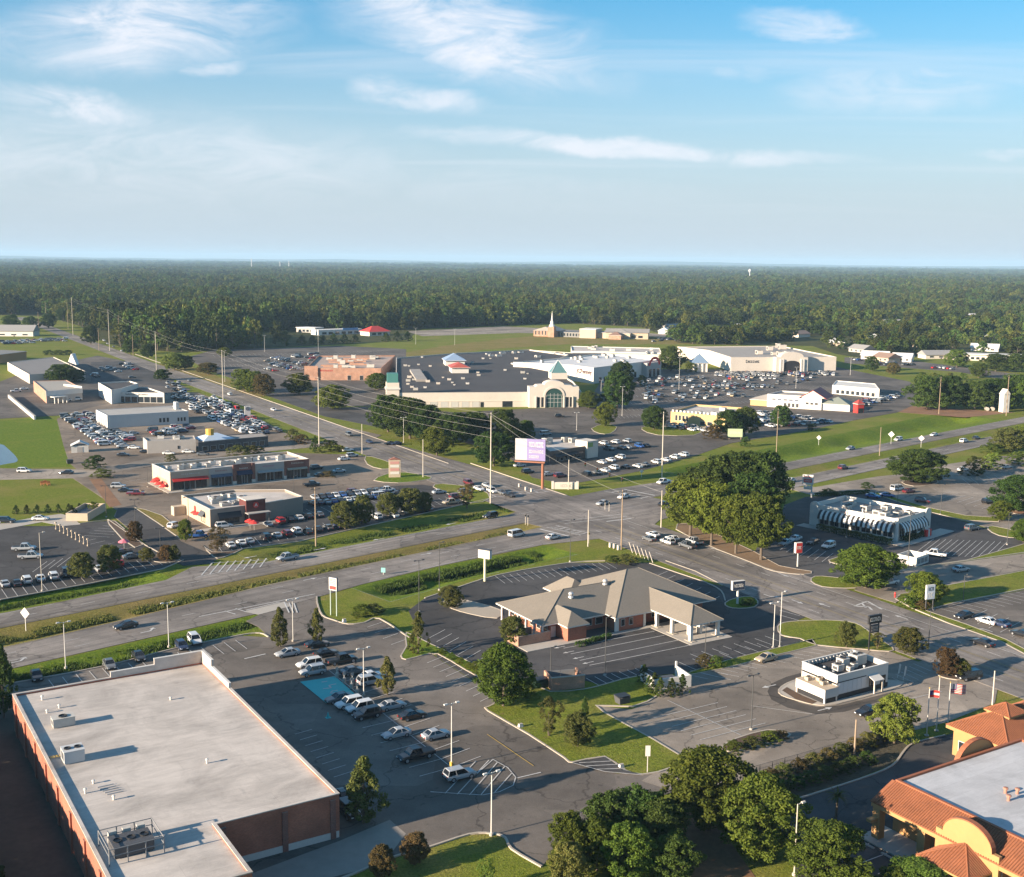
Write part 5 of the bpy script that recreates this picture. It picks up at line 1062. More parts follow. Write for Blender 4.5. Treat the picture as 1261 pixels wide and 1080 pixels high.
MB().box(W * .98, W * 1.5, 1, 14, -.1, 3.4).build('side_wing', WPAINT, T); hip(T, W * .98, W * 1.5, .5, 14.5, 3.4, 6.4, mat('grey_green_roof', (.22, .24, .20), .8, n=.1), None)
MB().box(-9, 0, 1.5, 12, -.1, 3.2).build('side_wing', YEL, T); hip(T, -9.4, 1, 1, 12.5, 3.2, 6.0, ROOFG, ((-1, 6.5), (1, 6.5)))
row_windows(T, W, 5, 2, W * .6, 3.6, 4.6, gm=BLUEGREY); row_windows(T, W, 4, W * .3, W * .6, .5, 2.6, gm=BLACK); row_windows(T, W, 3, W * .7, W * .95, 2.4, 3.6, gm=BLACK)
T = bld('red_kiosk', 'small red entrance pavilion beside the grey roofed wing', (1056, 509), deg=70, cat='pavilion'); MB().box(0, 3.6, 0, 3.6, -.1, 4.6).build('wall', RED, T); hip(T, -.3, 3.9, -.3, 3.9, 4.6, 6.6, MATS['roof_red'], ((1.75, 1.8), (1.85, 1.8))); MB().box(.4, 3.2, -.06, 0, .1, 2.4).build('door', GLASS, T)
T, pl = outlined('white_hall', 'long white hall with sloped metal end in the mall car park', [(1025, 474), (1083, 479), (1078, 472.5), (1030, 468.5)], 5.0, WPAINT, WPAINT, .3); W = T['_w']; row_windows(T, W, 8, 2, W - 2, .4, 2.6)
# sheds and showrooms on the far left
T, pl = outlined('grey_shed', 'wide grey roofed retail shed with cream walls', [(36, 461), (105, 457), (66, 439.5), (9, 446)], 5.4, CREAM, mat('grey_roof', (.19, .175, .165), .8, n=.06, n2=.1, scale2=.06), .3); W = T['_w']
for k in range(8):
    p, q = pl[3], pl[0]; d = (q - p) / 8; a = p + d * (k + .25); b = p + d * (k + .75); nn = Vector((d.y, -d.x, 0)).normalized() * .1
    mb = MB(); mb.face([(a.x + nn.x, a.y + nn.y, .4), (b.x + nn.x, b.y + nn.y, .4), (b.x + nn.x, b.y + nn.y, 3), (a.x + nn.x, a.y + nn.y, 3)]); mb.face([(a.x - nn.x, a.y - nn.y, .4), (b.x - nn.x, b.y - nn.y, .4), (b.x - nn.x, b.y - nn.y, 3), (a.x - nn.x, a.y - nn.y, 3)]); mb.build('window', GREYW, T)
MB().box(W * .55, W * .6, -1.5, 0, -.1, 6.4).build('pier', CREAM, T); MB().box(W * .62, W * .66, -1.6, 0, -.1, 7.0).build('pier', WPAINT, T)
q = [to_loc(T, P(a, b, 5.4)) for a, b in ((84, 444.5), (94, 448.5))]
mb = MB(); a, b = q; mb.hexa([(a.x, a.y, 5), (b.x, b.y, 5), (b.x + 3, b.y + 3, 5), (a.x + 3, a.y + 3, 5)], [((a.x + b.x) / 2 - .5, (a.y + b.y) / 2, 11), ((a.x + b.x) / 2 + .5, (a.y + b.y) / 2, 11), ((a.x + b.x) / 2 + 3.5, (a.y + b.y) / 2 + 3, 11), ((a.x + b.x) / 2 + 2.5, (a.y + b.y) / 2 + 3, 11)]); mb.build('entrance_gable', WPAINT, T)
T, pl = outlined('brick_workshop', 'red brick workshop with white fascia and three parked vans', [(56.7, 482), (101, 478), (82, 468), (41, 469)], 6.0, BRICKO, mat('tan_roof', (.33, .30, .26), .85, n=.08, n2=.1), .3); W = T['_w']; panel(T, 'fascia', 'f', W, 0, -.2, W + .2, 3.6, 6.05, METALW, 0, .15); panel(T, 'front_wall', 'f', W, 0, 0, W, -.1, 3.6, GREYW, -.02, .05)
MB().box(1.5, 9, -4.5, -.2, 3.0, 3.4).build('porch_roof', WPAINT, T)
for x in (2, 4, 6.5, 8.6): MB().box(x - .2, x + .2, -4.3, -3.9, 0, 3.0).build('porch_column', WPAINT, T)
row_windows(T, W, 3, 2, 9, .2, 2.6); MB().box(W - .2, W + .2, 0, 16, 6.0, 7.0).build('parapet', WPAINT, T)
T, pl = outlined('car_showroom', 'car showroom with white fascia and dark glass front', [(144, 483), (202, 484), (181, 477), (150, 476)], 5.2, WPAINT, ROOFD, .5, WPAINT); W = T['_w']; row_windows(T, W, 7, .6, W - .6, .2, 3.2, frac=.94); scribble(T, 'f', W, 0, W * .18, W * .38, 3.9, 4.8, DKGREY, 8, .1, 3); scribble(T, 'f', W, 0, W * .45, W * .66, 3.9, 4.8, GREYW, 8, .1, 4)
w2 = [to_loc(T, P(a, b, 7.2)) for a, b in ((121, 471), (137, 480), (150, 478), (170, 472), (160, 469))]; shell(T, w2, 7.2, WPAINT, ROOFD, .6, name='upper_wall')
T, pl = outlined('service_hall', 'long pale metal service hall among rows of parked cars', [(132, 511.5), (232, 506), (213, 499.5), (118, 504.5)], 5.6, METALW, mat('rib_roof', (.40, .37, .33), .7, n=.06, n2=.12), .2); W = T['_w']; row_windows(T, W, 3, W * .62, W * .76, 1.2, 3.2, gm=BLACK); row_windows(T, W, 3, W * .85, W * .97, 1.2, 3.0, gm=BLACK); MB().box(W * .9, W * .94, 8, 12, 5.4, 8.6).build('stair_head', WPAINT, T)
q0, q1 = pl[3], pl[0]; d = (q1 - q0)
for k in range(5):
    a = q0 + d * (.1 + .17 * k); b = q0 + d * (.2 + .17 * k); nn = Vector((d.y, -d.x, 0)).normalized() * .12; mb = MB(); mb.face([(a.x + nn.x, a.y + nn.y, .2), (b.x + nn.x, b.y + nn.y, .2), (b.x + nn.x, b.y + nn.y, 3.6), (a.x + nn.x, a.y + nn.y, 3.6)]); mb.face([(a.x - nn.x, a.y - nn.y, .2), (b.x - nn.x, b.y - nn.y, .2), (b.x - nn.x, b.y - nn.y, 3.6), (a.x - nn.x, a.y - nn.y, 3.6)]); mb.build('bay_door', GREYW, T)
for k in range(9): panel(T, 'wall_panel', 'f', W, 0, 1 + W * .066 * k, W * .066 * (k + 1), .2, 4.8, METALW, 0, .05)
T, pl = outlined('block_office', 'grey block office with a blank wall behind the shopping strip', [(181, 543), (241, 541), (239, 536), (176, 538.5)], 4.8, GREYW, ROOFG, .4); W = T['_w']; units(T, 5, 4, 22, 2, 9, 4.4, WPAINT, .8, 6); MB().box(W * .62, W * .66, -.1, 0, 1.4, 2.6).build('window', GLASS, T)
T, pl = outlined('blue_roof_office', 'low office with pale blue metal roof and dark shaded front', [(244, 545), (330, 537), (322, 532.5), (244, 538)], 4.0, DKGREY, ROOFG, .3); W = T['_w']; hip(T, 3, W * .55, 2, 12, 4.0, 6.0, mat('pale_blue_roof', (.50, .60, .72), .5), None); row_windows(T, W, 8, 1, W - 1, .6, 2.4)
MB().tube((6, 3, 6), (6, 3, 8.4), 1.5, 1.5, 10).build('roof_drum', YELLOW, T)
T = bld('small_shed', 'little white gabled shed in the grass beside the dealer lot', (88, 558), deg=70, cat='shed'); MB().box(0, 6, 0, 5, -.1, 2.6).build('wall', WPAINT, T); MB().extrude_y([(-.3, 2.6), (3, 4.2), (6.3, 2.6), (6.3, 2.5), (3, 4.0), (-.3, 2.5)], -.3, 5.3).build('roof', METALW, T); MB().box(2, 4, -.06, 0, 0, 2.1).build('door', GREYW, T)
T = bld('brick_bin_yard', 'tan walled bin yard beside the red soil bank', (108, 642), (130, 629), cat='enclosure'); W = T['_w']; w = MB(); w.box(0, W, 0, .3, -.1, 2.2); w.box(0, .3, .3, 6, -.1, 2.2); w.box(W - .3, W, .3, 6, -.1, 2.2); w.box(.3, W - .3, 5.7, 6, -.1, 2.2); w.build('wall', TAN, T); MB().box(1, W - 1, 1.5, 4.5, .05, 1.5).build('bin_body', DKGREY, T)
T = bld('orange_warehouse', 'low orange brick warehouse beyond the grey shed', (-20, 450), (33, 443), cat='building'); W = T['_w']; MB().box(0, W, 0, 40, -.1, 6).build('wall', mat('ochre_brick', (.36, .2, .09), .85, n=.1), T); hip(T, 0, W, 0, 40, 6, 8.5, ROOFG, None, .5)
# church
T = bld('church', 'brick church with tall white spire before the woods', (657, 414), (745, 417)); W = T['_w']
MB().box(0, 24, 0, 26, -.1, 5.5).build('wall', BRICKO, T); MB().extrude_y([(-1, 5.5), (12, 9.5), (25, 5.5)], -.5, 26.5).build('nave_roof', ROOFG, T)
MB().box(17, 23, -6.5, -.5, -.1, 10).build('tower', BRICKO, T); MB().lathe([(2.9, 10), (2.9, 11.3), (1.9, 12.3), (1.8, 14.5), (1.1, 15.6), (.08, 25)], 8, (20, -3.5, 0)).build('spire', WPAINT, T)
MB().box(26, 50, 2, 26, -.1, 5.0).build('wall', mat('church_grey', (.2, .19, .18), .8), T); MB().box(48, 64, -4, 18, -.1, 8.4).build('hall', TAN, T); MB().box(47.8, 64.2, -4.2, 18.2, 8.4, 8.9).build('coping', WPAINT, T)
MB().box(64, 96, 2, 24, -.1, 5.5).build('wing', TAN, T); hip(T, 64, 96, 2, 24, 5.5, 8.5, ROOFG, None, .8); MB().box(78, 90, -8, 2, -.1, 4).build('porch', BRICKO, T); hip(T, 78, 90, -8, 2, 4, 7, mat('brown_roof', (.2, .12, .09), .8), None, .6)
for k in range(7): window(T, 'f', 0, 0, 27 + 3 * k, 29 + 3 * k, 1, 4, WPAINT, GLASS).location.y = 2
for k in range(4): window(T, 'f', 0, 0, 1.5 + 3.4 * k, 3 + 3.4 * k, 1.5, 5.5, WPAINT, GLASS)
T = bld('church_hall', 'wide pale metal roofed hall beside the brick church', (746, 417), (798, 418)); W = T['_w']; MB().box(0, W, 0, 34, -.1, 6).build('wall', TAN, T); MB().extrude_x([(-1, 6), (17, 9), (35, 6)], -1, W + 1).build('roof', ROOFG, T); row_windows(T, W, 5, 4, W - 4, 1, 3.4)
# far houses and sheds
def house(px, py, w, label, m, rm, deg=90, d=12, h=3.4, rh=3.0, name='house', group=None):
    T = bld(name, label, (px, py), deg=deg, group=group); MB().box(0, w, 0, d, -.1, h).build('wall', m, T); MB().extrude_x([(-.8, h - .2), (d / 2, h + rh), (d + .8, h - .2), (d + .8, h - .45), (-.8, h - .45)], -.6, w + .6).build('roof', rm, T)
    for k in range(3): window(T, 'f', 0, 0, w * (.12 + .3 * k), w * (.26 + .3 * k), .9, 2.3, WPAINT, GLASS)
    MB().box(w * .5 - .5, w * .5 + .5, -.07, 0, 0, 2.1).build('door', DKGREY, T); return T
WR, GR, BR = mat('white_roof', (.62, .60, .57), .6), mat('grey_roof2', (.26, .25, .24), .8, n=.1), mat('brown_roof2', (.24, .16, .12), .8, n=.1)
for q in (((0, 414), 30, GREYW, GR), ): house(-6, 414, 34, 'grey house with columned front on the far left', WPAINT, GR, 88, 16, 5, 5)
hs = [(1140, 442, 26, CREAM, GR), (1060, 442, 20, WPAINT, WR), (1075, 444, 16, TAN, BR), (1020, 424, 22, TAN, WR), (985, 414, 20, CREAM, BR), (905, 390, 22, WPAINT, WR), (933, 398, 20, GREYW, GR), (1003, 404, 22, WPAINT, WR), (812, 410, 18, WPAINT, WR), (832, 405, 24, GREYW, GR), (880, 411, 20, TAN, GR), (1098, 445, 14, WPAINT, WR), (1045, 433, 18, GREYW, GR), (1112, 425, 22, TAN, BR), (1160, 405, 24, WPAINT, WR), (1090, 400, 22, WPAINT, GR), (970, 398, 18, TAN, WR), (1210, 420, 22, GREYW, GR), (1250, 405, 22, WPAINT, WR)]
hs += [(845, 391, 20, WPAINT, WR), (868, 382, 22, TAN, WR), (952, 377, 24, WPAINT, WR), (1018, 386, 22, WPAINT, GR), (1052, 374, 24, TAN, WR), (1135, 384, 24, WPAINT, WR), (1185, 392, 22, GREYW, WR), (1232, 383, 26, WPAINT, WR), (1122, 410, 22, WPAINT, WR), (1068, 419, 20, WPAINT, WR), (955, 412, 20, WPAINT, WR), (908, 406, 20, TAN, WR), (1195, 432, 22, WPAINT, WR)]
for i, (px, py, w, m_, r_) in enumerate(hs):
    cn = {'white_wall': 'white', 'cream_wall': 'cream', 'tan_wall': 'tan', 'grey_wall': 'grey'}[m_.name]; rn = {'white_roof': 'white', 'grey_roof2': 'grey', 'brown_roof2': 'brown'}[r_.name]
    house(px, py, w, f'{cn} house with {rn} roof among the garden trees', m_, r_, 80 + 37 * (i % 5), group=f'{cn} houses with {rn} roofs')
T = bld('long_motel', 'long flat roofed white motel beyond the parking lane', (1170, 443), (1258, 446)); W = T['_w']; MB().box(0, W, 0, 14, -.1, 4.5).build('wall', CREAM, T); MB().box(-.8, W + .8, -1.5, 14.8, 4.5, 5.1).build('roof', WPAINT, T); row_windows(T, W, 12, 3, W - 3, .8, 2.8)
T = bld('white_tower', 'slim white gabled tower on the bank above the highway', (1235, 508), deg=75, cat='tower'); MB().box(0, 3.4, 0, 3.4, -.1, 9.0).build('wall', WPAINT, T); MB().extrude_y([(-.25, 9), (1.7, 11.6), (3.65, 9)], -.25, 3.65).build('roof', WPAINT, T)
for z in (2, 5): MB().box(1.2, 2.2, -.07, 0, z, z + 1.4).build('window', GREYW, T)
T = bld('pipe_pieces', 'two pale concrete pipes on the red soil bank', (1216, 506), deg=80, cat='pipes')
for k in range(2): MB().tube((k * 3, 0, .9), (k * 3 + 1, 3, .9), .9, .9, 12).build('pipe', CONC, T)
for i in range(7): house(1092 + 9 * i, 351 + (i % 3), 40, 'distant white roofed building in a clearing of the woods', WPAINT, WR, 60 + 30 * (i % 3), 30, 7, 5, 'far_building', 'distant buildings in the clearing')
for px, py, lb in ((548, 391, 'pale roofed house at the tree line left of the church'), (1222, 366, 'white roofed hall in the far woods on the right'), (20, 380, 'grey roofed hall behind the far left house')): house(px, py, 36, lb, WPAINT, WR, 85, 20, 6, 4)
# shops at the edge of the woods
T = bld('red_roof_shop', 'shop with bright red roof before the woods', (455, 414), (480, 413)); W = T['_w']; MB().box(0, W, 0, 16, -.1, 4).build('wall', CREAM, T); hip(T, -1, W + 1, -1, 17, 4, 9, REDC, None); row_windows(T, W, 3, 2, W - 2, .8, 3)
T = bld('flat_shop', 'low white shop before the woods with a blue fascia', (392, 413), (446, 411)); W = T['_w']; MB().box(0, W, 0, 14, -.1, 5).build('wall', WPAINT, T); MB().box(W * .55, W * .9, -.3, 0, 4.0, 6.2).build('fascia', mat('sky_blue_panel', (.12, .3, .55), .6), T); row_windows(T, W, 6, 3, W - 3, .6, 3)
T = bld('flat_shop', 'low grey shop behind the dark row of conifers', (365, 409), (388, 410)); W = T['_w']; MB().box(0, W, 0, 14, -.1, 4.5).build('wall', GREYW, T); MB().box(-.5, W + .5, -.5, 14.5, 4.5, 5).build('roof', WR, T); row_windows(T, W, 4, 2, W - 2, .6, 3)
T = bld('water_tower', 'white water tower rising above the far woods', (923, 347), deg=90, cat='water tower'); MB().lathe([(2.2, 0), (1.9, 30), (2.2, 36)], 12).build('stem', METAL, T); MB().lathe([(2.2, 36), (5.6, 40), (6.6, 44), (5.4, 48), (2, 50)], 14).build('tank', METALW, T)
for px, h, lb in ((310, 42, 'tall slim white stack on the horizon with a companion'), (345, 26, 'short white stack on the hazy horizon'), (356, 30, 'pale stack at the horizon beside a shorter one')):
    T = bld('chimney_stack', lb, (px, 335), deg=90, cat='stack'); MB().lathe([(2.6, 0), (2.0, h + 20), (1.4, h + 30)], 10).build('shaft', METAL, T); MB().lathe([(6, 0), (6, 6), (5, 6)], 10).build('base', CONC, T)

T = bld('retaining_wall', 'white diagonal retaining wall beside the lush meadow', (10, 490), (42, 517), cat='wall'); W = T['_w']; MB().box(0, W, 0, .8, -.1, 1.6).build('wall', WPAINT, T); MB().box(-.1, W + .1, -.1, .9, 1.6, 1.75).build('coping', CONC, T)
# ------------------------------------------------------------------ vehicles
CARC = {'white': carpaint('car_white', (.66, .65, .63)), 'silver': carpaint('car_silver', (.36, .37, .38)), 'grey': carpaint('car_grey', (.12, .125, .13)), 'black': carpaint('car_black', (.012, .012, .014)),
        'red': carpaint('car_red', (.42, .015, .015)), 'maroon': carpaint('car_maroon', (.12, .012, .016)), 'blue': carpaint('car_blue', (.02, .075, .26)), 'tan': carpaint('car_tan', (.42, .33, .22)), 'dark blue': carpaint('car_navy', (.02, .03, .07))}
CGLASS = glassmat('car_glass', (.012, .015, .02), .05); TYRE = mat('tyre', (.014, .014, .015), .85); RIM = mat('rim', (.4, .4, .41), .35, metal=.5); HEADL = mat('headlamp', (.7, .7, .68), .2); TAILL = mat('taillamp', (.35, .01, .01), .25); PLASTIC = mat('bumper_plastic', (.03, .03, .032), .6)
# y runs forward; stations: y, low z, shoulder z, half width
KINDS = {
 'sedan': dict(st=[(-2.3, .42, .80, .72), (-2.22, .30, .94, .82), (-1.7, .24, .99, .89), (-.9, .22, .97, .91), (.5, .22, .93, .91), (1.2, .22, .90, .90), (1.9, .26, .80, .86), (2.25, .34, .66, .74)], gh=(-1.75, .95, -1.05, .15, 1.43, .83, .62), wy=(-1.38, 1.42), r=.33),
 'suv': dict(st=[(-2.3, .48, 1.0, .78), (-2.24, .36, 1.08, .88), (-1.6, .28, 1.10, .94), (0, .28, 1.06, .95), (1.0, .28, 1.03, .94), (1.9, .32, .96, .90), (2.3, .42, .78, .78)], gh=(-2.2, 1.05, -1.95, .35, 1.74, .88, .70), wy=(-1.4, 1.42), r=.38),
 'pickup': dict(st=[(-2.85, .55, 1.02, .86), (-2.8, .45, 1.06, .93), (-1.0, .36, 1.06, .96), (.9, .36, 1.06, .96), (1.5, .36, 1.08, .95), (2.4, .40, 1.0, .92), (2.75, .5, .8, .82)], gh=(-.75, 1.5, -.6, .85, 1.85, .89, .72), wy=(-1.75, 1.85), r=.42),
 'van': dict(st=[(-2.5, .45, 1.05, .84), (-2.45, .34, 1.12, .94), (-1, .28, 1.14, .97), (1.2, .28, 1.10, .97), (1.9, .32, 1.0, .92), (2.4, .42, .8, .8)], gh=(-2.46, 1.75, -2.35, .95, 1.98, .92, .80), wy=(-1.55, 1.6), r=.37),
 'hatchback': dict(st=[(-2.0, .42, .92, .74), (-1.95, .30, .98, .83), (-1.2, .24, 1.0, .88), (.4, .24, .96, .89), (1.2, .24, .92, .87), (1.75, .28, .80, .82), (2.0, .36, .66, .72)], gh=(-1.9, .95, -1.55, .2, 1.50, .82, .62), wy=(-1.2, 1.25), r=.32)}
def ring(y, lo, hi, w): return [(-w * .82, y, lo), (-w * .97, y, lo + .1), (-w, y, lo + (hi - lo) * .55), (-w * .93, y, hi - .05), (-w * .80, y, hi), (w * .80, y, hi), (w * .93, y, hi - .05), (w, y, lo + (hi - lo) * .55), (w * .97, y, lo + .1), (w * .82, y, lo)]
def car_parts(k):
    d = KINDS[k]; st = d['st']; b = MB(); n = 10
    for s in st: b.v += ring(*s)
    for i in range(len(st) - 1):
        for j in range(n): q = (j + 1) % n; b.f.append((i * n + j, i * n + q, (i + 1) * n + q, (i + 1) * n + j)); b.m.append(0)
    b.f.append(tuple(range(n - 1, -1, -1))); b.f.append(tuple((len(st) - 1) * n + j for j in range(n))); b.m += [0, 0]
    yr0, yf0, yr1, yf1, zr, w0, w1 = d['gh']; zb = .96 if k in ('sedan', 'hatchback') else 1.06
    zb = {'sedan': .94, 'hatchback': .95, 'suv': 1.04, 'pickup': 1.04, 'van': 1.10}[k]
    g = MB(); bot = [(-w0, yr0, zb - .03), (w0, yr0, zb - .03), (w0, yf0, zb - .03), (-w0, yf0, zb - .03)]; top = [(-w1, yr1, zr - .06), (w1, yr1, zr - .06), (w1, yf1, zr - .06), (-w1, yf1, zr - .06)]
    g.hexa(bot, top)
    e = .045; b.hexa([(-w1 - .02, yr1 - .03, zr - .07), (w1 + .02, yr1 - .03, zr - .07), (w1 + .02, yf1 + .03, zr - .07), (-w1 - .02, yf1 + .03, zr - .07)], [(-w1 * .9, yr1 + .08, zr), (w1 * .9, yr1 + .08, zr), (w1 * .9, yf1 - .08, zr), (-w1 * .9, yf1 - .08, zr)])
    for i in range(4): b.tube(bot[i], top[i], .055, .05, 4, False)
    for f in ((.42,) if k != 'pickup' else (.5,)):
        for s in (0, 1):
            p0 = Vector(bot[s]).lerp(Vector(bot[3 - s]), f); p1 = Vector(top[s]).lerp(Vector(top[3 - s]), f); b.tube(p0, p1, .05, .045, 4, False)
    if k == 'van':
        for s in (-1, 1): b.hexa([(s * .93 - .02, -2.3, 1.1), (s * .93 + .02, -2.3, 1.1), (s * .93 + .02, .4, 1.1), (s * .93 - .02, .4, 1.1)], [(s * .83 - .02, -2.2, 1.9), (s * .83 + .02, -2.2, 1.9), (s * .83 + .02, .4, 1.9), (s * .83 - .02, .4, 1.9)]) if s < 0 else None
    bed = None
    if k == 'pickup': bed = MB(); bed.box(-.78, .78, -2.7, -.9, 1.0, 1.085)
    wh = MB(); r = d['r']; prof = [(r * .62, -.11), (r * .93, -.11), (r, -.06), (r, .06), (r * .93, .11), (r * .62, .11)]; wh.lathe(prof, 14); wh.f.append(tuple(range(13, -1, -1))); wh.m.append(0); wh.xf(Matrix.Rotation(math.pi / 2, 4, 'Y'))
    ri = MB(); ri.lathe([(r * .6, -.118), (r * .6, .118)], 10); ri.f.append(tuple(range(9, -1, -1))); ri.m.append(0); ri.xf(Matrix.Rotation(math.pi / 2, 4, 'Y'))
    fy, ry = st[-1][0], st[0][0]; zh, zt = st[-1][2], st[0][2]; wl = st[-1][3]
    hl = MB().box(-.16, .16, -.12, .05, -.08, .07); tl = MB().box(-.11, .11, -.04, .06, -.12, .1); bp = MB(); bp.box(-wl * .95, wl * .95, fy - .06, fy + .05, st[-1][1] - .02, st[-1][1] + .14); bp.box(-st[0][3], st[0][3], ry - .05, ry + .06, st[0][1] - .02, st[0][1] + .14)
    return dict(body=b, glass=g, wheel=wh, rim=ri, headlight=hl, taillight=tl, bumper=bp, bed=bed, wy=d['wy'], r=r, W=max(s[3] for s in st), fy=fy, ry=ry, zh=zh, zt=zt, wl=wl, wt=st[0][3])
CM_ = {}
for k in KINDS:
    p = car_parts(k); q = {n: p[n].mesh(n, m) for n, m in (('body', CARC['white']), ('glass', CGLASS), ('wheel', TYRE), ('rim', RIM), ('headlight', HEADL), ('taillight', TAILL), ('bumper', PLASTIC))}
    if p['bed']: q['bed'] = p['bed'].mesh('bed', BLACK)
    q['p'] = p; one = MB()                                   # the same car in one mesh for those too far off to show parts
    for i, n in enumerate(('body', 'glass')):
        o = len(one.v); one.v += p[n].v; one.f += [tuple(o + t for t in f) for f in p[n].f]; one.m += [i] * len(p[n].f)
    for y in p['wy']:
        for s in (-1, 1):
            one.cm = 2; one.tube((s * (p['W'] - .2), y, p['r']), (s * (p['W'] - .0), y, p['r']), p['r'], p['r'], 8)
    q['one'] = one.mesh('car', [CARC['white'], CGLASS, TYRE]); q['mb'] = one; CM_[k] = q
NCAR = [0]; CARPOS = []
def paint_body(o, c): o.material_slots[0].link = 'OBJECT'; o.material_slots[0].material = CARC[c]
def car_full(loc, deg, kind, c, label, group):
    q = CM_[kind]; p = q['p']; rz = -R_(deg); T = thing('car' if kind not in ('pickup', 'van') else ('pickup_truck' if kind == 'pickup' else 'van'), label, {'pickup': 'pickup', 'van': 'van', 'suv': 'suv'}.get(kind, 'car'), loc, rz, group)
    b = link('body', q['body'], T); paint_body(b, c); link('windows', q['glass'], T); link('bumper', q['bumper'], T)
    if 'bed' in q: link('cargo_bed', q['bed'], T)
    for y in p['wy']:
        for s in (-1, 1): w = link('wheel', q['wheel'], T, (s * (p['W'] - .1), y, p['r'])); link('rim', q['rim'], w)
    for s in (-1, 1): link('headlight', q['headlight'], T, (s * p['wl'] * .72, p['fy'], p['zh'] - .1)); link('taillight', q['taillight'], T, (s * p['wt'] * .84, p['ry'], p['zt'] - .12))
    NCAR[0] += 1; return T
def car_simple(loc, deg, kind, c, label, group):
    o = link('car' if kind not in ('pickup', 'van') else ('pickup_truck' if kind == 'pickup' else 'van'), CM_[kind]['one'], None, loc, -R_(deg)); paint_body(o, c); tag(o, label, {'pickup': 'pickup', 'van': 'van', 'suv': 'suv'}.get(kind, 'car'), group); NCAR[0] += 1; return o
# hand placed: pixel of the middle of the car's footprint, heading, kind, colour
ART = {'sedan': 'sedan', 'suv': 'SUV', 'pickup': 'pickup truck', 'van': 'van', 'hatchback': 'hatchback'}
REC = []
def cars(where, rows, z=.06):
    for r in rows: px, py, deg, kind, c = r[:5]; REC.append((P(px, py), deg, kind, c, where if len(r) < 6 else r[5], z, True))
KD = {'s': 'sedan', 'u': 'suv', 'p': 'pickup', 'v': 'van', 'h': 'hatchback'}; CD = {'w': 'white', 'l': 'silver', 'g': 'grey', 'k': 'black', 'r': 'red', 'm': 'maroon', 'b': 'blue', 't': 'tan', 'n': 'dark blue'}
def seq(where, s, z=.06):
    rows = []
    for t in s.split(';'):
        a = t.split(); 
        if a: rows.append((float(a[0]), float(a[1]), float(a[2]), KD[a[3][0]], CD[a[3][1]]))
    cars(where, rows, z)
seq('parked behind the brick store', '45 836 150 sk;135 822 150 sg;171 812 150 sk;224 799 150 hn;240 792 150 uw', .07)
seq('parked in the upper rows of the store lot', '354 808 240 sl;391 797 58 sk;402 808 58 sk;381 822 240 uw;385 831 240 ul;421 817 58 pk;435 830 58 sg', .07)
seq('parked beside the slim tree in the store lot', '456 843 58 ul;458 836 58 sw', .07)
seq('parked below the teal bay in the store lot', '417 864 238 sg;430 871 238 uw;443 876 238 uw;452 884 238 uk;483 873 58 sl;508 885 58 sk', .07)
seq('parked by the tall lamp in the store lot', '488 908 238 sl;537 909 58 sl;512 935 238 pk;566 959 58 ul', .07)
seq('parked against the side wall of the brick store', '425 987 148 sk;430 1004 148 uk', .07)
HWY = .095
seq('driving on the highway before the bank', '155 774 227 sk;354 690 227 pl;604 638 227 uk;636 661 47 vw;681 664 47 sw', HWY)
seq('waiting on the highway east of the junction', '742 622 227 sl;768 614 227 sw;817 596 227 pw;818 623 47 sk', HWY)
seq('driving on the highway past the diner', '973 594 227 sw;1038 578 47 um;1047 554 227 sl;1106 543 227 uw;1150 537 227 sw;1187 545 47 uw;1202 541 47 sk', HWY)
seq('queuing on the cross street beside the grove', '804 661 330 sw;799 666 330 sg;822 670 330 uw;828 666 330 sw;846 675 330 pg;855 670 330 pl', .1)
seq('on the side street by the ball shaped tree', '1093 721 240 pw;1183 704 62 sl', .11)
seq('driving on the cross street past the corner lot', '1210 795 330 sk', .1)
seq('leaving the burger lot', '1193 837 250 uk', .08)
seq('parked in the corner lot', '1187 761 240 sk;1215 768 330 sw;1230 771 330 sn;1258 784 330 sk')
seq('queuing on the cross street north of the highway', '577 597 150 um;590 604 150 sw;606 607 150 uw;618 609 150 sg;628 612 150 sk;600 600 150 sl', .1)
seq('driving on the cross street beyond the plaza', '430 537 150 ug;480 548 240 sk;488 548 240 sn;455 546 150 sn;283 487 330 uw;337 506 150 sw;233 470 330 sg;128 420 150 sw;150 433 330 sl;140 428 150 sg;132 424 330 sw', .1)
seq('driving on the back street past the lawn', '30 582 85 uw;82 584 265 sk', .08)
seq('parked at the top edge of the burger lot', '943 814 238 st')
seq('parked behind the bright yellow green tree', '1068 880 240 sk')
seq('parked in the diner lot', '967 671 225 sl;979 666 225 sw;1001 670 225 sk;1020 675 225 uw;1151 685 300 pw;1197 653 60 ug')
seq('parked in the open lot beyond the diner', '1217 620 60 uk;1136 619 120 um;1075 613 120 sb;1093 612 120 sb;1105 604 60 vw;1119 607 60 sm;1239 577 60 sl;1243 625 60 uw;1186 580 60 sw')
seq('parked in the row of the shop lot along the highway', '6 722 330 sl;21 721 330 sk;33 718 330 uw;50 715 330 sw;66 713 330 uw;82 709 150 uk;92 707 150 sk;122 703 330 sl;146 697 330 ur;152 683 60 sk;163 688 60 sg')
seq('standing in the middle of the shop lot', '38 688 80 pl;30 678 80 pl')
seq('on the concrete apron above the shop lot', '8 644 85 uk;50 641 80 sw', .09)
seq('parked in the dirt lot beside the shopping strip', '146 601 80 ul;155 606 80 sk;168 610 85 pm')
seq('parked at the corner of the grill restaurant', '215 650 20 uw;245 662 80 pb;276 650 60 uw')
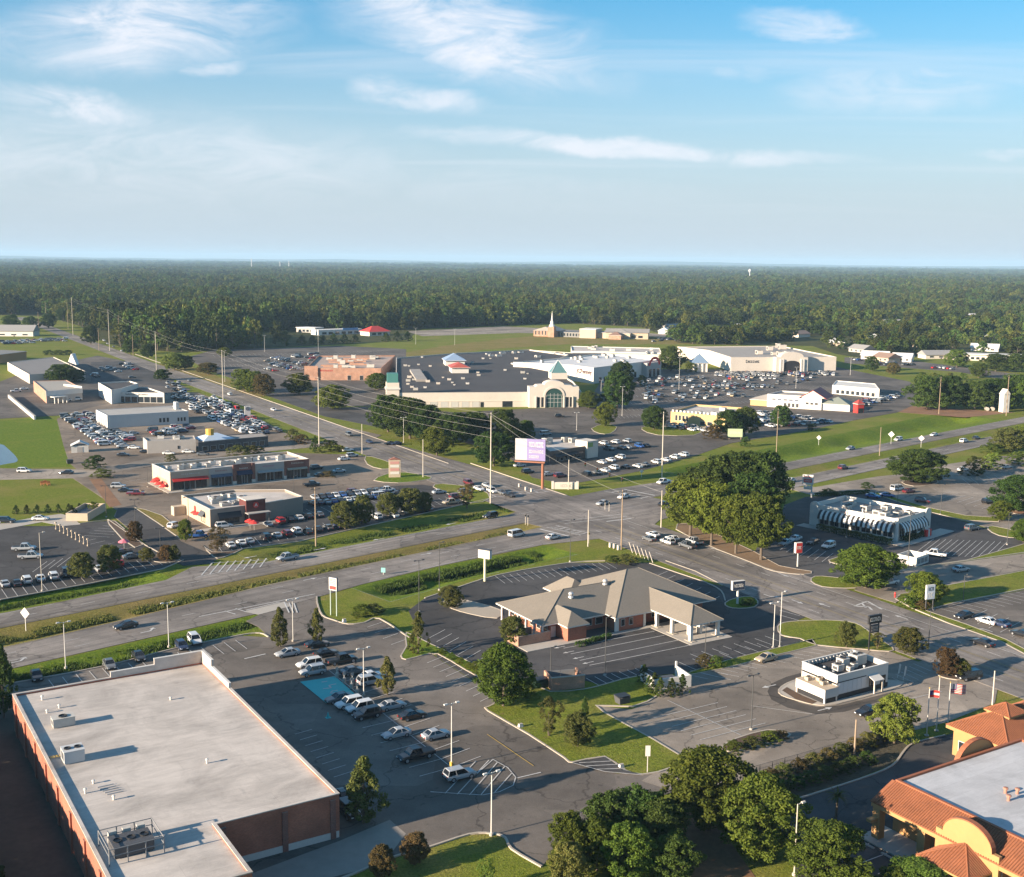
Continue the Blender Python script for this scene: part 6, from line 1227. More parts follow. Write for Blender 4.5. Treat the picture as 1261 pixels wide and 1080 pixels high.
seq('parked along the verge of the plaza lot', '284 674 330 sw;297 671 330 sw;307 669 330 sl;327 664 330 uk;341 662 330 sl;353 660 330 um;365 657 330 uw;379 657 330 sk;391 654 330 sk;404 652 330 sg;417 650 330 sn;433 646 330 sk;446 643 330 sk;464 639 330 uw;485 637 330 sw;500 632 330 uw;514 629 330 sk;527 629 330 sg')
seq('parked before the grill restaurant', '345 644 330 ur;357 642 330 sk;368 640 330 sw;380 638 330 sk;330 648 330 sl;393 636 330 sg')
seq('parked in the inner rows of the plaza lot', '384 599 60 pk;436 608 60 um;476 606 60 pw;468 613 60 vw;490 610 60 sk;541 608 60 sl;556 621 240 pt;562 614 60 um;573 608 60 ug;480 618 60 sg;495 615 60 sw;510 613 60 sl;524 618 60 sk')
for i, c in enumerate('knlbkwlnkbl'): seq('parked in the dark paved block of the plaza lot', f'{385 + 8.5 * i} {622 - .9 * i} 330 s{c};{388 + 8.5 * i} {615 - .9 * i} 150 s{"lknwbklwkgn"[i]}')
seq('parked at the end of the shopping strip', '428 556 60 sw;424 567 60 sw;434 563 60 ul;390 578 60 uk;395 587 60 sk;418 582 60 sl')
seq('parked at the brown restaurant', '650 583 60 uk;675 586 60 sl;690 588 60 um;722 586 330 uk;735 584 330 sg;745 581 330 sw;756 578 330 uw;741 571 330 sw;752 568 330 sw;764 565 330 uw;640 575 60 sl')
seq('parked along the highway bank by the brown restaurant', '785 576 330 sw;794 574 330 sg;808 571 330 uw;820 568 330 sw;831 565 330 uw;842 562 330 uw;770 577 330 sk')
seq('by the arched mall entrance', '689 514 80 uk;672 536 60 vl', .07)
seq('behind the shopping strip', '208 560 85 sw;232 558 85 sw;250 561 85 sg;152 562 85 sk;180 558 85 sk;165 553 85 sw', .07)
seq('parked by the brick workshop', '20 483 60 pw;30 480 60 sw;82 494 60 vw;95 493 60 vw', .07)
# grids of cars too many to place by hand
rg = random.Random(21)
def grid(where, poly, deg, fill, dx=2.9, dy=6.6, aisle=True, z=.06):
    pw = [Vector((p.x, p.y)) for p in PP(poly)]; a = R_(deg); u = Vector((math.cos(a), -math.sin(a))); v = Vector((math.sin(a), math.cos(a)))
    us = [p.dot(u) for p in pw]; vs_ = [p.dot(v) for p in pw]
    def inside(p):
        c = False; n = len(pw)
        for i in range(n):
            A, B = pw[i], pw[i - 1]
            if (A.y > p.y) != (B.y > p.y) and p.x < (B.x - A.x) * (p.y - A.y) / (B.y - A.y) + A.x: c = not c
        return c
    y = min(vs_); k = 0
    while y < max(vs_):
        x = min(us)
        while x < max(us):
            p = u * x + v * y
            clump = mnoise.noise(Vector((p.x * .03, p.y * .03, 2))) * .7
            if inside(p) and rg.random() < fill + clump: REC.append((Vector((p.x, p.y, 0)) + Vector((rg.uniform(-.25, .25), rg.uniform(-.5, .5), 0)), deg + (180 if rg.random() < .4 else 0) + rg.uniform(-2, 2), rg.choice(['sedan', 'sedan', 'suv', 'suv', 'pickup', 'hatchback', 'van']), rg.choice(['white'] * 7 + ['silver'] * 5 + ['grey'] * 4 + ['black'] * 4 + ['red', 'maroon', 'blue', 'dark blue', 'tan']), where, z, False))
            x += dx
        k += 1; y += 5.4 if (k % 2 or not aisle) else 12.5
grid('in the packed dealer lot beside the meadow', [(76, 514), (118, 508), (122, 528), (166, 535), (156, 552), (106, 546)], 60, .8, aisle=False)
grid('in the rows before the pale service hall', [(176, 531), (236, 525), (242, 533), (182, 539)], 60, .75, aisle=False)
grid('in the dealer rows along the cross street', [(228, 492), (260, 488), (345, 533), (302, 538), (264, 521), (236, 510)], 330, .8, aisle=False)
grid('in the lot of the car showroom', [(118, 454), (160, 447), (176, 466), (112, 467)], 60, .2)
grid('in the red car row beside the showroom', [(203, 474), (219, 470), (236, 492), (216, 495)], 330, .7, aisle=False)
grid('in the big mall car park', [(772, 468), (880, 463), (1020, 464), (960, 476), (930, 488), (800, 498)], 20, .34)
grid('in the row before the far department store', [(880, 460), (1030, 459.5), (1030, 463), (880, 464)], 5, .75, aisle=False)
grid('beside the pink orange brick outlet', [(328, 442), (392, 436), (374, 456), (330, 458)], 60, .34)
grid('between the yellow and the white restaurants', [(924, 514), (948, 507), (1000, 516), (1045, 514), (1010, 524), (935, 527)], 330, .62)
grid('in the row behind the white restaurant', [(1030, 502), (1104, 488), (1108, 491), (1036, 506)], 330, .8, aisle=False)
grid('in the back row of the brown restaurant', [(742, 545), (812, 545), (806, 553), (742, 555)], 330, .5)
grid('before the yellow restaurant', [(822, 523), (884, 530), (880, 534), (822, 528)], 330, .8, aisle=False)
grid('in the lot of the grey house on the far left', [(0, 421), (80, 417), (84, 421), (0, 425)], 60, .5, aisle=False)
grid('beside the church before the woods', [(800, 418), (850, 414), (858, 420), (805, 422)], 60, .4)
grid('by the houses beyond the mall', [(1040, 443), (1110, 447), (1180, 456), (1100, 452)], 60, .25)
REC.sort(key=lambda r: (0 if r[6] else 1, r[0].length))
late = MB()
CNT = {}
for r in REC: CNT[(r[2], r[3], r[4])] = CNT.get((r[2], r[3], r[4]), 0) + 1
for i, (p, deg, kind, c, where, z, hand) in enumerate(REC):
    label = f'{c} {ART[kind]} {where}'; grp = label if CNT[(kind, c, where)] > 1 else None; loc = (p.x, p.y, z)
    if i < 296: (car_full if p.y < 340 else car_simple)(loc, deg + (0 if not hand else rg.uniform(-1.5, 1.5)), kind, c, label, grp)
    else:
        mb = CM_[kind]['mb']; o = len(late.v); M = Matrix.Translation(loc) @ Matrix.Rotation(-R_(deg), 4, 'Z'); late.v += [tuple(M @ Vector(v)) for v in mb.v]; late.f += [tuple(o + t for t in f) for f in mb.f]
        ci = list(CARC).index(c) + 2; late.m += [ci if m == 0 else m - 1 for m in mb.m]
if late.v:
    o = late.build('parked_cars', [CGLASS, TYRE] + list(CARC.values()), kind='stuff'); o['label'] = 'mass of small parked cars in the far mall car parks'; o['category'] = 'parked cars'
# ------------------------------------------------------------------ lamps, poles, signs
WOOD = mat('pole_wood', (.30, .22, .15), .9, n=.15, scale=2); STEEL = mat('lamp_steel', (.60, .57, .52), .5); DARKST = mat('dark_steel', (.06, .06, .06), .5); CONCP = mat('concrete_pole', (.52, .46, .38), .8, n=.06)
def py_near(y): return y > 850
def lamp(px, by, ty, label, group=None, m=None, heads=2, deg=58, base=False):
    b = P(px, by); h = h_of(px, by, ty); T = thing('lamp_post', label, 'lamp post', (b.x, b.y, 0), R_(90 - deg), group); m = m or STEEL
    MB().tube((0, 0, 0), (0, 0, h), .1 if py_near(by) else .085, .06, 8).build('pole', m, T)
    MB().lathe([(.27, 0), (.27, .8 if base else .3), (.24, .85 if base else .32), (.09, .86 if base else .34)], 10).build('footing', YELLOW if base == 2 else CONC, T)
    for k in range(heads):
        s = 1 if k == 0 else -1; mb = MB(); mb.tube((0, 0, h - .1), (s * .7, 0, h), .05, .05, 6); o = mb.build('arm', m, T); MB().hexa([(s * .95 - .3, -.17, h - .08), (s * .95 + .3, -.17, h - .08), (s * .95 + .3, .17, h - .08), (s * .95 - .3, .17, h - .08)], [(s * .95 - .25, -.13, h + .1), (s * .95 + .25, -.13, h + .1), (s * .95 + .25, .13, h + .1), (s * .95 - .25, .13, h + .1)]).build('lamp_head', m, o)
    return T
lamp(556, 945, 866, 'tall white lamp post with ochre base among the parked cars', None, STEEL, 2, 58, 2)
lamp(605, 1029, 951, 'white twin lamp post on the grass corner below the hatched bay', None, STEEL, 2, 58)
lamp(448, 857, 798, 'white twin lamp post beside the teal bay', None, STEEL, 2, 58)
lamp(208, 797, 742, 'white lamp post behind the brick store with the stepped parapet', None, STEEL, 2, 58)
lamp(81, 823, 766, 'thin pale lamp post on the grass strip behind the brick store', None, STEEL, 2, 58)
lamp(361, 790, 738, 'pale lamp post between the narrow trees at the store entrance', None, STEEL, 2, 58)
lamp(978, 1078, 990, 'grey single lamp post before the hotel lot', None, CONCP, 1, 58)
lamp(925, 899, 831, 'dark lamp post at the kerbed bed of the burger lot', None, DARKST, 2, 58)
lamp(1140, 870, 828, 'pale pole at the edge of the burger lot exit', None, CONCP, 0, 58) if False else None
for q, lb in (((516, 754, 690), 'thin dark lamp post at the back corner of the bank lot'), ((541, 727, 668), 'thin dark lamp post in the ditch grass behind the bank'), ((745, 832, 760), 'thin dark lamp post before the drive through lanes'), ((678, 832, 797), 'short dark lamp post beside the brick bin enclosure'), ((868, 815, 768), 'dark lamp post on the divider strip of the bank'), ((702, 692, 640), 'thin lamp post in the grass behind the bank roof')): lamp(*q, lb, None, DARKST, 1 if q[0] != 516 else 2, 58)
lamp(960, 797, 729, 'white flood lamp post at the tip of the corner lawn', None, STEEL, 1, 58); lamp(952, 798, 742, 'short white lamp post at the tip of the corner lawn', None, STEEL, 2, 58)
lamp(52, 728, 656, 'wide pale lamp post at the verge of the shop lot', None, CONCP, 1, 47)
for q, lb in (((1118, 696, 634), 'black lamp post beside the white panelled enclosure'), ((1158, 634, 597), 'black lamp post behind the diner'), ((1240, 671, 632), 'black lamp post at the end of the diner lot'), ((1186, 741, 708), 'black lamp post on the lawn beside the side street'), ((1143, 800, 752), 'thin dark lamp post beside the cross street'), ((1105, 622, 592), 'pale lamp post between diner and open lot'), ((966, 625, 585), 'black lamp post beside the red and white pole sign'), ((1042, 662, 628), 'thin dark lamp post before the striped awnings'), ((362, 622, 586), 'dark lamp post with yellow base in the plaza lot')): lamp(*q, lb, None, DARKST, 1, 58, 2 if q[0] == 362 else False)
for q, lb in (((167, 660, 615), 'dark lamp post on the plaza drive planter'), ((131, 637, 598), 'dark lamp post beside the bin yard'), ((198, 690, 650), 'dark lamp post on the kerbed bed of the plaza drive'), ((233, 662, 612), 'dark lamp post at the grill restaurant corner'), ((182, 600, 575), 'dark lamp post at the end wall of the shopping strip')): lamp(*q, lb, None, DARKST, 2, 58)
for q in ((277, 470, 432), (326, 433, 413), (392, 434, 413), (221, 432, 415), (497, 545, 514), (766, 512, 476), (710, 530, 508), (740, 490, 468), (836, 480, 440), (900, 470, 447), (980, 478, 452), (1047, 462, 440), (560, 425, 405), (512, 424, 404)): lamp(*q, 'tall twin lamp post standing in a mall car park', 'lamp posts of the mall car parks', STEEL, 2, 70)
POLES = {}
def upole(px, by, ty, label, group=None, m=None, arms=1, r=.2, key=None):
    b = P(px, by); h = h_of(px, by, ty); T = thing('utility_pole', label, 'utility pole', (b.x, b.y, 0), R_(30), group)
    MB().tube((0, 0, -.1), (0, 0, h), r, r * .65, 9).build('pole', m or CONCP, T)
    for k in range(arms):
        z = h - .6 - 2.2 * k; MB().box(-1.3, 1.3, -.07, .07, z, z + .14).build('crossarm', WOOD, T)
        for x in (-1.1, 0, 1.1): MB().lathe([(.06, 0), (.1, .12), (.05, .25)], 6, (x, 0, z + .14)).build('insulator', DARKST, T)
    POLES[key or px] = (Vector((b.x, b.y, 0)), h); return T
for q, lb in (((604, 620, 508), 'tallest pale utility pole at the corner of the plaza lot'), ((815, 588, 507), 'tall pale utility pole beside the highway bank'), ((393, 547, 464), 'tall utility pole behind the shopping strip'), ((275, 499, 431), 'utility pole beside the dealer cars'), ((193, 464, 408), 'utility pole beside the car showroom'), ((135, 432, 381), 'utility pole at the edge of the woods'), ((90, 413, 366), 'utility pole by the far end of the cross street'), ((956, 558, 503), 'slim wooden pole on the green highway bank'), ((1083, 561, 526), 'dark wooden pole on the mown highway bank')): upole(*q, lb, None, CONCP if q[0] not in (956, 1083) else WOOD, 1 if q[0] != 1083 else 0, .21 if q[0] < 900 else .16)
for q in ((164, 438, 412), (57, 400, 372), (48, 412, 384), (122, 432, 404), (147, 424, 388), (84, 405, 372)): upole(*q, 'thin wooden pole along the far cross street', 'poles along the far cross street', WOOD, 1, .2)
upole(765, 677, 603, 'wooden utility pole at the corner of the bank lawn', None, WOOD, 1, .2); upole(814, 650, 604, 'pale signal pole beside the grove', None, CONCP, 0, .17); upole(724, 673, 628, 'pale signal pole behind the bank roof', None, CONCP, 0, .15); upole(446, 562, 522, 'thin pole beside the plaza entry', None, CONCP, 0, .15); upole(521, 588, 541, 'pale pole at the plaza sign lawn', None, CONCP, 0, .16); upole(700, 603, 566, 'pale pole beside the low cream sign', None, CONCP, 0, .18); upole(389, 672, 600, 'wooden pole with lamp on the plaza verge', None, WOOD, 1, .2); upole(1156, 510, 464, 'wooden pole with three arms before the dark trees', None, WOOD, 3, .2); upole(1239, 512, 462, 'pole rising behind the white tower', None, WOOD, 1, .2); upole(1052, 930, 886, 'short wooden pole at the wire fence', None, WOOD, 0, .17); upole(1222, 868, 826, 'short pale pole above the hotel wing', None, CONCP, 0, .14)
def wire(a, b, dz, label, group, sag=1.2, r=.03):
    (pa, ha), (pb, hb) = POLES[a], POLES[b]; A, B = pa + Vector((0, 0, ha - dz)), pb + Vector((0, 0, hb - dz)); mb = MB(); n = 14; pr = None
    for k in range(n + 1):
        t = k / n; q = A.lerp(B, t) - Vector((0, 0, sag * 4 * t * (1 - t)))
        if pr is not None: mb.tube(pr, q, r, r, 4, False)
        pr = q
    tag(mb.build('power_line', mat('wire', (.25, .24, .22), .5)), label, 'power line', group)
for dz in (.4, 2.6, 4.8, 7.5): wire(604, 393, dz, 'overhead power line between the tall pole and the strip', 'power lines along the cross street')
for a, b in ((393, 275), (275, 193), (193, 135), (135, 90)):
    for dz in (.4, 2.4): wire(a, b, dz, 'overhead power line along the far cross street', 'power lines along the far cross street', 1.6)
wire(765, 604, 1.0, 'span wire across the junction from wooden to tall pole', None, 1.8); wire(814, 604, .5, 'span wire carrying the signals over the junction', None, 1.5)
(pa, ha), (pb, hb) = POLES[814], POLES[604]
for i, t in enumerate((.22, .29, .36, .43)):
    q = (pa + Vector((0, 0, ha - .5))).lerp(pb + Vector((0, 0, hb - .5)), t) - Vector((0, 0, 1.5 * 4 * t * (1 - t)))
    T = thing('traffic_signal', 'black traffic signal hanging from the span wire', 'traffic signal', (q.x, q.y, q.z - 1.15), R_(30), 'signals over the junction'); MB().box(-.22, .22, -.16, .16, 0, 1.15).build('housing', BLACK, T)
    for k in range(3): MB().tube((0, -.17, .2 + .37 * k), (0, -.26, .2 + .37 * k), .14, .15, 10).build('lens', [mat('lens_green', (.01, .12, .06), .3), mat('lens_amber', (.25, .12, .01), .3), mat('lens_red', (.3, .01, .01), .3)][k], T)
for i, (px, by) in enumerate(((725, 669), (647, 646), (650, 647), (745, 628), (750, 630))):
    b = P(px, by); T = thing('pedestrian_signal', 'short pale pedestrian signal post at the junction', 'signal post', (b.x, b.y, 0), R_(30), 'pedestrian signals'); MB().tube((0, 0, 0), (0, 0, 3.0), .08, .07, 8).build('post', CONCP, T); MB().box(-.2, .2, -.14, .14, 2.3, 2.9).build('signal_head', YELLOW if i == 0 else DARKST, T)
for i in range(6):
    b = P(779 + 5 * i, 681 + 2.4 * i); T = thing('guy_guard', 'yellow leaning guy wire guard on the bank lawn', 'guard', (b.x, b.y, 0), 0, 'guy wire guards'); MB().tube((0, 0, 0), (-.9, .6, 2.6), .09, .08, 6).build('sleeve', CREAM, T); MB().tube((-.9, .6, 2.6), (-1.6, 1.05, 4.6), .02, .02, 4).build('wire', DARKST, T)
for px, by in ((752, 674), (757, 675), (762, 677), (648, 604), (655, 606), (640, 600)):
    b = P(px, by); T = thing('cabinet', 'small pale utility cabinet at the corner of the junction', 'cabinet', (b.x, b.y, 0), R_(30), 'cabinets at the junction'); MB().box(-.4, .4, -.3, .3, 0, 1.2).build('body', CONCP, T); MB().box(-.35, .35, -.33, -.3, .15, 1.05).build('door', STEEL, T)
# signs
def signbox(T, x0, x1, z0, z1, m, d=.25, edge=None, name='sign_box', y=0):
    o = MB().box(x0, x1, y - d, y + d, z0, z1).build(name, edge or WPAINT, T)
    for s in (-1, 1): MB().box(x0 + .06, x1 - .06, y + s * d, y + s * (d + .02), z0 + .06, z1 - .06).build('face', m, o) if s > 0 else MB().box(x0 + .06, x1 - .06, y - d - .02, y - d, z0 + .06, z1 - .06).build('face', m, o)
    return o
def stroke_text(T, x0, x1, z0, z1, m, n, y, seed):
    r = random.Random(seed); mb = MB(); w = (x1 - x0) / n
    for k in range(n):
        a = x0 + w * (k + .12); b = a + w * .7; t = (z1 - z0) * .2; q = r.randrange(4)
        mb.box(a, a + w * .18, y - .02, y, z0, z1)
        if q != 1: mb.box(a + w * .18, b, y - .02, y, z1 - t, z1)
        if q in (0, 2): mb.box(a + w * .18, b, y - .02, y, z0, z0 + t)
        if q in (1, 3): mb.box(b - w * .16, b, y - .02, y, z0, z1 - t)
    return mb.build('lettering', m, T)
def sign(name, label, px, by, deg, cat='sign'): b = P(px, by); return thing(name, label, cat, (b.x, b.y, 0), R_(90 - deg))
T = sign('pylon_sign', 'tall two pole store sign with white red lettered panels', 411, 758, 118); h = h_of(411, 758, 711)
for x in (-.75, .75): MB().tube((x, 0, 0), (x, 0, h), .11, .1, 8).build('pole', mat('pale_green_pole', (.42, .5, .44), .6), T)
signbox(T, -1.0, 1.0, h * .66, h, WPAINT, .2, BLUEGREY); stroke_text(T, -.7, .7, h * .90, h * .97, REDC, 4, -.23, 1); stroke_text(T, -.7, .7, h * .82, h * .88, REDC, 5, -.23, 2); MB().box(-.8, .8, -.24, -.22, h * .69, h * .78).build('face_panel', REDC, T)
T = sign('pole_sign', 'white box sign on a thick cream pole in the ditch grass', 597, 716, 120); h = h_of(597, 716, 677); MB().tube((0, 0, 0), (0, 0, h * .72), .28, .28, 10).build('pole', mat('cream_pole', (.66, .62, .42), .7), T); signbox(T, -1.5, 1.5, h * .74, h, WPAINT, .5); MB().box(-1.6, 1.6, -.6, .6, h, h + .12).build('cap', DKGREY, T); stroke_text(T, -1.1, 1.1, h * .82, h * .92, GREYW, 6, -.53, 3)
T = sign('bank_sign', 'dark box sign on a white pole on the small island of the bank', 908, 744, 70); h = h_of(908, 744, 715); MB().tube((0, 0, 0), (0, 0, h * .65), .26, .26, 10).build('pole', WPAINT, T); signbox(T, -1.5, 1.5, h * .62, h, mat('navy_face', (.03, .04, .07), .4), .35, WPAINT); stroke_text(T, -1.1, 1.1, h * .74, h * .88, WPAINT, 6, -.38, 4)
T = sign('double_sign', 'black double panel sign on two black posts at the corner lawn', 1075, 800, 62); h = h_of(1075, 800, 757)
for x in (-1.1, 1.1): MB().box(x - .1, x + .1, -.1, .1, 0, h).build('post', BLACK, T)
signbox(T, -1.6, 1.6, h * .76, h, BLACK, .22, BLACK); signbox(T, -1.0, 1.0, h * .50, h * .72, DKGREY, .15, BLACK); stroke_text(T, -1.3, 1.3, h * .83, h * .94, WPAINT, 7, -.25, 5); stroke_text(T, -.8, .8, h * .62, h * .68, GREYW, 8, -.18, 6); stroke_text(T, -.8, .8, h * .54, h * .59, GREYW, 7, -.18, 7)
T = sign('roadside_sign', 'white roadside sign with two panels before the ball shaped tree', 1144, 752, 70); h = h_of(1144, 752, 720)
for x in (-.9, .9): MB().box(x - .09, x + .09, -.09, .09, 0, h).build('post', DKGREY, T)
signbox(T, -1.1, 1.1, h * .45, h, mat('pale_blue_face', (.5, .55, .62), .6), .18); stroke_text(T, -.7, .7, h * .78, h * .92, DKGREY, 3, -.21, 8); stroke_text(T, -.8, .8, h * .52, h * .7, WPAINT, 2, -.21, 9)
T = sign('pole_sign', 'small white and red box sign on a white pole at the diner entrance', 982, 698, 70); h = h_of(982, 698, 668); MB().box(-.12, .12, -.12, .12, 0, h * .62).build('pole', WPAINT, T); signbox(T, -.9, .9, h * .58, h, RED, .4); stroke_text(T, -.6, .6, h * .74, h * .86, WPAINT, 4, -.43, 10)
T = sign('pole_sign', 'large white and red pole sign beside the highway', 999, 613, 112); h = h_of(999, 613, 585); MB().box(-.2, .2, -.2, .2, 0, h * .6).build('pole', WPAINT, T); signbox(T, -2.9, .4, h * .58, h, WPAINT, .4); signbox(T, -2.4, 0, h * .36, h * .52, CREAM, .3); MB().box(-2.5, 0, -.46, -.42, h * .67, h * .83).build('emblem', REDC, T); stroke_text(T, -2.2, -.3, h * .71, h * .79, WPAINT, 5, -.47, 21); stroke_text(T, -2.5, 0, h * .88, h * .95, REDC, 8, -.45, 11)
T = sign('billboard', 'large white and lilac billboard on a single rusty post', 668, 602, 105, 'billboard'); h = h_of(668, 602, 541); RUST = mat('rust_steel', (.28, .11, .06), .8, n=.2); MB().tube((0, 0, 0), (0, 0, h * .62), .45, .42, 12).build('post', RUST, T)
W2 = 9.6; MB().box(-W2 + .6, .9, -.5, .5, h * .56, h).build('panel_back', DKGREY, T); MB().box(-W2 + .6, -5.2, -.56, -.5, h * .57, h).build('face', mat('poster_white', (.42, .41, .40), .6), T); MB().box(-5.2, .9, -.56, -.5, h * .57, h).build('face', mat('lilac_face', (.24, .20, .38), .6), T); MB().box(-W2 + .6, .9, -1.3, -.5, h * .53, h * .555).build('walkway', RUST, T); stroke_text(T, -4.4, .3, h * .84, h * .94, WPAINT, 9, -.58, 12); stroke_text(T, -4.4, .3, h * .72, h * .78, WPAINT, 11, -.58, 13); stroke_text(T, -4.4, -1.2, h * .62, h * .67, WPAINT, 9, -.58, 14)
T = sign('monument_sign', 'low cream monument sign on the grass at the junction', 680, 602, 88); MB().box(0, 8.2, -.4, .4, 0, 2.2).build('wall', CREAM, T); MB().box(-.2, .5, -.5, .5, 0, 2.5).build('pier', CREAM, T); MB().box(7.7, 8.4, -.5, .5, 0, 2.5).build('pier', CREAM, T); stroke_text(T, 2.6, 6.2, .6, 1.6, GREYW, 6, -.42, 15)
T = sign('roadside_sign', 'pale green board sign beside the yellow restaurant', 905, 541, 92); MB().box(-3, 3, -.2, .2, 1.0, 4.4).build('board', mat('pale_green', (.42, .5, .30), .7), T); stroke_text(T, -2.2, 2.2, 2.2, 3.2, WPAINT, 8, -.22, 16)
for x in (-2.4, 2.4): MB().box(x - .15, x + .15, -.15, .15, 0, 1.0).build('post', WOOD, T)
T = sign('monument_sign', 'brick plaza sign with pink panels on the sign lawn', 486, 588, 80); h = h_of(486, 588, 566); MB().box(-1.9, 1.9, -.5, .5, 0, h).build('tower', TAN, T); MB().extrude_y([(-2.1, h), (0, h + .9), (2.1, h)], -.6, .6).build('cap', BRICKD, T)
for k in range(4): MB().box(-1.5, 1.5, -.56, -.5, h * (.2 + .19 * k), h * (.34 + .19 * k)).build('panel', [WPAINT, mat('rose_panel', (.5, .25, .22), .6)][k % 2], T)
T = sign('dealer_sign', 'dealer pylon sign with dark oval emblem beside the parked cars', 305, 516, 70); h = h_of(305, 516, 500); MB().box(-1.3, 1.3, -.4, .4, 0, h).build('pylon', METALW, T); MB().tube((0, -.5, h * .8), (0, -.42, h * .8), .9, .9, 14).build('emblem', BLUEGREY, T)
for i, (px, by, ty, lb) in enumerate(((32, 777, 748, 'white diamond sign on a post in the highway median by the evergreen'), (1097, 547, 531, 'white diamond sign on the mown highway bank'), (1134, 551, 536, 'white diamond sign on the highway median'), (790, 588, 578, 'pale diamond sign beside the cars on the highway bank'), (1008, 548, 536, 'small pale diamond sign on the green bank'))):
    T = sign('road_sign', lb, px, by, 112, 'road sign'); h = h_of(px, by, ty); MB().box(-.05, .05, -.04, .04, 0, h * .7).build('post', STEEL, T); s = h * .24; MB().extrude_y([(-s, h - s), (0, h), (s, h - s), (0, h - 2 * s)], -.06, -.03).build('plate', WPAINT, T)
T = sign('road_sign', 'white rectangular sign on a post on the lawn island', 797, 952, 88, 'road sign'); h = h_of(797, 952, 918); MB().box(-.05, .05, -.04, .04, 0, h).build('post', STEEL, T); MB().box(-.35, .35, -.08, -.05, h * .62, h).build('plate', WPAINT, T)
T = sign('road_sign', 'small teal board on the highway shoulder', 472, 708, 100, 'road sign'); MB().box(-.5, .5, -.04, .04, .6, 1.7).build('plate', mat('teal_board', (.2, .45, .42), .6), T); MB().box(-.05, .05, .0, .06, 0, .62).build('post', STEEL, T)
for px, by, lb in ((1102, 736, 'red hydrant marker at the side street corner'), (1115, 743, 'white marker post on the verge by the white sign')):
    T = sign('marker_post', lb, px, by, 60, 'post'); MB().lathe([(.16, 0), (.16, .9), (.22, .95), (.18, 1.15), (.05, 1.25)], 10).build('post', MATS['red_panel'] if px == 1102 else WPAINT, T); MB().box(-.3, .3, -.06, .06, .62, .78).build('outlet', MATS['red_panel'] if px == 1102 else STEEL, T)
for px, by, lb in ((641, 896, 'small white box on the kerb of the lawn island'), (765, 946, 'white box beside the hatched bay'), (424, 766, 'pale stone by the tall store sign')):
    T = sign('marker_box', lb, px, by, 60, 'box'); MB().hexa([(-.4, -.3, 0), (.4, -.3, 0), (.4, .3, 0), (-.4, .3, 0)], [(-.3, -.2, .6), (.3, -.2, .6), (.3, .2, .6), (-.3, .2, .6)]).build('body', WPAINT, T); MB().box(-.32, .32, -.22, .22, .6, .66).build('lid', CONC, T)
# bollards by the teal bay and in the shop lot
for px, by in ((415, 835), (424, 841), (433, 848), (440, 855), (434, 842)): b = P(px, by); T = thing('bollard', 'grey sign bollard beside the teal bay', 'bollard', (b.x, b.y, .05), R_(30), 'bollards beside the teal bay'); MB().lathe([(.3, 0), (.3, .8), (.26, .9)], 10).build('base', CONC, T); MB().box(-.05, .05, -.05, .05, .9, 1.9).build('post', STEEL, T); MB().box(-.25, .25, -.07, -.05, 1.4, 1.95).build('plate', GREYW, T)
T = sign('traffic_cone', 'teal traffic cone beside the teal bay', 404, 884, 58, 'cone'); MB().lathe([(.3, .06), (.26, .1), (.05, .95)], 10).build('shell', TEAL, T); MB().box(-.4, .4, -.4, .4, 0, .07).build('base', TEAL, T)
for i in range(9): b = P(69 + 4.9 * i, 652 + 2.6 * i); T = thing('menu_post', 'pale ordering post in the curved row of the shop lot', 'post', (b.x, b.y, .05), R_(50), 'ordering posts in the shop lot'); MB().lathe([(.22, 0), (.22, .35), (.1, .4), (.09, 1.7)], 9).build('post', TAN, T); MB().box(-.22, .22, -.18, .18, 1.65, 2.0).build('head', TAN, T)
def parasol(px, by, label, group, m): b = P(px, by); T = thing('parasol', label, 'parasol', (b.x, b.y, .05), 0, group); MB().tube((0, 0, 0), (0, 0, 2.4), .04, .04, 6).build('pole', STEEL, T); MB().lathe([(1.5, 1.95), (1.1, 2.25), (.6, 2.5), (.05, 2.75)], 8).build('canopy', m, T)
for px, by in ((308, 651), (313, 653), (241, 640), (244, 642)): parasol(px, by, 'red parasol beside the grill restaurant', 'red parasols at the grill', REDC)
parasol(153, 677, 'pink closed looking parasol in the shop lot', None, mat('pink_canvas', (.6, .16, .2), .7))
for k, (px, by) in enumerate(((191, 601), (196, 604), (202, 607), (193, 598))): parasol(px, by, 'red parasol on the terrace at the end of the shopping strip', 'red parasols at the shopping strip', REDC)
for k, (px, by) in enumerate(((52, 598), (56, 597), (60, 598))): T = sign('garden_chair', 'orange garden chair on the lawn beside the back street', px, by, 60, 'chair'); T['group'] = 'chairs on the lawn'; MB().box(-.5, .5, -.5, .5, .4, .55).build('seat', mat('orange_plastic', (.6, .25, .08), .5), T); MB().box(-.5, .5, .4, .55, .55, 1.4).build('backrest', MATS['orange_plastic'], T); [MB().box(a - .05, a + .05, b_ - .05, b_ + .05, 0, .4).build('leg', MATS['orange_plastic'], T) for a in (-.4, .4) for b_ in (-.4, .4)]
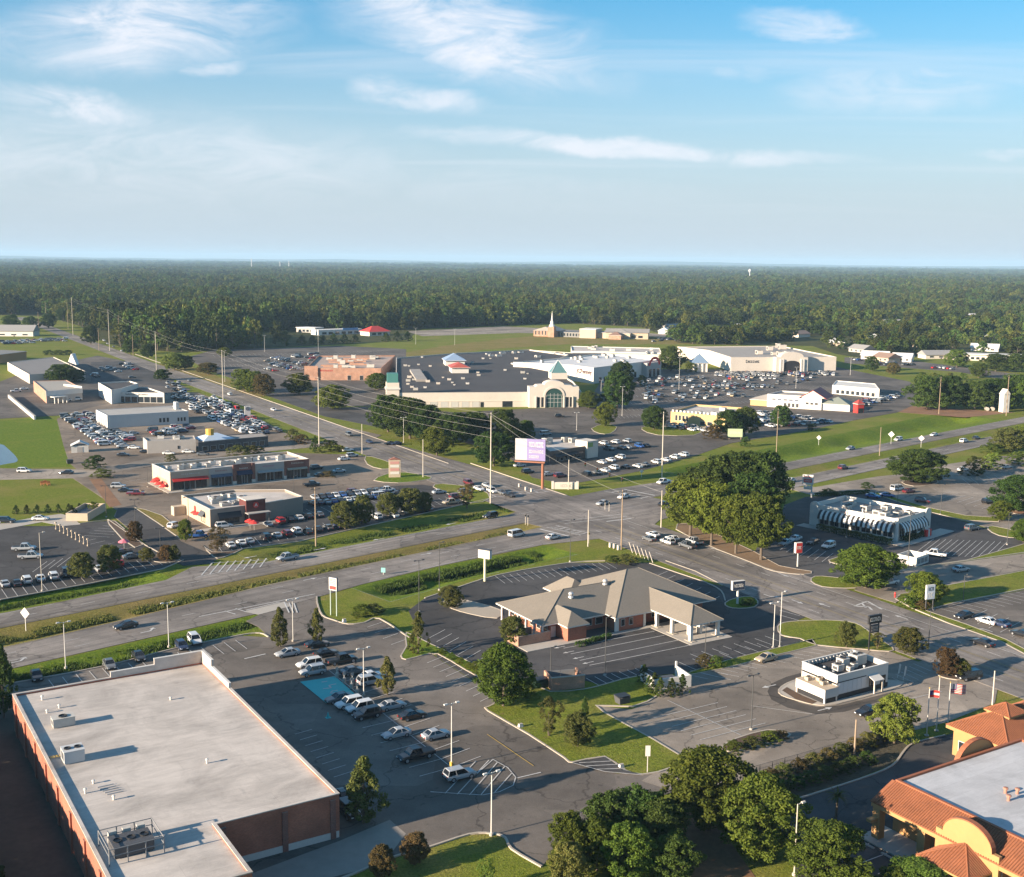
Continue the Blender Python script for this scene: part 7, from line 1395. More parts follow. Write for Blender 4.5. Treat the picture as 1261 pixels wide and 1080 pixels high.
# flagpoles
def flag(px, by, ty, label, kind):
    b = P(px, by); h = h_of(px, by, ty); T = thing('flagpole', label, 'flagpole', (b.x, b.y, 0), R_(15)); MB().tube((0, 0, 0), (0, 0, h), .1, .05, 8).build('pole', STEEL, T); MB().lathe([(.02, 0), (.12, .1), (.02, .22)], 8, (0, 0, h)).build('finial', YELLOW, T); MB().lathe([(.35, 0), (.35, .15), (.15, .2)], 10).build('base', CONC, T)
    if not kind: return T
    W, Hh, z1 = (2.9, 1.6, h - .15) if kind == 'us' else (1.7, 1.1, h - .3)
    def wv(x, z): return (x, .22 * math.sin(x * 2.2) * min(1, x), z - .12 * x)
    nx = 14; rows = 13 if kind == 'us' else 3; cols_ = [REDC, WPAINT]; m_ = [REDC, WPAINT, mat('flag_blue', (.02, .04, .18), .7)]; mb = MB()
    for r in range(rows):
        for i in range(nx):
            x0, x1 = W * i / nx, W * (i + 1) / nx; za, zb = z1 - Hh * r / rows, z1 - Hh * (r + 1) / rows
            mb.cm = 2 if (i < nx * .4 and r < rows * .55) else r % 2; mb.face([wv(x0, zb), wv(x1, zb), wv(x1, za), wv(x0, za)])
    mb.build('flag', m_, T)
    if kind == 'us':
        st = MB()
        for r in range(5):
            for i in range(6): x, z = W * .4 * (i + .5) / 6, z1 - Hh * .54 * (r + .5) / 5; p = Vector(wv(x, z)); st.box(p.x - .06, p.x + .06, p.y - .03, p.y - .012, p.z - .06, p.z + .06)
        st.build('star', WPAINT, T)
    return T
flag(1141, 906, 848, 'flagpole with a small red and white flag beside the hotel drive', 'state'); flag(1153, 900, 834, 'middle flagpole without a flag between the flags', None); flag(1167, 893, 841, 'flagpole flying the starred and striped flag by the hotel wing', 'us')
# wire fence
T = thing('wire_fence', 'low wire mesh fence along the edge of the burger lot', 'fence', (0, 0, 0)); fp = [P(920 + 15.4 * i, 957 - 4.35 * i) for i in range(12)]
for p in fp: MB().tube((p.x, p.y, 0), (p.x, p.y, 1.4), .05, .05, 6).build('post', DARKST, T)
for a, b in zip(fp, fp[1:]):
    r_ = MB(); 
    for z in (.15, .75, 1.35): r_.tube((a.x, a.y, z), (b.x, b.y, z), .022, .022, 4, False)
    r_.build('rail', DARKST, T)
    ms = MB(); n = 12
    for k in range(n): q, q2 = a.lerp(b, k / n), a.lerp(b, (k + 1) / n); ms.tube((q.x, q.y, .1), (q2.x, q2.y, 1.35), .01, .01, 3, False); ms.tube((q.x, q.y, 1.35), (q2.x, q2.y, .1), .01, .01, 3, False)
    ms.build('mesh_panel', DARKST, T, kind='stuff')
# menu and yard things of the burger hut
for px, by, lb in ((1105, 835, 'white flag banner leaning beside the burger hut'), (1112, 838, 'white stake banner at the end of the burger hut')): T = sign('banner', lb, px, by, 60, 'banner'); MB().tube((0, 0, 0), (.4, 0, 2.6), .04, .03, 6).build('pole', STEEL, T); MB().hexa([(.12, -.01, .8), (.5, -.01, .8), (.5, .01, .8), (.12, .01, .8)], [(.4, -.01, 2.6), (.8, -.01, 2.4), (.8, .01, 2.4), (.4, .01, 2.6)]).build('cloth', WPAINT, T)
def tank(px, by, label): T = sign('dumpster', label, px, by, 60, 'dumpster'); MB().hexa([(-.9, -.7, .1), (.9, -.7, .1), (.9, .7, .1), (-.9, .7, .1)], [(-1.1, -.9, 1.2), (1.1, -.9, 1.2), (1.1, .9, 1.4), (-1.1, .9, 1.4)]).build('body', DKGREY, T); MB().box(-1.1, 1.1, -.9, .9, 1.4, 1.46).build('lid', BLACK, T)
tank(766, 866, 'dark dumpster at the corner of the burger lot stalls'); tank(1078, 915, 'dark dumpster beside the wire fence and the bright tree'); tank(86, 571, 'dark dumpster on the grass beside the back street')
# hedges round the diner and clipped shrubs
def hedge(A, B, w, h, label, leaf, seed):
    a, b = P(*A), P(*B); L_ = (b - a).length; r = random.Random(seed); mb = MB(); n = int(L_ * 130 * h)
    for k in range(n):
        f = r.randrange(5); x = r.uniform(0, L_); y = r.uniform(-w / 2, w / 2); z = r.uniform(.1, h)
        if f == 0: y = -w / 2; nn = Vector((0, -1, 0))
        elif f == 1: y = w / 2; nn = Vector((0, 1, 0))
        else: z = h * (1 + .1 * math.sin(x * 1.7)); nn = Vector((0, 0, 1))
        p = Vector((x, y, z)) + rdir(r) * .15; leaf_quad(mb, p, (nn * .6 + rdir(r)).normalized(), .2, r)
    o = mb.build('hedge', LEAF[leaf], None, (a.x, a.y, .05), math.atan2(b.y - a.y, b.x - a.x)); tag(o, label, 'hedge'); return o
# ------------------------------------------------------------------ foliage
def leafmat(name, a, b, var=.18, trans=.22, drift=0):
    m, nt, bs = newmat(name); N, L = nt.nodes, nt.links
    oi = N.new('ShaderNodeObjectInfo'); g = N.new('ShaderNodeTexCoord')
    nz = N.new('ShaderNodeTexNoise'); nz.inputs['Scale'].default_value = .9; nz.inputs['Detail'].default_value = 4; L.new(g.outputs['Object'], nz.inputs[0])
    mr = N.new('ShaderNodeMapRange'); mr.inputs[1].default_value = .32; mr.inputs[2].default_value = .68; L.new(nz.outputs[0], mr.inputs[0])
    mx = N.new('ShaderNodeMix'); mx.data_type = 'RGBA'; mx.inputs[6].default_value = (*a, 1); mx.inputs[7].default_value = (*b, 1); L.new(mr.outputs[0], mx.inputs[0])
    hs = N.new('ShaderNodeHueSaturation'); L.new(mx.outputs[2], hs.inputs['Color'])
    r1 = N.new('ShaderNodeMapRange'); L.new(oi.outputs['Random'], r1.inputs[0]); r1.inputs[3].default_value = 1 - var * 1.6; r1.inputs[4].default_value = 1 + var * 1.6; L.new(r1.outputs[0], hs.inputs['Value'])
    m7 = N.new('ShaderNodeMath'); m7.operation = 'MULTIPLY'; m7.inputs[1].default_value = 7.31; L.new(oi.outputs['Random'], m7.inputs[0])
    fr = N.new('ShaderNodeMath'); fr.operation = 'FRACT'; L.new(m7.outputs[0], fr.inputs[0])
    r2 = N.new('ShaderNodeMapRange'); L.new(fr.outputs[0], r2.inputs[0]); r2.inputs[3].default_value = .5 - var * .13; r2.inputs[4].default_value = .5 + var * .13; L.new(r2.outputs[0], hs.inputs['Hue'])
    if drift:
        gp = N.new('ShaderNodeNewGeometry'); n3 = N.new('ShaderNodeTexNoise'); n3.inputs['Scale'].default_value = .012; n3.inputs['Detail'].default_value = 5; n3.inputs['Roughness'].default_value = .65; L.new(gp.outputs['Position'], n3.inputs[0])
        m3 = N.new('ShaderNodeMapRange'); m3.inputs[1].default_value = .32; m3.inputs[2].default_value = .68; m3.inputs[3].default_value = .55; m3.inputs[4].default_value = 1.55; L.new(n3.outputs[0], m3.inputs[0])
        pm = N.new('ShaderNodeMath'); pm.operation = 'MULTIPLY'; L.new(r1.outputs[0], pm.inputs[0]); L.new(m3.outputs[0], pm.inputs[1]); L.new(pm.outputs[0], hs.inputs['Value'])
    L.new(hs.outputs[0], bs.inputs['Base Color']); bs.inputs['Roughness'].default_value = .75; bs.inputs['Specular IOR Level'].default_value = .15
    tr = N.new('ShaderNodeBsdfTranslucent'); L.new(hs.outputs[0], tr.inputs[0])
    ms = N.new('ShaderNodeMixShader'); ms.inputs[0].default_value = trans; L.new(bs.outputs[0], ms.inputs[1]); L.new(tr.outputs[0], ms.inputs[2])
    L.new(ms.outputs[0], N['Material Output'].inputs[0]); MATS[name] = m; return m
LEAF = {'green': leafmat('leaf_green', (.055, .085, .010), (.12, .15, .020)), 'dark': leafmat('leaf_dark', (.030, .054, .010), (.065, .098, .018)),
        'light': leafmat('leaf_light', (.085, .13, .02), (.15, .19, .03)), 'olive': leafmat('leaf_olive', (.07, .085, .018), (.14, .135, .035)),
        'rust': leafmat('leaf_rust', (.07, .058, .020), (.135, .088, .034)), 'forest': leafmat('leaf_forest', (.036, .058, .012), (.092, .108, .020), .36, .18, 1)}
BARK = mat('bark', (.11, .085, .062), .95, n=.3, scale=2.0)
def leaf_quad(mb, p, nrm, s, r):
    x = nrm.orthogonal().normalized(); x.rotate(Matrix.Rotation(r.uniform(0, 6.28), 3, nrm)); y = nrm.cross(x)
    a = s * r.uniform(.7, 1.3); b = s * r.uniform(.45, .8)
    i = len(mb.v); mb.v += [tuple(p - x * a), tuple(p - y * b * .8 + nrm * s * .15), tuple(p + x * a), tuple(p + y * b)]; mb.f.append((i, i + 1, i + 2, i + 3)); mb.m.append(0)
def rdir(r):
    z = r.uniform(-1, 1); a = r.uniform(0, 6.2832); q = math.sqrt(1 - z * z); return Vector((q * math.cos(a), q * math.sin(a), z))
def crown_mesh(name, kind, seed, nclump, nleaf, ls, fill=.35):
    """a crown about 10 m tall in all, 8 m wide, standing on z = 0 (its trunk is separate)"""
    r = random.Random(seed); mb = MB()
    def env(z):                                   # outline: radius at relative height 0..1
        if kind == 'round': return math.sqrt(max(0, 1 - (2 * z - .92) ** 2 * .95)) if z < .96 else .28
        if kind == 'cone': return max(.06, (1 - z) ** .75) * min(1, z * 7 + .35)
        if kind == 'tall': return max(.1, (1 - z ** 2.2)) * min(1, z * 3 + .35) * .85
        if kind == 'open': return (.45 + .6 * z) * (1 if z < .8 else max(.1, 1 - (z - .8) * 4))
        if kind == 'bush': return math.sqrt(max(.05, 1 - (z * .98) ** 2.4))
        return math.sqrt(max(.05, 1 - (1.6 * z - .68) ** 2))
    z0 = {'round': 1.3, 'cone': .6, 'tall': 1.0, 'open': 1.6, 'bush': .1, 'high': 2.7}.get(kind, 1.3); hh = 10 - z0
    lob = [(r.uniform(0, 6.28), r.uniform(2, 4), r.uniform(.05, .14)) for _ in range(4)]
    for c in range(nclump):
        z = r.random(); z = z ** .85; e = env(z); a = r.uniform(0, 6.2832)
        wob = 1 + sum(m * math.sin(k * a + ph + z * 5) for ph, k, m in lob)
        rr = e * 4.0 * wob * (r.uniform(.72, 1.0) if r.random() > fill else r.uniform(.15, .72))
        ctr = Vector((rr * math.cos(a), rr * math.sin(a), z0 + z * hh)); cr = r.uniform(.55, 1.05) * (1.0 if kind not in ('cone',) else .7)
        out = Vector((ctr.x, ctr.y, (ctr.z - z0 - hh * .4) * .8)).normalized()
        for q in range(nleaf):
            d = (rdir(r) + out * .55).normalized(); p = ctr + Vector((d.x, d.y, d.z * .8)) * cr * r.uniform(.45, 1.0)
            n = (d * .7 + rdir(r) * .8 + Vector((0, 0, .25))).normalized(); leaf_quad(mb, p, n, ls, r)
    me = mb.mesh(name, LEAF['green']); return me
def trunk_mesh(kind, seed):
    r = random.Random(seed); mb = MB(); top = {'cone': 8.5, 'tall': 8.5}.get(kind, 6.5)
    if kind == 'open':
        for k in range(4):
            a = k * 1.6 + r.random(); mb.tube((.15 * math.cos(a), .15 * math.sin(a), -.1), (1.4 * math.cos(a), 1.4 * math.sin(a), 6.5), .13, .04, 6)
        return mb.mesh('trunk', BARK)
    mb.tube((0, 0, -.15), (.05, .03, 2.4), .27, .19, 8); mb.tube((.05, .03, 2.4), (0, 0, top), .19, .05, 7)
    for k in range(6):
        a = k * 1.05 + r.random() * .5; z = 1.9 + k * .5; l = r.uniform(1.6, 2.7)
        mb.tube((0, 0, z), (l * math.cos(a), l * math.sin(a), z + l * .9), .1, .03, 6)
    return mb.mesh('trunk', BARK)
PROTO = {}
for kind, nc, nl, ls, seeds in (('round', 300, 75, .185, 3), ('cone', 110, 48, .22, 2), ('tall', 150, 50, .23, 2), ('open', 75, 44, .22, 2), ('bush', 90, 44, .28, 2), ('irr', 250, 64, .205, 3), ('high', 220, 60, .205, 3)):
    for k in range(seeds): PROTO[(kind, k)] = (crown_mesh('crown', kind, 11 * k + 5, nc, nl, ls), trunk_mesh(kind, k))
for k in range(3): PROTO[('forest', k)] = (crown_mesh('crown', ('irr', 'round', 'tall')[k], 40 + k, 64, 15, .52), trunk_mesh('irr', k))
TREES = []
def tree_at(loc, h, w, kind, leaf, label, group=None, name='tree', tilt=0):
    k = rnd.randrange(sum(1 for q in PROTO if q[0] == kind)); cm, tm = PROTO[(kind, k)]
    root = thing(name, label, 'shrub' if kind == 'bush' else 'tree', loc, rnd.uniform(0, 6.28), group); root.scale = (w / 8.3, w / 8.3, h / 10.2)
    c = link('crown', cm, root); c.material_slots[0].link = 'OBJECT'; c.material_slots[0].material = LEAF[leaf]
    if kind != 'bush': link('trunk', tm, root)
    TREES.append(root); return root
def tree(px, by, ty, w, kind, leaf, label, group=None, name=None):
    b = P(px, by); h = max(h_of(px, by, ty), .6); wm = w * b.length / F_PX * (1.13 if kind in ('round', 'cone', 'tall') else 1.01)
    return tree_at((b.x, b.y, .02), h, wm, kind, leaf, label, group, name or ('shrub' if kind == 'bush' else 'tree'))
FOL = {'green': 'mid green', 'dark': 'dark green', 'light': 'yellow green', 'olive': 'olive', 'rust': 'rust tinted', 'forest': 'dark green'}
def trees(rows, label, group):
    mix = len({q[5] for q in rows}) > 1; base = ' '.join(w for w in label.split() if not mix or w not in ('dark', 'rusty', 'olive', 'tall', 'small', 'low'))
    if mix and base.startswith('rust tinged'): base = base[12:]
    for q in rows: tree(*q, (base + ', ' + FOL[q[5]] + ' foliage') if mix else label, group + (' with ' + FOL[q[5]] + ' foliage' if mix else ''))
tree(5, 884, 797, 32, 'tall', 'dark', 'dark evergreen beside the brick store with the white roof')
tree(872, 1022, 925, 100, 'round', 'green', 'big round tree beside the fenced bank above the hotel drive')
tree(935, 1056, 958, 92, 'round', 'green', 'round dense tree between the hotel lot and the bare soil patch')
tree(1019, 1090, 1016, 82, 'round', 'green', 'round tree beside the grey lamp post of the hotel lot')
trees([(1128, 1100, 1062, 66, 'round', 'light'), (1100, 1104, 1070, 40, 'round', 'green')], 'leafy tree crown in front of the hotel porch', 'tree crowns before the hotel porch')
trees([(790, 1038, 975, 72, 'irr', 'dark'), (752, 1040, 978, 66, 'irr', 'dark'), (815, 1052, 990, 66, 'irr', 'dark'), (735, 1072, 1010, 56, 'irr', 'green'), (700, 1068, 1003, 52, 'irr', 'green'), (775, 1085, 1018, 70, 'irr', 'green'), (830, 1085, 1030, 60, 'irr', 'dark'), (700, 1100, 1040, 50, 'irr', 'olive')],
      'dark bushy tree in the thicket beside the drive', 'thicket trees beside the drive')
trees([(470, 1082, 1042, 30, 'round', 'rust'), (512, 1064, 1027, 30, 'round', 'rust')], 'small rust tinged tree on the lawn beside the concrete drive', 'rust tinged trees by the concrete drive')
tree(600, 1098, 1058, 26, 'open', 'light', 'pale sapling on the lawn below the lamp post')
b_ = P(1029, 1010); T = thing('palm_tree', 'small palm standing in the shaded hotel lot', 'tree', (b_.x, b_.y, 0)); pm_ = MB(); pm_.tube((0, 0, 0), (.1, 0, 3.4), .2, .15, 8); pm_.build('trunk', BARK, T); rp_ = random.Random(8); fr2 = MB()
for k in range(34):
    a = rp_.uniform(0, 6.28); el = rp_.uniform(-.5, 1.2); L_ = rp_.uniform(1.3, 1.9); pr = Vector((.1, 0, 3.4)); dv = Vector((math.cos(a) * math.cos(el), math.sin(a) * math.cos(el), math.sin(el))); sd = Vector((-math.sin(a), math.cos(a), 0)) * .16
    for q in range(4):
        nx = pr + dv * L_ / 4; w0, w1 = sd * (1 - q * .22), sd * (1 - (q + 1) * .22); fr2.face([pr - w0, pr + w0, nx + w1, nx - w1]); pr = nx; dv = (dv + Vector((0, 0, -.28))).normalized()
fr2.build('fronds', LEAF['olive'], T)
tree(448, 1014, 934, 54, 'tall', 'olive', 'feathery olive tree at the corner of the brick store')
trees([(345, 797, 749, 24, 'tall', 'olive'), (390, 792, 750, 21, 'tall', 'olive')], 'narrow olive tree at the entrance of the store lot', 'narrow trees at the store entrance')
tree(515, 806, 753, 30, 'cone', 'olive', 'pointed olive tree on the hedge strip between store and bank')
tree(477, 856, 810, 25, 'tall', 'olive', 'slim tree beside the row of bollards in the store lot')
tree(556, 749, 722, 26, 'round', 'olive', 'small tree on the walk behind the bank')
tree(620, 870, 796, 62, 'round', 'green', 'large full tree at the corner of the lawn island')
tree(676, 907, 860, 34, 'open', 'olive', 'thin open tree on the lawn island')
tree(711, 920, 878, 36, 'irr', 'olive', 'leafy young tree in the middle of the lawn island')
tree(720, 884, 858, 11, 'tall', 'dark', 'little slender tree on the lawn island')
tree(655, 860, 836, 26, 'bush', 'green', 'bushy shrub beside the brick bin enclosure')
tree(631, 792, 760, 32, 'irr', 'olive', 'small tree at the brick screen wall of the bank')
trees([(793, 842, 818, 17, 'cone', 'dark'), (799, 854, 832, 16, 'cone', 'dark'), (813, 858, 834, 18, 'cone', 'dark'), (827, 858, 835, 17, 'cone', 'dark'), (840, 856, 830, 18, 'cone', 'dark'), (806, 850, 828, 16, 'cone', 'dark')], 'dark evergreen shrub screening the white bin enclosure', 'evergreens round the white enclosure')
trees([(868, 820, 806, 22, 'bush', 'rust'), (882, 822, 808, 20, 'bush', 'green')], 'low shrub on the strip between bank and burger lots', 'shrubs on the divider strip')
tree(1101, 915, 858, 54, 'irr', 'light', 'bright yellow green tree beside the wire fence and flagpoles')
trees([(1166, 833, 799, 27, 'irr', 'rust'), (1182, 834, 812, 22, 'irr', 'olive')], 'rusty shrub tree on the island beside the burger lot exit', 'shrub trees on the burger lot island')
tree(1118, 804, 774, 36, 'irr', 'olive', 'spreading small tree behind the black double sign')
tree(1042, 798, 767, 24, 'irr', 'olive', 'young tree on the corner lawn beside the black double sign')
tree(1080, 800, 779, 20, 'open', 'olive', 'sparse sapling under the black double sign')
tree(1066, 724, 673, 66, 'round', 'green', 'broad round tree on the street island by the white bin enclosure')
tree(1139, 743, 706, 38, 'round', 'green', 'ball shaped tree behind the white roadside sign')
trees([(1118, 748, 735, 24, 'bush', 'green'), (1135, 750, 740, 20, 'bush', 'rust')], 'low bush under the white roadside sign', 'bushes under the roadside sign')
trees([(918, 746, 737, 14, 'bush', 'dark'), (925, 745, 736, 12, 'bush', 'dark')], 'dark bush on the sign island of the bank', 'bushes on the bank sign island')
trees([(850, 660, 590, 62, 'high', 'green'), (876, 672, 598, 60, 'high', 'green'), (906, 682, 612, 58, 'high', 'green'), (937, 690, 610, 62, 'high', 'green'), (872, 640, 575, 76, 'high', 'dark'), (905, 640, 560, 84, 'high', 'dark'), (935, 640, 558, 70, 'high', 'dark'), (890, 628, 566, 80, 'high', 'dark'), (925, 660, 585, 66, 'high', 'dark')],
      'tall tree in the grove along the cross street', 'grove along the cross street')
tree(1130, 594, 555, 56, 'round', 'dark', 'dense round tree in the bed beside the highway')
tree(1252, 630, 587, 50, 'round', 'dark', 'dark round tree in the red soil bed of the open lot')
tree(1232, 641, 617, 22, 'round', 'green', 'small tree on the kerb of the open lot')
tree(1260, 668, 640, 24, 'round', 'green', 'small round tree at the end of the diner lot')
trees([(1200, 585, 562, 30, 'bush', 'olive'), (1222, 577, 558, 26, 'bush', 'light'), (1255, 572, 556, 30, 'bush', 'light'), (1242, 556, 528, 38, 'irr', 'olive'), (1220, 558, 546, 26, 'bush', 'green'), (1262, 550, 525, 30, 'irr', 'green')], 'yellow green shrub by the highway exit to the open lot', 'shrubs by the highway exit')
trees([(478, 532, 487, 46, 'irr', 'dark'), (505, 540, 491, 56, 'irr', 'dark'), (528, 545, 500, 40, 'irr', 'dark'), (558, 548, 510, 46, 'irr', 'dark'), (585, 543, 508, 40, 'irr', 'dark'), (538, 561, 525, 32, 'round', 'green'), (621, 546, 505, 36, 'irr', 'dark'), (608, 574, 533, 48, 'irr', 'dark'), (648, 541, 518, 20, 'irr', 'green'), (636, 545, 522, 16, 'irr', 'green')], 'dark tree in the clump before the long mall front', 'trees before the mall front')
tree(725, 503, 482, 24, 'round', 'green', 'round tree at the corner of the arched mall entrance')
tree(745, 525, 496, 23, 'round', 'green', 'round tree in the kerbed bed before the arched mall entrance')
trees([(760, 503, 460, 38, 'irr', 'dark'), (766, 476, 446, 28, 'irr', 'dark')], 'tall dark tree between the department store and the cars', 'dark trees beside the department store')
tree(826, 457, 427, 28, 'round', 'dark', 'dark round tree between the red arch and the far department store')
trees([(805, 529, 501, 28, 'round', 'dark'), (790, 475, 462, 12, 'bush', 'green'), (850, 458, 446, 16, 'bush', 'green'), (862, 456, 446, 14, 'bush', 'green')], 'dark tree in the planting of the mall car park', 'trees in the mall car park')
trees([(898, 538, 506, 34, 'irr', 'dark'), (917, 536, 502, 30, 'irr', 'dark'), (962, 526, 500, 23, 'irr', 'dark'), (918, 550, 538, 14, 'bush', 'dark'), (880, 540, 524, 26, 'bush', 'rust')], 'dark tree beside the yellow restaurant', 'trees beside the yellow restaurant')
trees([(300, 482, 455, 27, 'irr', 'light'), (325, 488, 461, 25, 'irr', 'rust'), (313, 484, 458, 24, 'irr', 'green'), (368, 486, 460, 29, 'round', 'green'), (410, 504, 475, 38, 'round', 'green'), (465, 480, 460, 25, 'round', 'green'), (215, 456, 435, 24, 'irr', 'light'), (228, 455, 438, 20, 'irr', 'olive'), (256, 461, 447, 24, 'irr', 'rust'), (277, 440, 428, 14, 'round', 'green')], 'small tree on the verge of the mall ring road', 'trees on the mall ring road')
trees([(200, 468, 455, 18, 'irr', 'dark'), (76, 472, 449, 34, 'irr', 'dark'), (92, 470, 455, 22, 'irr', 'dark')], 'dark tree between the grey roofed sheds', 'dark trees between the sheds')
trees([(388, 557, 537, 14, 'cone', 'dark'), (405, 556, 542, 28, 'bush', 'green'), (372, 546, 535, 20, 'bush', 'rust'), (360, 542, 528, 16, 'bush', 'olive'), (295, 561, 549, 36, 'bush', 'olive'), (312, 560, 549, 24, 'bush', 'olive'), (118, 577, 561, 28, 'bush', 'dark'), (126, 588, 578, 24, 'bush', 'green'), (211, 568, 559, 13, 'bush', 'olive'), (420, 556, 549, 14, 'bush', 'olive'), (404, 587, 580, 18, 'bush', 'rust')], 'shrub along the street behind the shopping strip', 'shrubs behind the shopping strip')
trees([(101, 713, 681, 27, 'irr', 'olive'), (135, 706, 672, 27, 'irr', 'olive'), (181, 691, 675, 16, 'irr', 'olive'), (205, 691, 672, 18, 'irr', 'rust'), (214, 691, 672, 14, 'irr', 'olive')], 'young street tree along the shop lot', 'young trees along the shop lot')
tree(166, 668, 643, 18, 'irr', 'rust', 'rust coloured little tree in the planter of the plaza drive')
tree(267, 680, 649, 30, 'open', 'rust', 'reddish multi stemmed tree on the bed beside the restaurant')
tree(228, 667, 640, 16, 'irr', 'green', 'green sapling beside the blue pickup')
trees([(425, 652, 619, 34, 'irr', 'olive'), (447, 647, 611, 24, 'irr', 'olive'), (478, 636, 608, 28, 'irr', 'olive'), (505, 633, 602, 34, 'irr', 'olive'), (523, 631, 607, 18, 'irr', 'olive')], 'olive tree in the plaza car park along the highway', 'trees along the plaza car park')
tree(575, 626, 597, 24, 'open', 'rust', 'rusty multi stemmed tree at the corner of the plaza lot')
trees([(20 + 13 * i, 633 - i * .3, 622 - i * .4, 9, 'cone', 'dark') for i in range(7)] + [(88, 637, 622, 15, 'cone', 'dark'), (115, 632, 618, 14, 'bush', 'green')], 'small evergreen in the row above the concrete apron', 'evergreens above the concrete apron')
trees([(1142, 504, 464, 44, 'irr', 'dark'), (1165, 503, 464, 44, 'irr', 'dark'), (1200, 504, 470, 36, 'irr', 'dark'), (1225, 502, 467, 40, 'irr', 'dark'), (1249, 500, 462, 34, 'irr', 'dark'), (1262, 505, 470, 30, 'irr', 'green')], 'dark spreading tree on the red bank above the highway', 'trees on the red bank')
trees([(1073, 457, 439, 16, 'irr', 'dark'), (1099, 461, 447, 15, 'irr', 'rust'), (1178, 452, 431, 24, 'irr', 'green'), (1205, 465, 447, 20, 'irr', 'dark'), (1226, 457, 436, 28, 'irr', 'dark'), (1250, 458, 436, 26, 'irr', 'dark'), (1135, 465, 458, 10, 'bush', 'green'), (1150, 466, 459, 10, 'bush', 'green'), (1170, 467, 459, 10, 'bush', 'olive'), (1185, 468, 459, 10, 'bush', 'green')], 'tree beside the far parking lane right of the mall', 'trees right of the mall')
trees([(440, 712, 0, 0, 'bush', 'green')][:0] + [(445, 758, 745, 30, 'bush', 'green'), (460, 756, 744, 26, 'bush', 'olive')], 'wild shrub in the grass beside the tall store sign', 'wild shrubs by the store sign')
trees([(905, 925, 913, 26, 'bush', 'green'), (925, 920, 908, 28, 'bush', 'olive'), (948, 914, 901, 26, 'bush', 'green'), (962, 910, 900, 18, 'bush', 'rust')], 'low shrub in the kerbed bed of the burger lot', 'shrubs in the burger lot bed')
trees([(950 + 17 * i, 962 - 6.3 * i, 947 - 6.3 * i, 24, 'bush', ('rust', 'olive')[i % 2]) for i in range(9)] + [(965 + 17 * i, 976 - 6 * i, 962 - 6 * i, 24, 'bush', 'dark') for i in range(7)], 'scrubby bush on the bank under the wire fence', 'scrub on the fenced bank')
trees([(585 + 0 * i, 824, 815, 14, 'bush', 'green') for i in range(1)] + [(545 + 11 * i, 806 + 6 * i, 798 + 6 * i, 13, 'bush', 'green') for i in range(5)], 'clipped bush on the hedge strip between store and bank', 'bushes on the hedge strip')
trees([(770, 694, 683, 28, 'bush', 'olive'), (755, 693, 684, 20, 'bush', 'green')], 'bush behind the ridge of the bank', 'bushes behind the bank')
trees([(1090, 770, 0, 0, 'bush', 'green')][:0] + [(1000, 530, 522, 12, 'bush', 'dark'), (1067, 601, 594, 16, 'bush', 'dark'), (1020, 609, 602, 20, 'bush', 'green')], 'dark bush on the verge of the highway', 'bushes on the highway verge')

for k in range(24): tree_at((-99 + 1.95 * k, 182 - 3.2 * k, 0), 6.6, 8.0, 'irr', 'dark', 'unseen low dark tree added to shade the yard west of the brick store', 'unseen shade trees west of the brick store', 'tree')  # added out of view, sized to cast shade on the yard and lower wall

trees([(372 + 13 * i, 425 - .5 * i, 412 - .5 * i + (i % 3), 13, 'cone', 'dark') for i in range(11) if i not in (6, 7)], 'dark conifer in the screen row before the small shops', 'conifer row before the shops')
trees([(14, 405, 388, 18, 'irr', 'dark'), (38, 408, 390, 18, 'irr', 'dark'), (60, 404, 386, 16, 'irr', 'dark'), (112, 424, 402, 18, 'irr', 'dark'), (160, 436, 418, 16, 'irr', 'dark'), (182, 441, 424, 16, 'irr', 'dark'), (78, 396, 380, 16, 'irr', 'dark')], 'dark tree on the lawns beside the far cross street', 'dark trees by the far cross street')
trees([(60, 437, 431, 12, 'bush', 'dark'), (72, 437, 431, 14, 'bush', 'dark'), (84, 437, 431, 12, 'bush', 'dark')], 'dark bush in the open lawn beyond the grey shed', 'bushes in the lawn beyond the shed')
def weeds(name, label, spots, n, hgt, leaf, seed):
    r = random.Random(seed); mb = MB()
    for k in range(n):
        (s0, s1, t0, t1, z0) = spots[k % len(spots)]; s_, t_ = r.uniform(s0, s1), r.uniform(t0, t1); p = HW(s_, t_, z0)
        if mnoise.noise(Vector((p.x * .15, p.y * .15, 6))) < -.15: continue
        for q in range(4):
            a = r.uniform(0, 6.28); h = hgt * r.uniform(.5, 1.3); w = Vector((math.cos(a), math.sin(a), 0)) * .14; lean = Vector((r.uniform(-.3, .3), r.uniform(-.3, .3), h)); o = p + Vector((r.uniform(-.3, .3), r.uniform(-.3, .3), 0)); mb.face([o - w, o + w, o + w * .3 + lean, o - w * .3 + lean])
    o = mb.build(name, LEAF[leaf], kind='stuff'); o['label'] = label; o['category'] = 'weeds'
weeds('ditch_weeds', 'rough weeds growing in the roadside ditches', [(-60, -10, -31, -25, -1.7), (-62, -12, -27, -22.5, -.9), (-64, 22, 14, 20, -1.1), (-180, -96, 12, 18, -1.3), (-145, -92, -34, -27, -.9)], 9000, .7, 'dark', 5)
weeds('median_weeds', 'dry weeds along the hollow of the highway median', [(-170, 0, -7.5, -2.5, -.9)], 4500, .55, 'olive', 6)

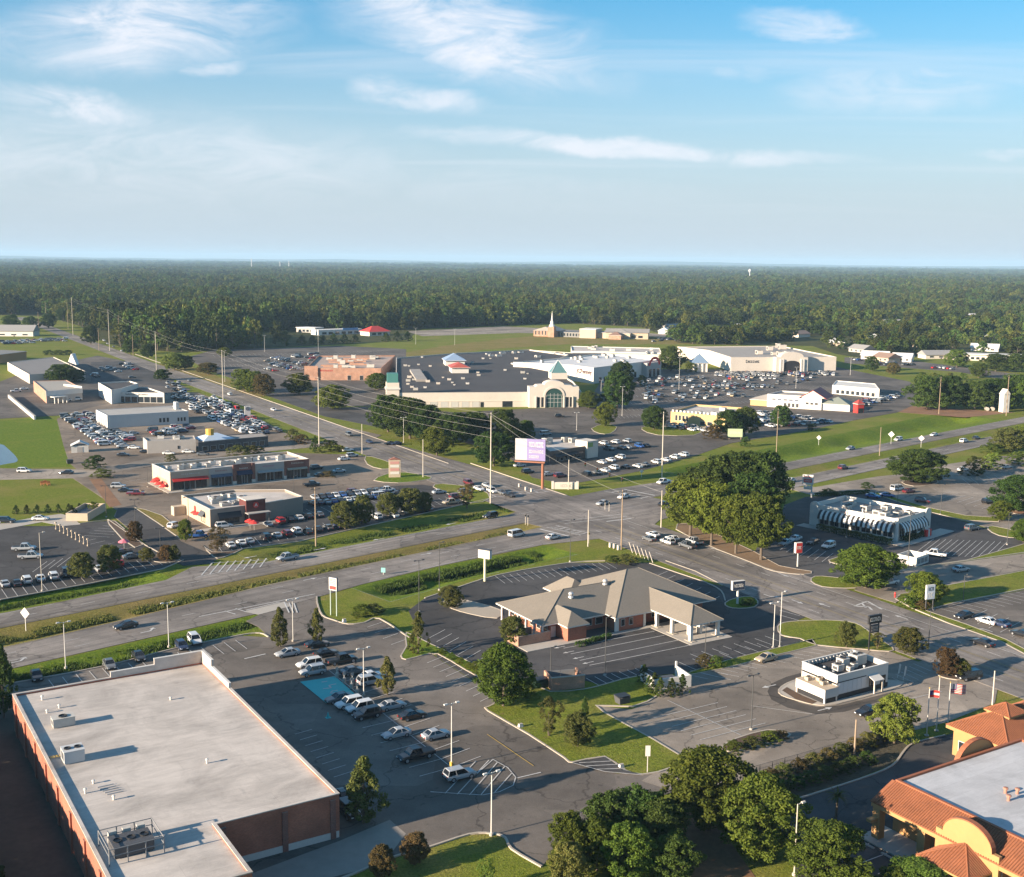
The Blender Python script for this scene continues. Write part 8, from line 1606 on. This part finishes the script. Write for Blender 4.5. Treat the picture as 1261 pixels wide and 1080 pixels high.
# ------------------------------------------------------------------ the woods
EDGE = [(-400, 385), (0, 388), (60, 390), (100, 402), (120, 418), (150, 428), (220, 434), (300, 430), (420, 424), (500, 419), (520, 405), (640, 400), (700, 398), (790, 403), (815, 412), (835, 422), (870, 424.5), (1000, 426), (1030, 436), (1060, 441), (1100, 443), (1160, 436), (1261, 441), (1700, 452)]
def edge_y(px): return lerp_tab(EDGE, px)
def forest_ok(p):
    d = CM.transposed() @ (Vector((p.x, p.y, 0)) - Vector((0, 0, H_CAM)))
    px, py = 630.5 + F_PX * d.x / -d.z, 540 - F_PX * d.y / -d.z
    return px, py, py < edge_y(px)
CLEAR = [((q[0], q[1]), (q[0] + 6, q[1] + 3), 24) for q in hs] + [((30, 385), (150, 425), 14), ((350, 414), (520, 412), 75), ((360, 420), (490, 417), 60), ((1090, 348), (1150, 352), 60)]
def cleared(p):
    for a, b, w in CLEAR:
        A, B = P(*a), P(*b); d = B - A; t = max(0, min(1, (p - A).dot(d) / d.dot(d)))
        if (p - A - d * t).length < w: return True
    return False
rf = random.Random(3)
pts = []
def field(z0, z1, step, scale, hgt):
    z = z0
    while z < z1:
        w = z * .50 + 60; x = -w
        while x < w:
            p = Vector((x + rf.uniform(-.5, .5) * step, z + rf.uniform(-.5, .5) * step, 0)); px, py, ok = forest_ok(p)
            if ok and not cleared(p):
                dens = mnoise.noise(Vector((p.x * .0016, p.y * .0016, 4)))
                if px > 780 and p.y < 1900 and mnoise.noise(Vector((p.x * .011, p.y * .007, 9))) > .26: pass     # gaps of the housing estate
                elif dens < -.30 and p.y > 1350: pass
                else:
                    s = scale * rf.uniform(.62, 1.0) * (1.55 if rf.random() < .18 else 1.12); q = (1 + .38 * mnoise.noise(Vector((p.x * .005, p.y * .0025, 1))) + .2 * mnoise.noise(Vector((p.x * .02, p.y * .012, 1)))) * (.72 if px > 760 and p.y < 2000 else 1)
                    pts.append((p.x, p.y, s, hgt * q * rf.uniform(.62, 1.28), rf.uniform(0, 6.28), rf.randrange(3)))
            x += step
        z += step
field(700, 2300, 11.0, 1.62, 1.95)
field(2300, 4600, 18.0, 2.6, 2.2)
field(4600, 9000, 34.0, 4.6, 2.3)
field(9000, 17000, 80.0, 11, 2.8)
# the trees along the wood's edge stand as trees of their own, the rest is one wood
pts.sort(key=lambda q: -forest_ok(Vector((q[0], q[1], 0)))[1] + edge_y(forest_ok(Vector((q[0], q[1], 0)))[0]) + (0 if -40 < forest_ok(Vector((q[0], q[1], 0)))[0] < 1300 else 1e4))
NFREE = max(0, 292 - sum(1 for t in TREES if t['category'] == 'tree'))
free, rest = pts[:NFREE], pts[NFREE:]
SRC = {}
for x, y, s, h, rz, k in free:
    right = forest_ok(Vector((x, y, 0)))[0] > 780
    lab, grp = ('garden tree among the houses beyond the mall', 'garden trees among the houses') if right else ('tall dark tree at the edge of the woods', 'trees at the edge of the woods')
    root = thing('garden_tree' if right else 'forest_tree', lab, 'tree', (x, y, 0), rz, grp); root.scale = (s, s, h)
    cm, tm = PROTO[('forest', k)]; c = link('crown', cm, root); link('trunk', tm, root); SRC.setdefault(k, c)
    c.material_slots[0].link = 'OBJECT'; c.material_slots[0].material = LEAF['forest']
for k in range(3): PROTO[('forest', k)][0].materials[0] = LEAF['forest']
me = bpy.data.meshes.new('woods'); me.from_pydata([(q[0], q[1], 0) for q in rest], [], [])
at = me.attributes.new('size', 'FLOAT_VECTOR', 'POINT'); at.data.foreach_set('vector', [v for q in rest for v in (q[2], q[2], q[3])])
at = me.attributes.new('spin', 'FLOAT_VECTOR', 'POINT'); at.data.foreach_set('vector', [v for q in rest for v in (0, 0, q[4])])
at = me.attributes.new('sort', 'INT', 'POINT'); at.data.foreach_set('value', [q[5] for q in rest])
wo = link('woods', me, kind='stuff'); wo['label'] = 'dense dark green woods reaching to the horizon'; wo['category'] = 'woods'
ng = bpy.data.node_groups.new('woods', 'GeometryNodeTree')
ng.interface.new_socket('Geometry', in_out='INPUT', socket_type='NodeSocketGeometry'); ng.interface.new_socket('Geometry', in_out='OUTPUT', socket_type='NodeSocketGeometry')
GN, GL = ng.nodes, ng.links
gi, go = GN.new('NodeGroupInput'), GN.new('NodeGroupOutput'); jn = GN.new('GeometryNodeJoinGeometry')
def named(n, t):
    q = GN.new('GeometryNodeInputNamedAttribute'); q.data_type = t; q.inputs['Name'].default_value = n; return q.outputs['Attribute']
for k in range(3):
    oi = GN.new('GeometryNodeObjectInfo'); oi.inputs['Object'].default_value = SRC[k]; oi.transform_space = 'ORIGINAL'; oi.inputs['As Instance'].default_value = True
    cp = GN.new('FunctionNodeCompare'); cp.data_type = 'INT'; cp.operation = 'EQUAL'; GL.new(named('sort', 'INT'), cp.inputs[2]); cp.inputs[3].default_value = k
    ip = GN.new('GeometryNodeInstanceOnPoints'); GL.new(gi.outputs[0], ip.inputs['Points']); GL.new(cp.outputs[0], ip.inputs['Selection']); GL.new(oi.outputs['Geometry'], ip.inputs['Instance'])
    GL.new(named('spin', 'FLOAT_VECTOR'), ip.inputs['Rotation']); GL.new(named('size', 'FLOAT_VECTOR'), ip.inputs['Scale']); GL.new(ip.outputs[0], jn.inputs[0])
GL.new(jn.outputs[0], go.inputs[0])
md = wo.modifiers.new('woods', 'NODES'); md.node_group = ng
# woodland floor
sheet('woodland_floor', [P(a, b) for a, b in EDGE] + [Vector((16000, 17000, 0)), Vector((-16000, 17000, 0))], WOODS, .045)
hedge((1007, 652), (1098, 671), 1.6, 1.3, 'clipped hedge under the long striped awning of the diner', 'dark', 1)
hedge((1112, 668), (1138, 660), 1.4, 1.2, 'clipped hedge under the end awning of the diner', 'dark', 2)
hedge((710, 797), (752, 785), 1.0, .7, 'low hedge along the brick front of the bank', 'dark', 3)
hedge((1004, 612), (1070, 608), 1.0, 1.0, 'dark hedge along the back of the diner lot', 'dark', 4)
# ------------------------------------------------------------------ far hills and the air
def hills(dist, base, amp, seed, m):
    mb = MB(); n = 160
    for i in range(n + 1):
        a = R_(-34 + 68 * i / n); z = base + amp * (mnoise.noise(Vector((i * .045, seed, 0))) + .45 * mnoise.noise(Vector((i * .16, seed, 5))) + .15 * mnoise.noise(Vector((i * .6, seed, 9))))
        for d, q in ((0, 0), (dist * .05, .55), (dist * .11, 1.0), (dist * .3, .1)):
            mb.v.append(((dist + d) * math.sin(a), (dist + d) * math.cos(a), -1 + max(z, 5) * q))
    for i in range(n):
        for j in range(3): q = i * 4 + j; mb.f.append((q, q + 4, q + 5, q + 1)); mb.m.append(0)
    return mb.build('hills', m, kind='structure', smooth=True)
hm = mat('far_woodland', (.028, .042, .016), .95, n=.4, scale=.02)
hills(15500, 34, 26, 2.2, hm); hills(21500, 66, 34, 7.7, hm)
HAZE_DENSITY = 5.4e-5
hz = MB(); hz.box(-26000, 26000, -60, 29500, -3.5, 190)
m, nt, b = newmat('haze_air'); nt.nodes.remove(b); pv = nt.nodes.new('ShaderNodeVolumePrincipled')
pv.inputs['Color'].default_value = (.50, .76, 1.0, 1); pv.inputs['Density'].default_value = HAZE_DENSITY; pv.inputs['Anisotropy'].default_value = .0
nt.links.new(pv.outputs[0], nt.nodes['Material Output'].inputs['Volume'])
ho = hz.build('haze', m, kind='stuff'); ho['label'] = 'pale blue haze lying over the distant woods'; ho['category'] = 'haze'
